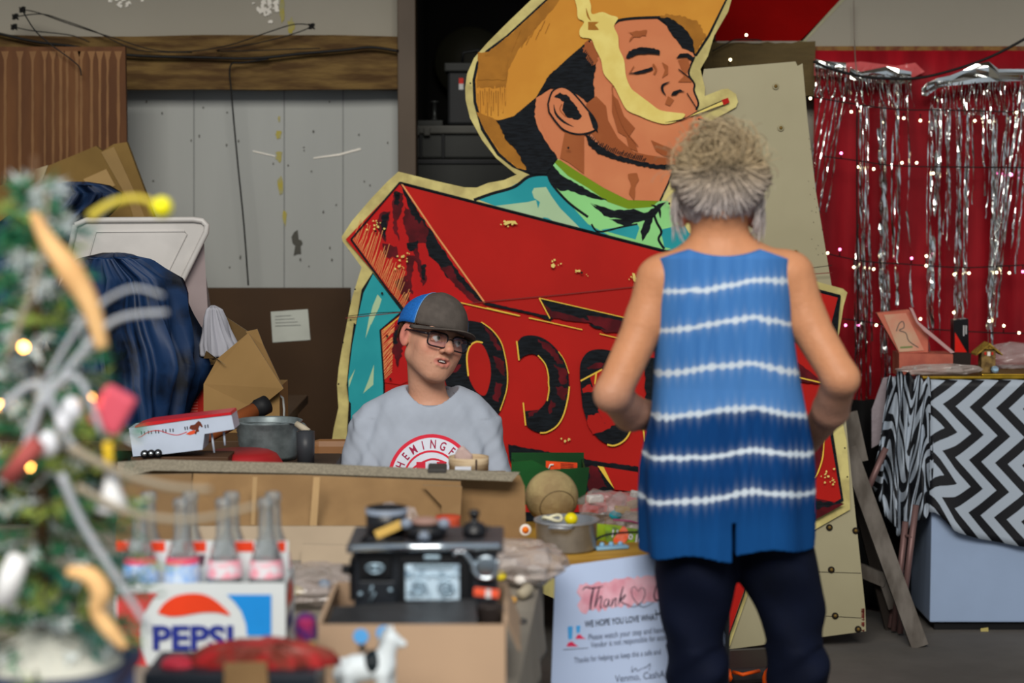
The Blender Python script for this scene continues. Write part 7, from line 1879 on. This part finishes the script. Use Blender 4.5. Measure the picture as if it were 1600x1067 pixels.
m = MB(); m.grid(lambda u, v: Vector((W(1330, 0, 6.98).x + .25 * u, 7.0 + .02 * math.sin(u * 20), .75 * v + .01)), 20, 6, mat('black_cloth', (7, 7, 8), rough=.9)); tag(m.build('black_cloth', solid=.003), 'black cloth hanging under the table behind the easel', 'cloth')
# floor litter
or_ = mat('safety_orange', (238, 84, 14), rough=.5)
c = WZ(1162, 1060, 0)
t_ = thing('orange_black_mat', 'black and orange folded thing on the floor between the woman\'s legs', 'bag', c)
m = MB(); m.box(c + Vector((0, .05, .025)), (.26, .24, .05), mat('bag_dark', (44, 40, 40)), RZ(rad(12)), .015); m.build('body', t_)
m = MB(); m.tube([WZ(1146, 1050, .052), WZ(1160, 1054, .055), WZ(1186, 1048, .052)], .006, or_, 8); m.tube([WZ(1136, 1050, .04), WZ(1137, 1060, .03)], .015, or_, 8); m.build('orange_trim', t_)
m = MB(); m.ball(WZ(1206, 1062, .04), (.03, .03, .04), or_, 14); m.build('orange_end', t_)

# ================================================================ near left: stand, tree and trinkets
zS = .95
t_ = thing('storage_bin', 'blue rimmed plastic bin at the bottom left corner under the tree', 'bin', (-.62, 2.42, TOP))
m = MB(); m.box((-.76, 2.40, (TOP + zS) / 2), (.56, .20, zS - TOP - .02), mat('bin_blue', (74, 98, 150), rough=.4), bev=.01); m.build('bin_body', t_)
m = MB(); m.box((-.76, 2.40, zS - .012), (.575, .215, .022), mat('bin_lid_navy', (44, 56, 86), rough=.4), bev=.008); m.build('lid', t_)
m = MB(); x0, x1 = W(215, 0, 2.75).x, W(490, 0, 2.75).x
dz = W(0, 1050, 2.72).z
m.box(((x0 + x1) / 2, 2.78, (TOP + dz) / 2), (x1 - x0, .14, dz - TOP - .001), mat('dark_tin', (30, 36, 44), rough=.4), bev=.006); tag(m.build('dark_tin_box'), 'dark flat tin box in front of the bottle carton', 'box')
lump('red_cloth_bundle', 'crumpled red cloth bundle lying in front of the bottle carton', 'cloth', [(1012, 378, 430), (1015, 358, 455), (1024, 340, 478), (1036, 322, 488), (1047, 314, 490)], 2.74, .07, mat('red_satin', (166, 34, 36), rough=.4, c2=(120, 56, 46), scale=30, spec=.4), 6, .022, 13, n=80)
lump('red_cloth_scrap', 'small pinkish red cloth scrap at the foot of the carton', 'cloth', [(1032, 262, 280), (1038, 250, 292), (1047, 246, 304)], 2.74, .05, mat('red_pink_cloth', (186, 50, 66), rough=.5), 7, .004, 7)
m = MB(); m.slab([W(x, y, 2.70) for x, y in ((350, 1038), (416, 1036), (420, 1090), (350, 1090))], (0, .01, 0), card); tag(m.build('cardboard_tag'), 'small blank cardboard tag leaning on the red cloth', 'card')
lump('magenta_scrap', 'magenta and blue crumpled scrap right of the bottle carton', 'cloth', [(963, 468, 480), (972, 460, 490), (990, 458, 492), (1002, 462, 492)], 2.86, .05, mat('magenta_cloth', (176, 40, 76), rough=.5, c2=(36, 34, 96), scale=30), 9, .004, 7)
lump('beige_cloth', 'beige cloth spilling at the right end of the red bundle', 'cloth', [(1008, 478, 488), (1020, 474, 494), (1040, 472, 498), (1062, 470, 500)], 2.78, .05, mat('beige_cloth', (176, 146, 86), rough=.7), 12, .004, 7)
for i, (px, py, r_, col, lb) in enumerate(((470, 945, .010, (90, 150, 200), 'tiny pale blue bead right of the carton'), (655, 1052, .011, (200, 130, 60), 'orange bead beside the toy horse'), (690, 1058, .009, (206, 200, 180), 'cream bead beside the orange bead'), (510, 1045, .010, (190, 176, 150), 'beige bead left of the toy horse'), (745, 1060, .012, (150, 90, 50), 'brown bead before the tan box'))):
    c = W(px, py, 2.9); c = WZ(px, py, TOP) if False else Vector((W(px, 0, 2.86).x, 2.86 + i * .01, TOP + .02))
    m = MB(); m.ball(c, (r_, r_, r_ * .9), mat('bead_%d' % col[0], col, rough=.3), 12); tag(m.build('bead'), lb, 'bead')
# tree
TD = 2.34
random.seed(21)
tb = Vector((W(30, 0, TD).x, TD + .06, zS))
tree = thing('christmas_tree', 'small frosted artificial Christmas tree at the left edge', 'tree', tb)
tg1 = mat('needle_green', (50, 120, 84), rough=.6); tg2 = mat('needle_olive', (146, 164, 80), rough=.6); tg3 = mat('needle_frost', (200, 208, 208), rough=.6); tg4 = mat('needle_teal', (34, 104, 92), rough=.6)
m = MB(); m.tube([tb, tb + Vector((.0, 0, .62))], [.010, .004], mat('trunk_brown', (84, 60, 40)), 8); m.build('trunk', tree)
mN = MB(); mB = MB(); bark = mat('twig', (96, 92, 74))
def needles(p, d, n, L_, mt):
    for k in range(n):
        t = k / n; c = p + d * t; a = Vector((random.gauss(0, 1), random.gauss(0, 1), random.gauss(0, 1))).normalized() * L_ * random.uniform(.6, 1) + d.normalized() * L_ * .5
        s_ = a.cross(Vector((random.random() - .5, random.random() - .5, random.random() - .5))).normalized() * .0022
        mN.add([c - s_, c + s_, c + a], [(0, 1, 2)], mt)
for i in range(120):
    t = (i / 120) ** 1.25; z = .02 + t * .57; R_ = (.128 * (1 - t) ** .6 + .02) * random.uniform(.7, 1.08); an = i * 2.399
    d = Vector((math.cos(an) * R_, math.sin(an) * R_ * .8, R_ * random.uniform(-.25, .25)))
    p = tb + Vector((0, 0, z)); mB.tube([p, p + d * .6 + Vector((0, 0, .01)), p + d], [.0025, .002, .001], bark, 5)
    mt = random.choice((tg1, tg1, tg2, tg4, tg3, tg1))
    needles(p + d * .1, d * .95, 40, .022, mt)
    for k in range(3):
        q = p + d * random.uniform(.35, .8); dd_ = Vector((random.gauss(0, 1), random.gauss(0, 1), random.gauss(0, .5))).normalized() * R_ * .38
        needles(q, dd_, 14, .022, random.choice((tg1, tg2, tg3, tg3, mt)))
tag(mN.build('needles', tree), kind='stuff'); mB.build('branches', tree)
# snowy base cloth
m = MB(); m.lathe([(.085, .001), (.075, .012), (.05, .03), (.03, .045), (0, .046)], (tb.x + .01, TD + .06, zS), mat('snow_cloth', (180, 180, 170), rough=.9), 24); tag(m.build('tree_skirt'), 'white cloth round the foot of the small Christmas tree', 'cloth')
silv = mat('silver_twig', (158, 162, 168), rough=.4); tan2 = mat('taupe_twig', (140, 130, 112), rough=.6)
def twig(pts, r_, D, mm, label, name='glitter_twig'):
    m = MB(); q = catmull([W(x, y, D) for x, y in pts], 5); m.tube(q, [r_ * (1 - .5 * i / len(q)) for i in range(len(q))], mm, 8)
    return tag(m.build(name), label, 'twig')
twig([(60, 640), (120, 560), (180, 500), (262, 488)], .0052, 2.28, silv, 'silver twig reaching right across the blue jacket')
twig([(70, 600), (130, 500), (200, 452), (256, 462)], .0035, 2.28, silv, 'thin silver twig just above the long silver twig')
twig([(40, 700), (70, 620), (120, 590), (160, 680)], .006, 2.28, silv, 'bent silver twig in the middle of the tree')
twig([(10, 560), (60, 420), (75, 300)], .004, 2.28, tan2, 'thin taupe twig rising at the left edge to the tree top')
twig([(110, 700), (180, 735), (260, 760), (330, 765)], .006, 2.26, tan2, 'taupe twig in front of the long cardboard box')
twig([(120, 760), (200, 800), (300, 812), (400, 790)], .005, 2.26, tan2, 'lower taupe twig above the bottle necks')
twig([(95, 740), (130, 820), (180, 900), (235, 985)], .006, 2.28, silv, 'silver twig hanging down in front of the carton left edge')
twig([(0, 640), (60, 600), (110, 690), (150, 720)], .005, 2.28, silv, 'silver twig low over the left edge lights')
twig([(140, 340), (175, 318), (215, 310), (250, 322)], .006, 2.28, mat('yellow_stem', (188, 170, 60)), 'yellow twig leading to the yellow ball', 'yellow_twig')
m = MB(); m.ball(W(253, 324, 2.28), (.0122, .0122, .0122), mat('ball_yellow', (236, 214, 24), rough=.4), 20); tag(m.build('ball_ornament'), 'bright yellow ball at the end of the stem above the white tote', 'ornament')
wdn = mat('pale_wood_curl', (214, 172, 118), rough=.6, c2=(196, 150, 98), scale=12)
def curl(pts, rs, D, label):
    m = MB(); q = catmull([W(x, y, D) for x, y in pts], 6); n = len(q); rr = [np.interp(i / (n - 1), np.linspace(0, 1, len(rs)), rs) for i in range(n)]
    m.tube(q, rr, wdn, 14, flat=.8); tag(m.build('wood_curl_ornament'), label, 'ornament')
curl([(52, 332), (72, 372), (110, 425), (142, 480), (160, 545)], [.006, .012, .019, .014, .009], 2.28, 'long pale wooden curl hanging high on the tree')
curl([(105, 893), (140, 900), (158, 925), (152, 955), (172, 985), (196, 1012)], [.007, .014, .016, .011, .012, .006], 2.28, 'pale wooden curl hanging low on the tree beside the carton')
c = W(175, 775, 2.28); m = MB(); m.lathe([(0, .032), (.006, .030), (.010, .01), (.019, -.014), (.017, -.018), (0, -.018)], c, mat('bell_white', (220, 220, 220), rough=.4), 24)
tag(m.build('bell_ornament'), 'white bell ornament hanging right of the tree', 'ornament')
m = MB(); m.tube([W(168, 690, 2.28), W(170, 720, 2.28), W(172, 748, 2.28)], .005, mat('ribbon_yellow', (214, 178, 40)), 8); tag(m.build('yellow_ribbon'), 'short yellow ribbon above the white bell', 'ribbon')
c = W(18, 905, 2.26); m = MB(); m.tube([W(30, 868, 2.26), W(18, 900, 2.26), W(4, 945, 2.26)], [.011, .014, .012], mat('bell_white', (220, 220, 220)), 14); tag(m.build('white_ornament'), 'long white ornament at the left edge low on the tree', 'ornament')
for x, y, r_, lb in ((75, 694, .012, 'white puff ornament left of the middle of the tree'), (112, 640, .012, 'white puff ornament right of the lit bulbs'), (100, 660, .010, 'small white puff touching its larger neighbour')):
    m = MB(); m.ball(W(x, y, 2.28), (r_, r_, r_ * 1.3), mat('puff_white', (206, 208, 214), rough=.8), 14); tag(m.build('puff_ornament'), lb, 'ornament')
m = MB(); m.tube([W(60, 690, 2.25), W(10, 750, 2.25)], .011, mat('dusty_red', (150, 70, 66)), 8); tag(m.build('red_ornament'), 'dull red stick ornament at the lower left of the tree', 'ornament')
m = MB(); m.box(W(176, 640, 2.3), (.04, .02, .05), mat('rose_ornament', (196, 80, 96)), RY(rad(30)), .006); tag(m.build('rose_ornament'), 'rose pink ornament at the right of the tree', 'ornament')
lit = mat('tree_bulb', (255, 180, 80), emit=(255, 178, 84), estr=26.0)
for x, y, lb in ((37, 542, 'glowing orange tree light, topmost'), (140, 622, 'glowing orange tree light, the one farthest right'), (42, 686, 'glowing orange tree light in the middle of the tree'), (45, 728, 'glowing orange tree light, the lowest one'), (-2, 634, 'glowing tree light cut by the left edge')):
    m = MB(); c = W(x, y, 2.29); m.ball(c, .0042, lit, 10); m.tube([c + Vector((0, .004, 0)), c + Vector((.002, .03, .004))], .002, tg1, 6); tag(m.build('tree_light'), lb, 'light')
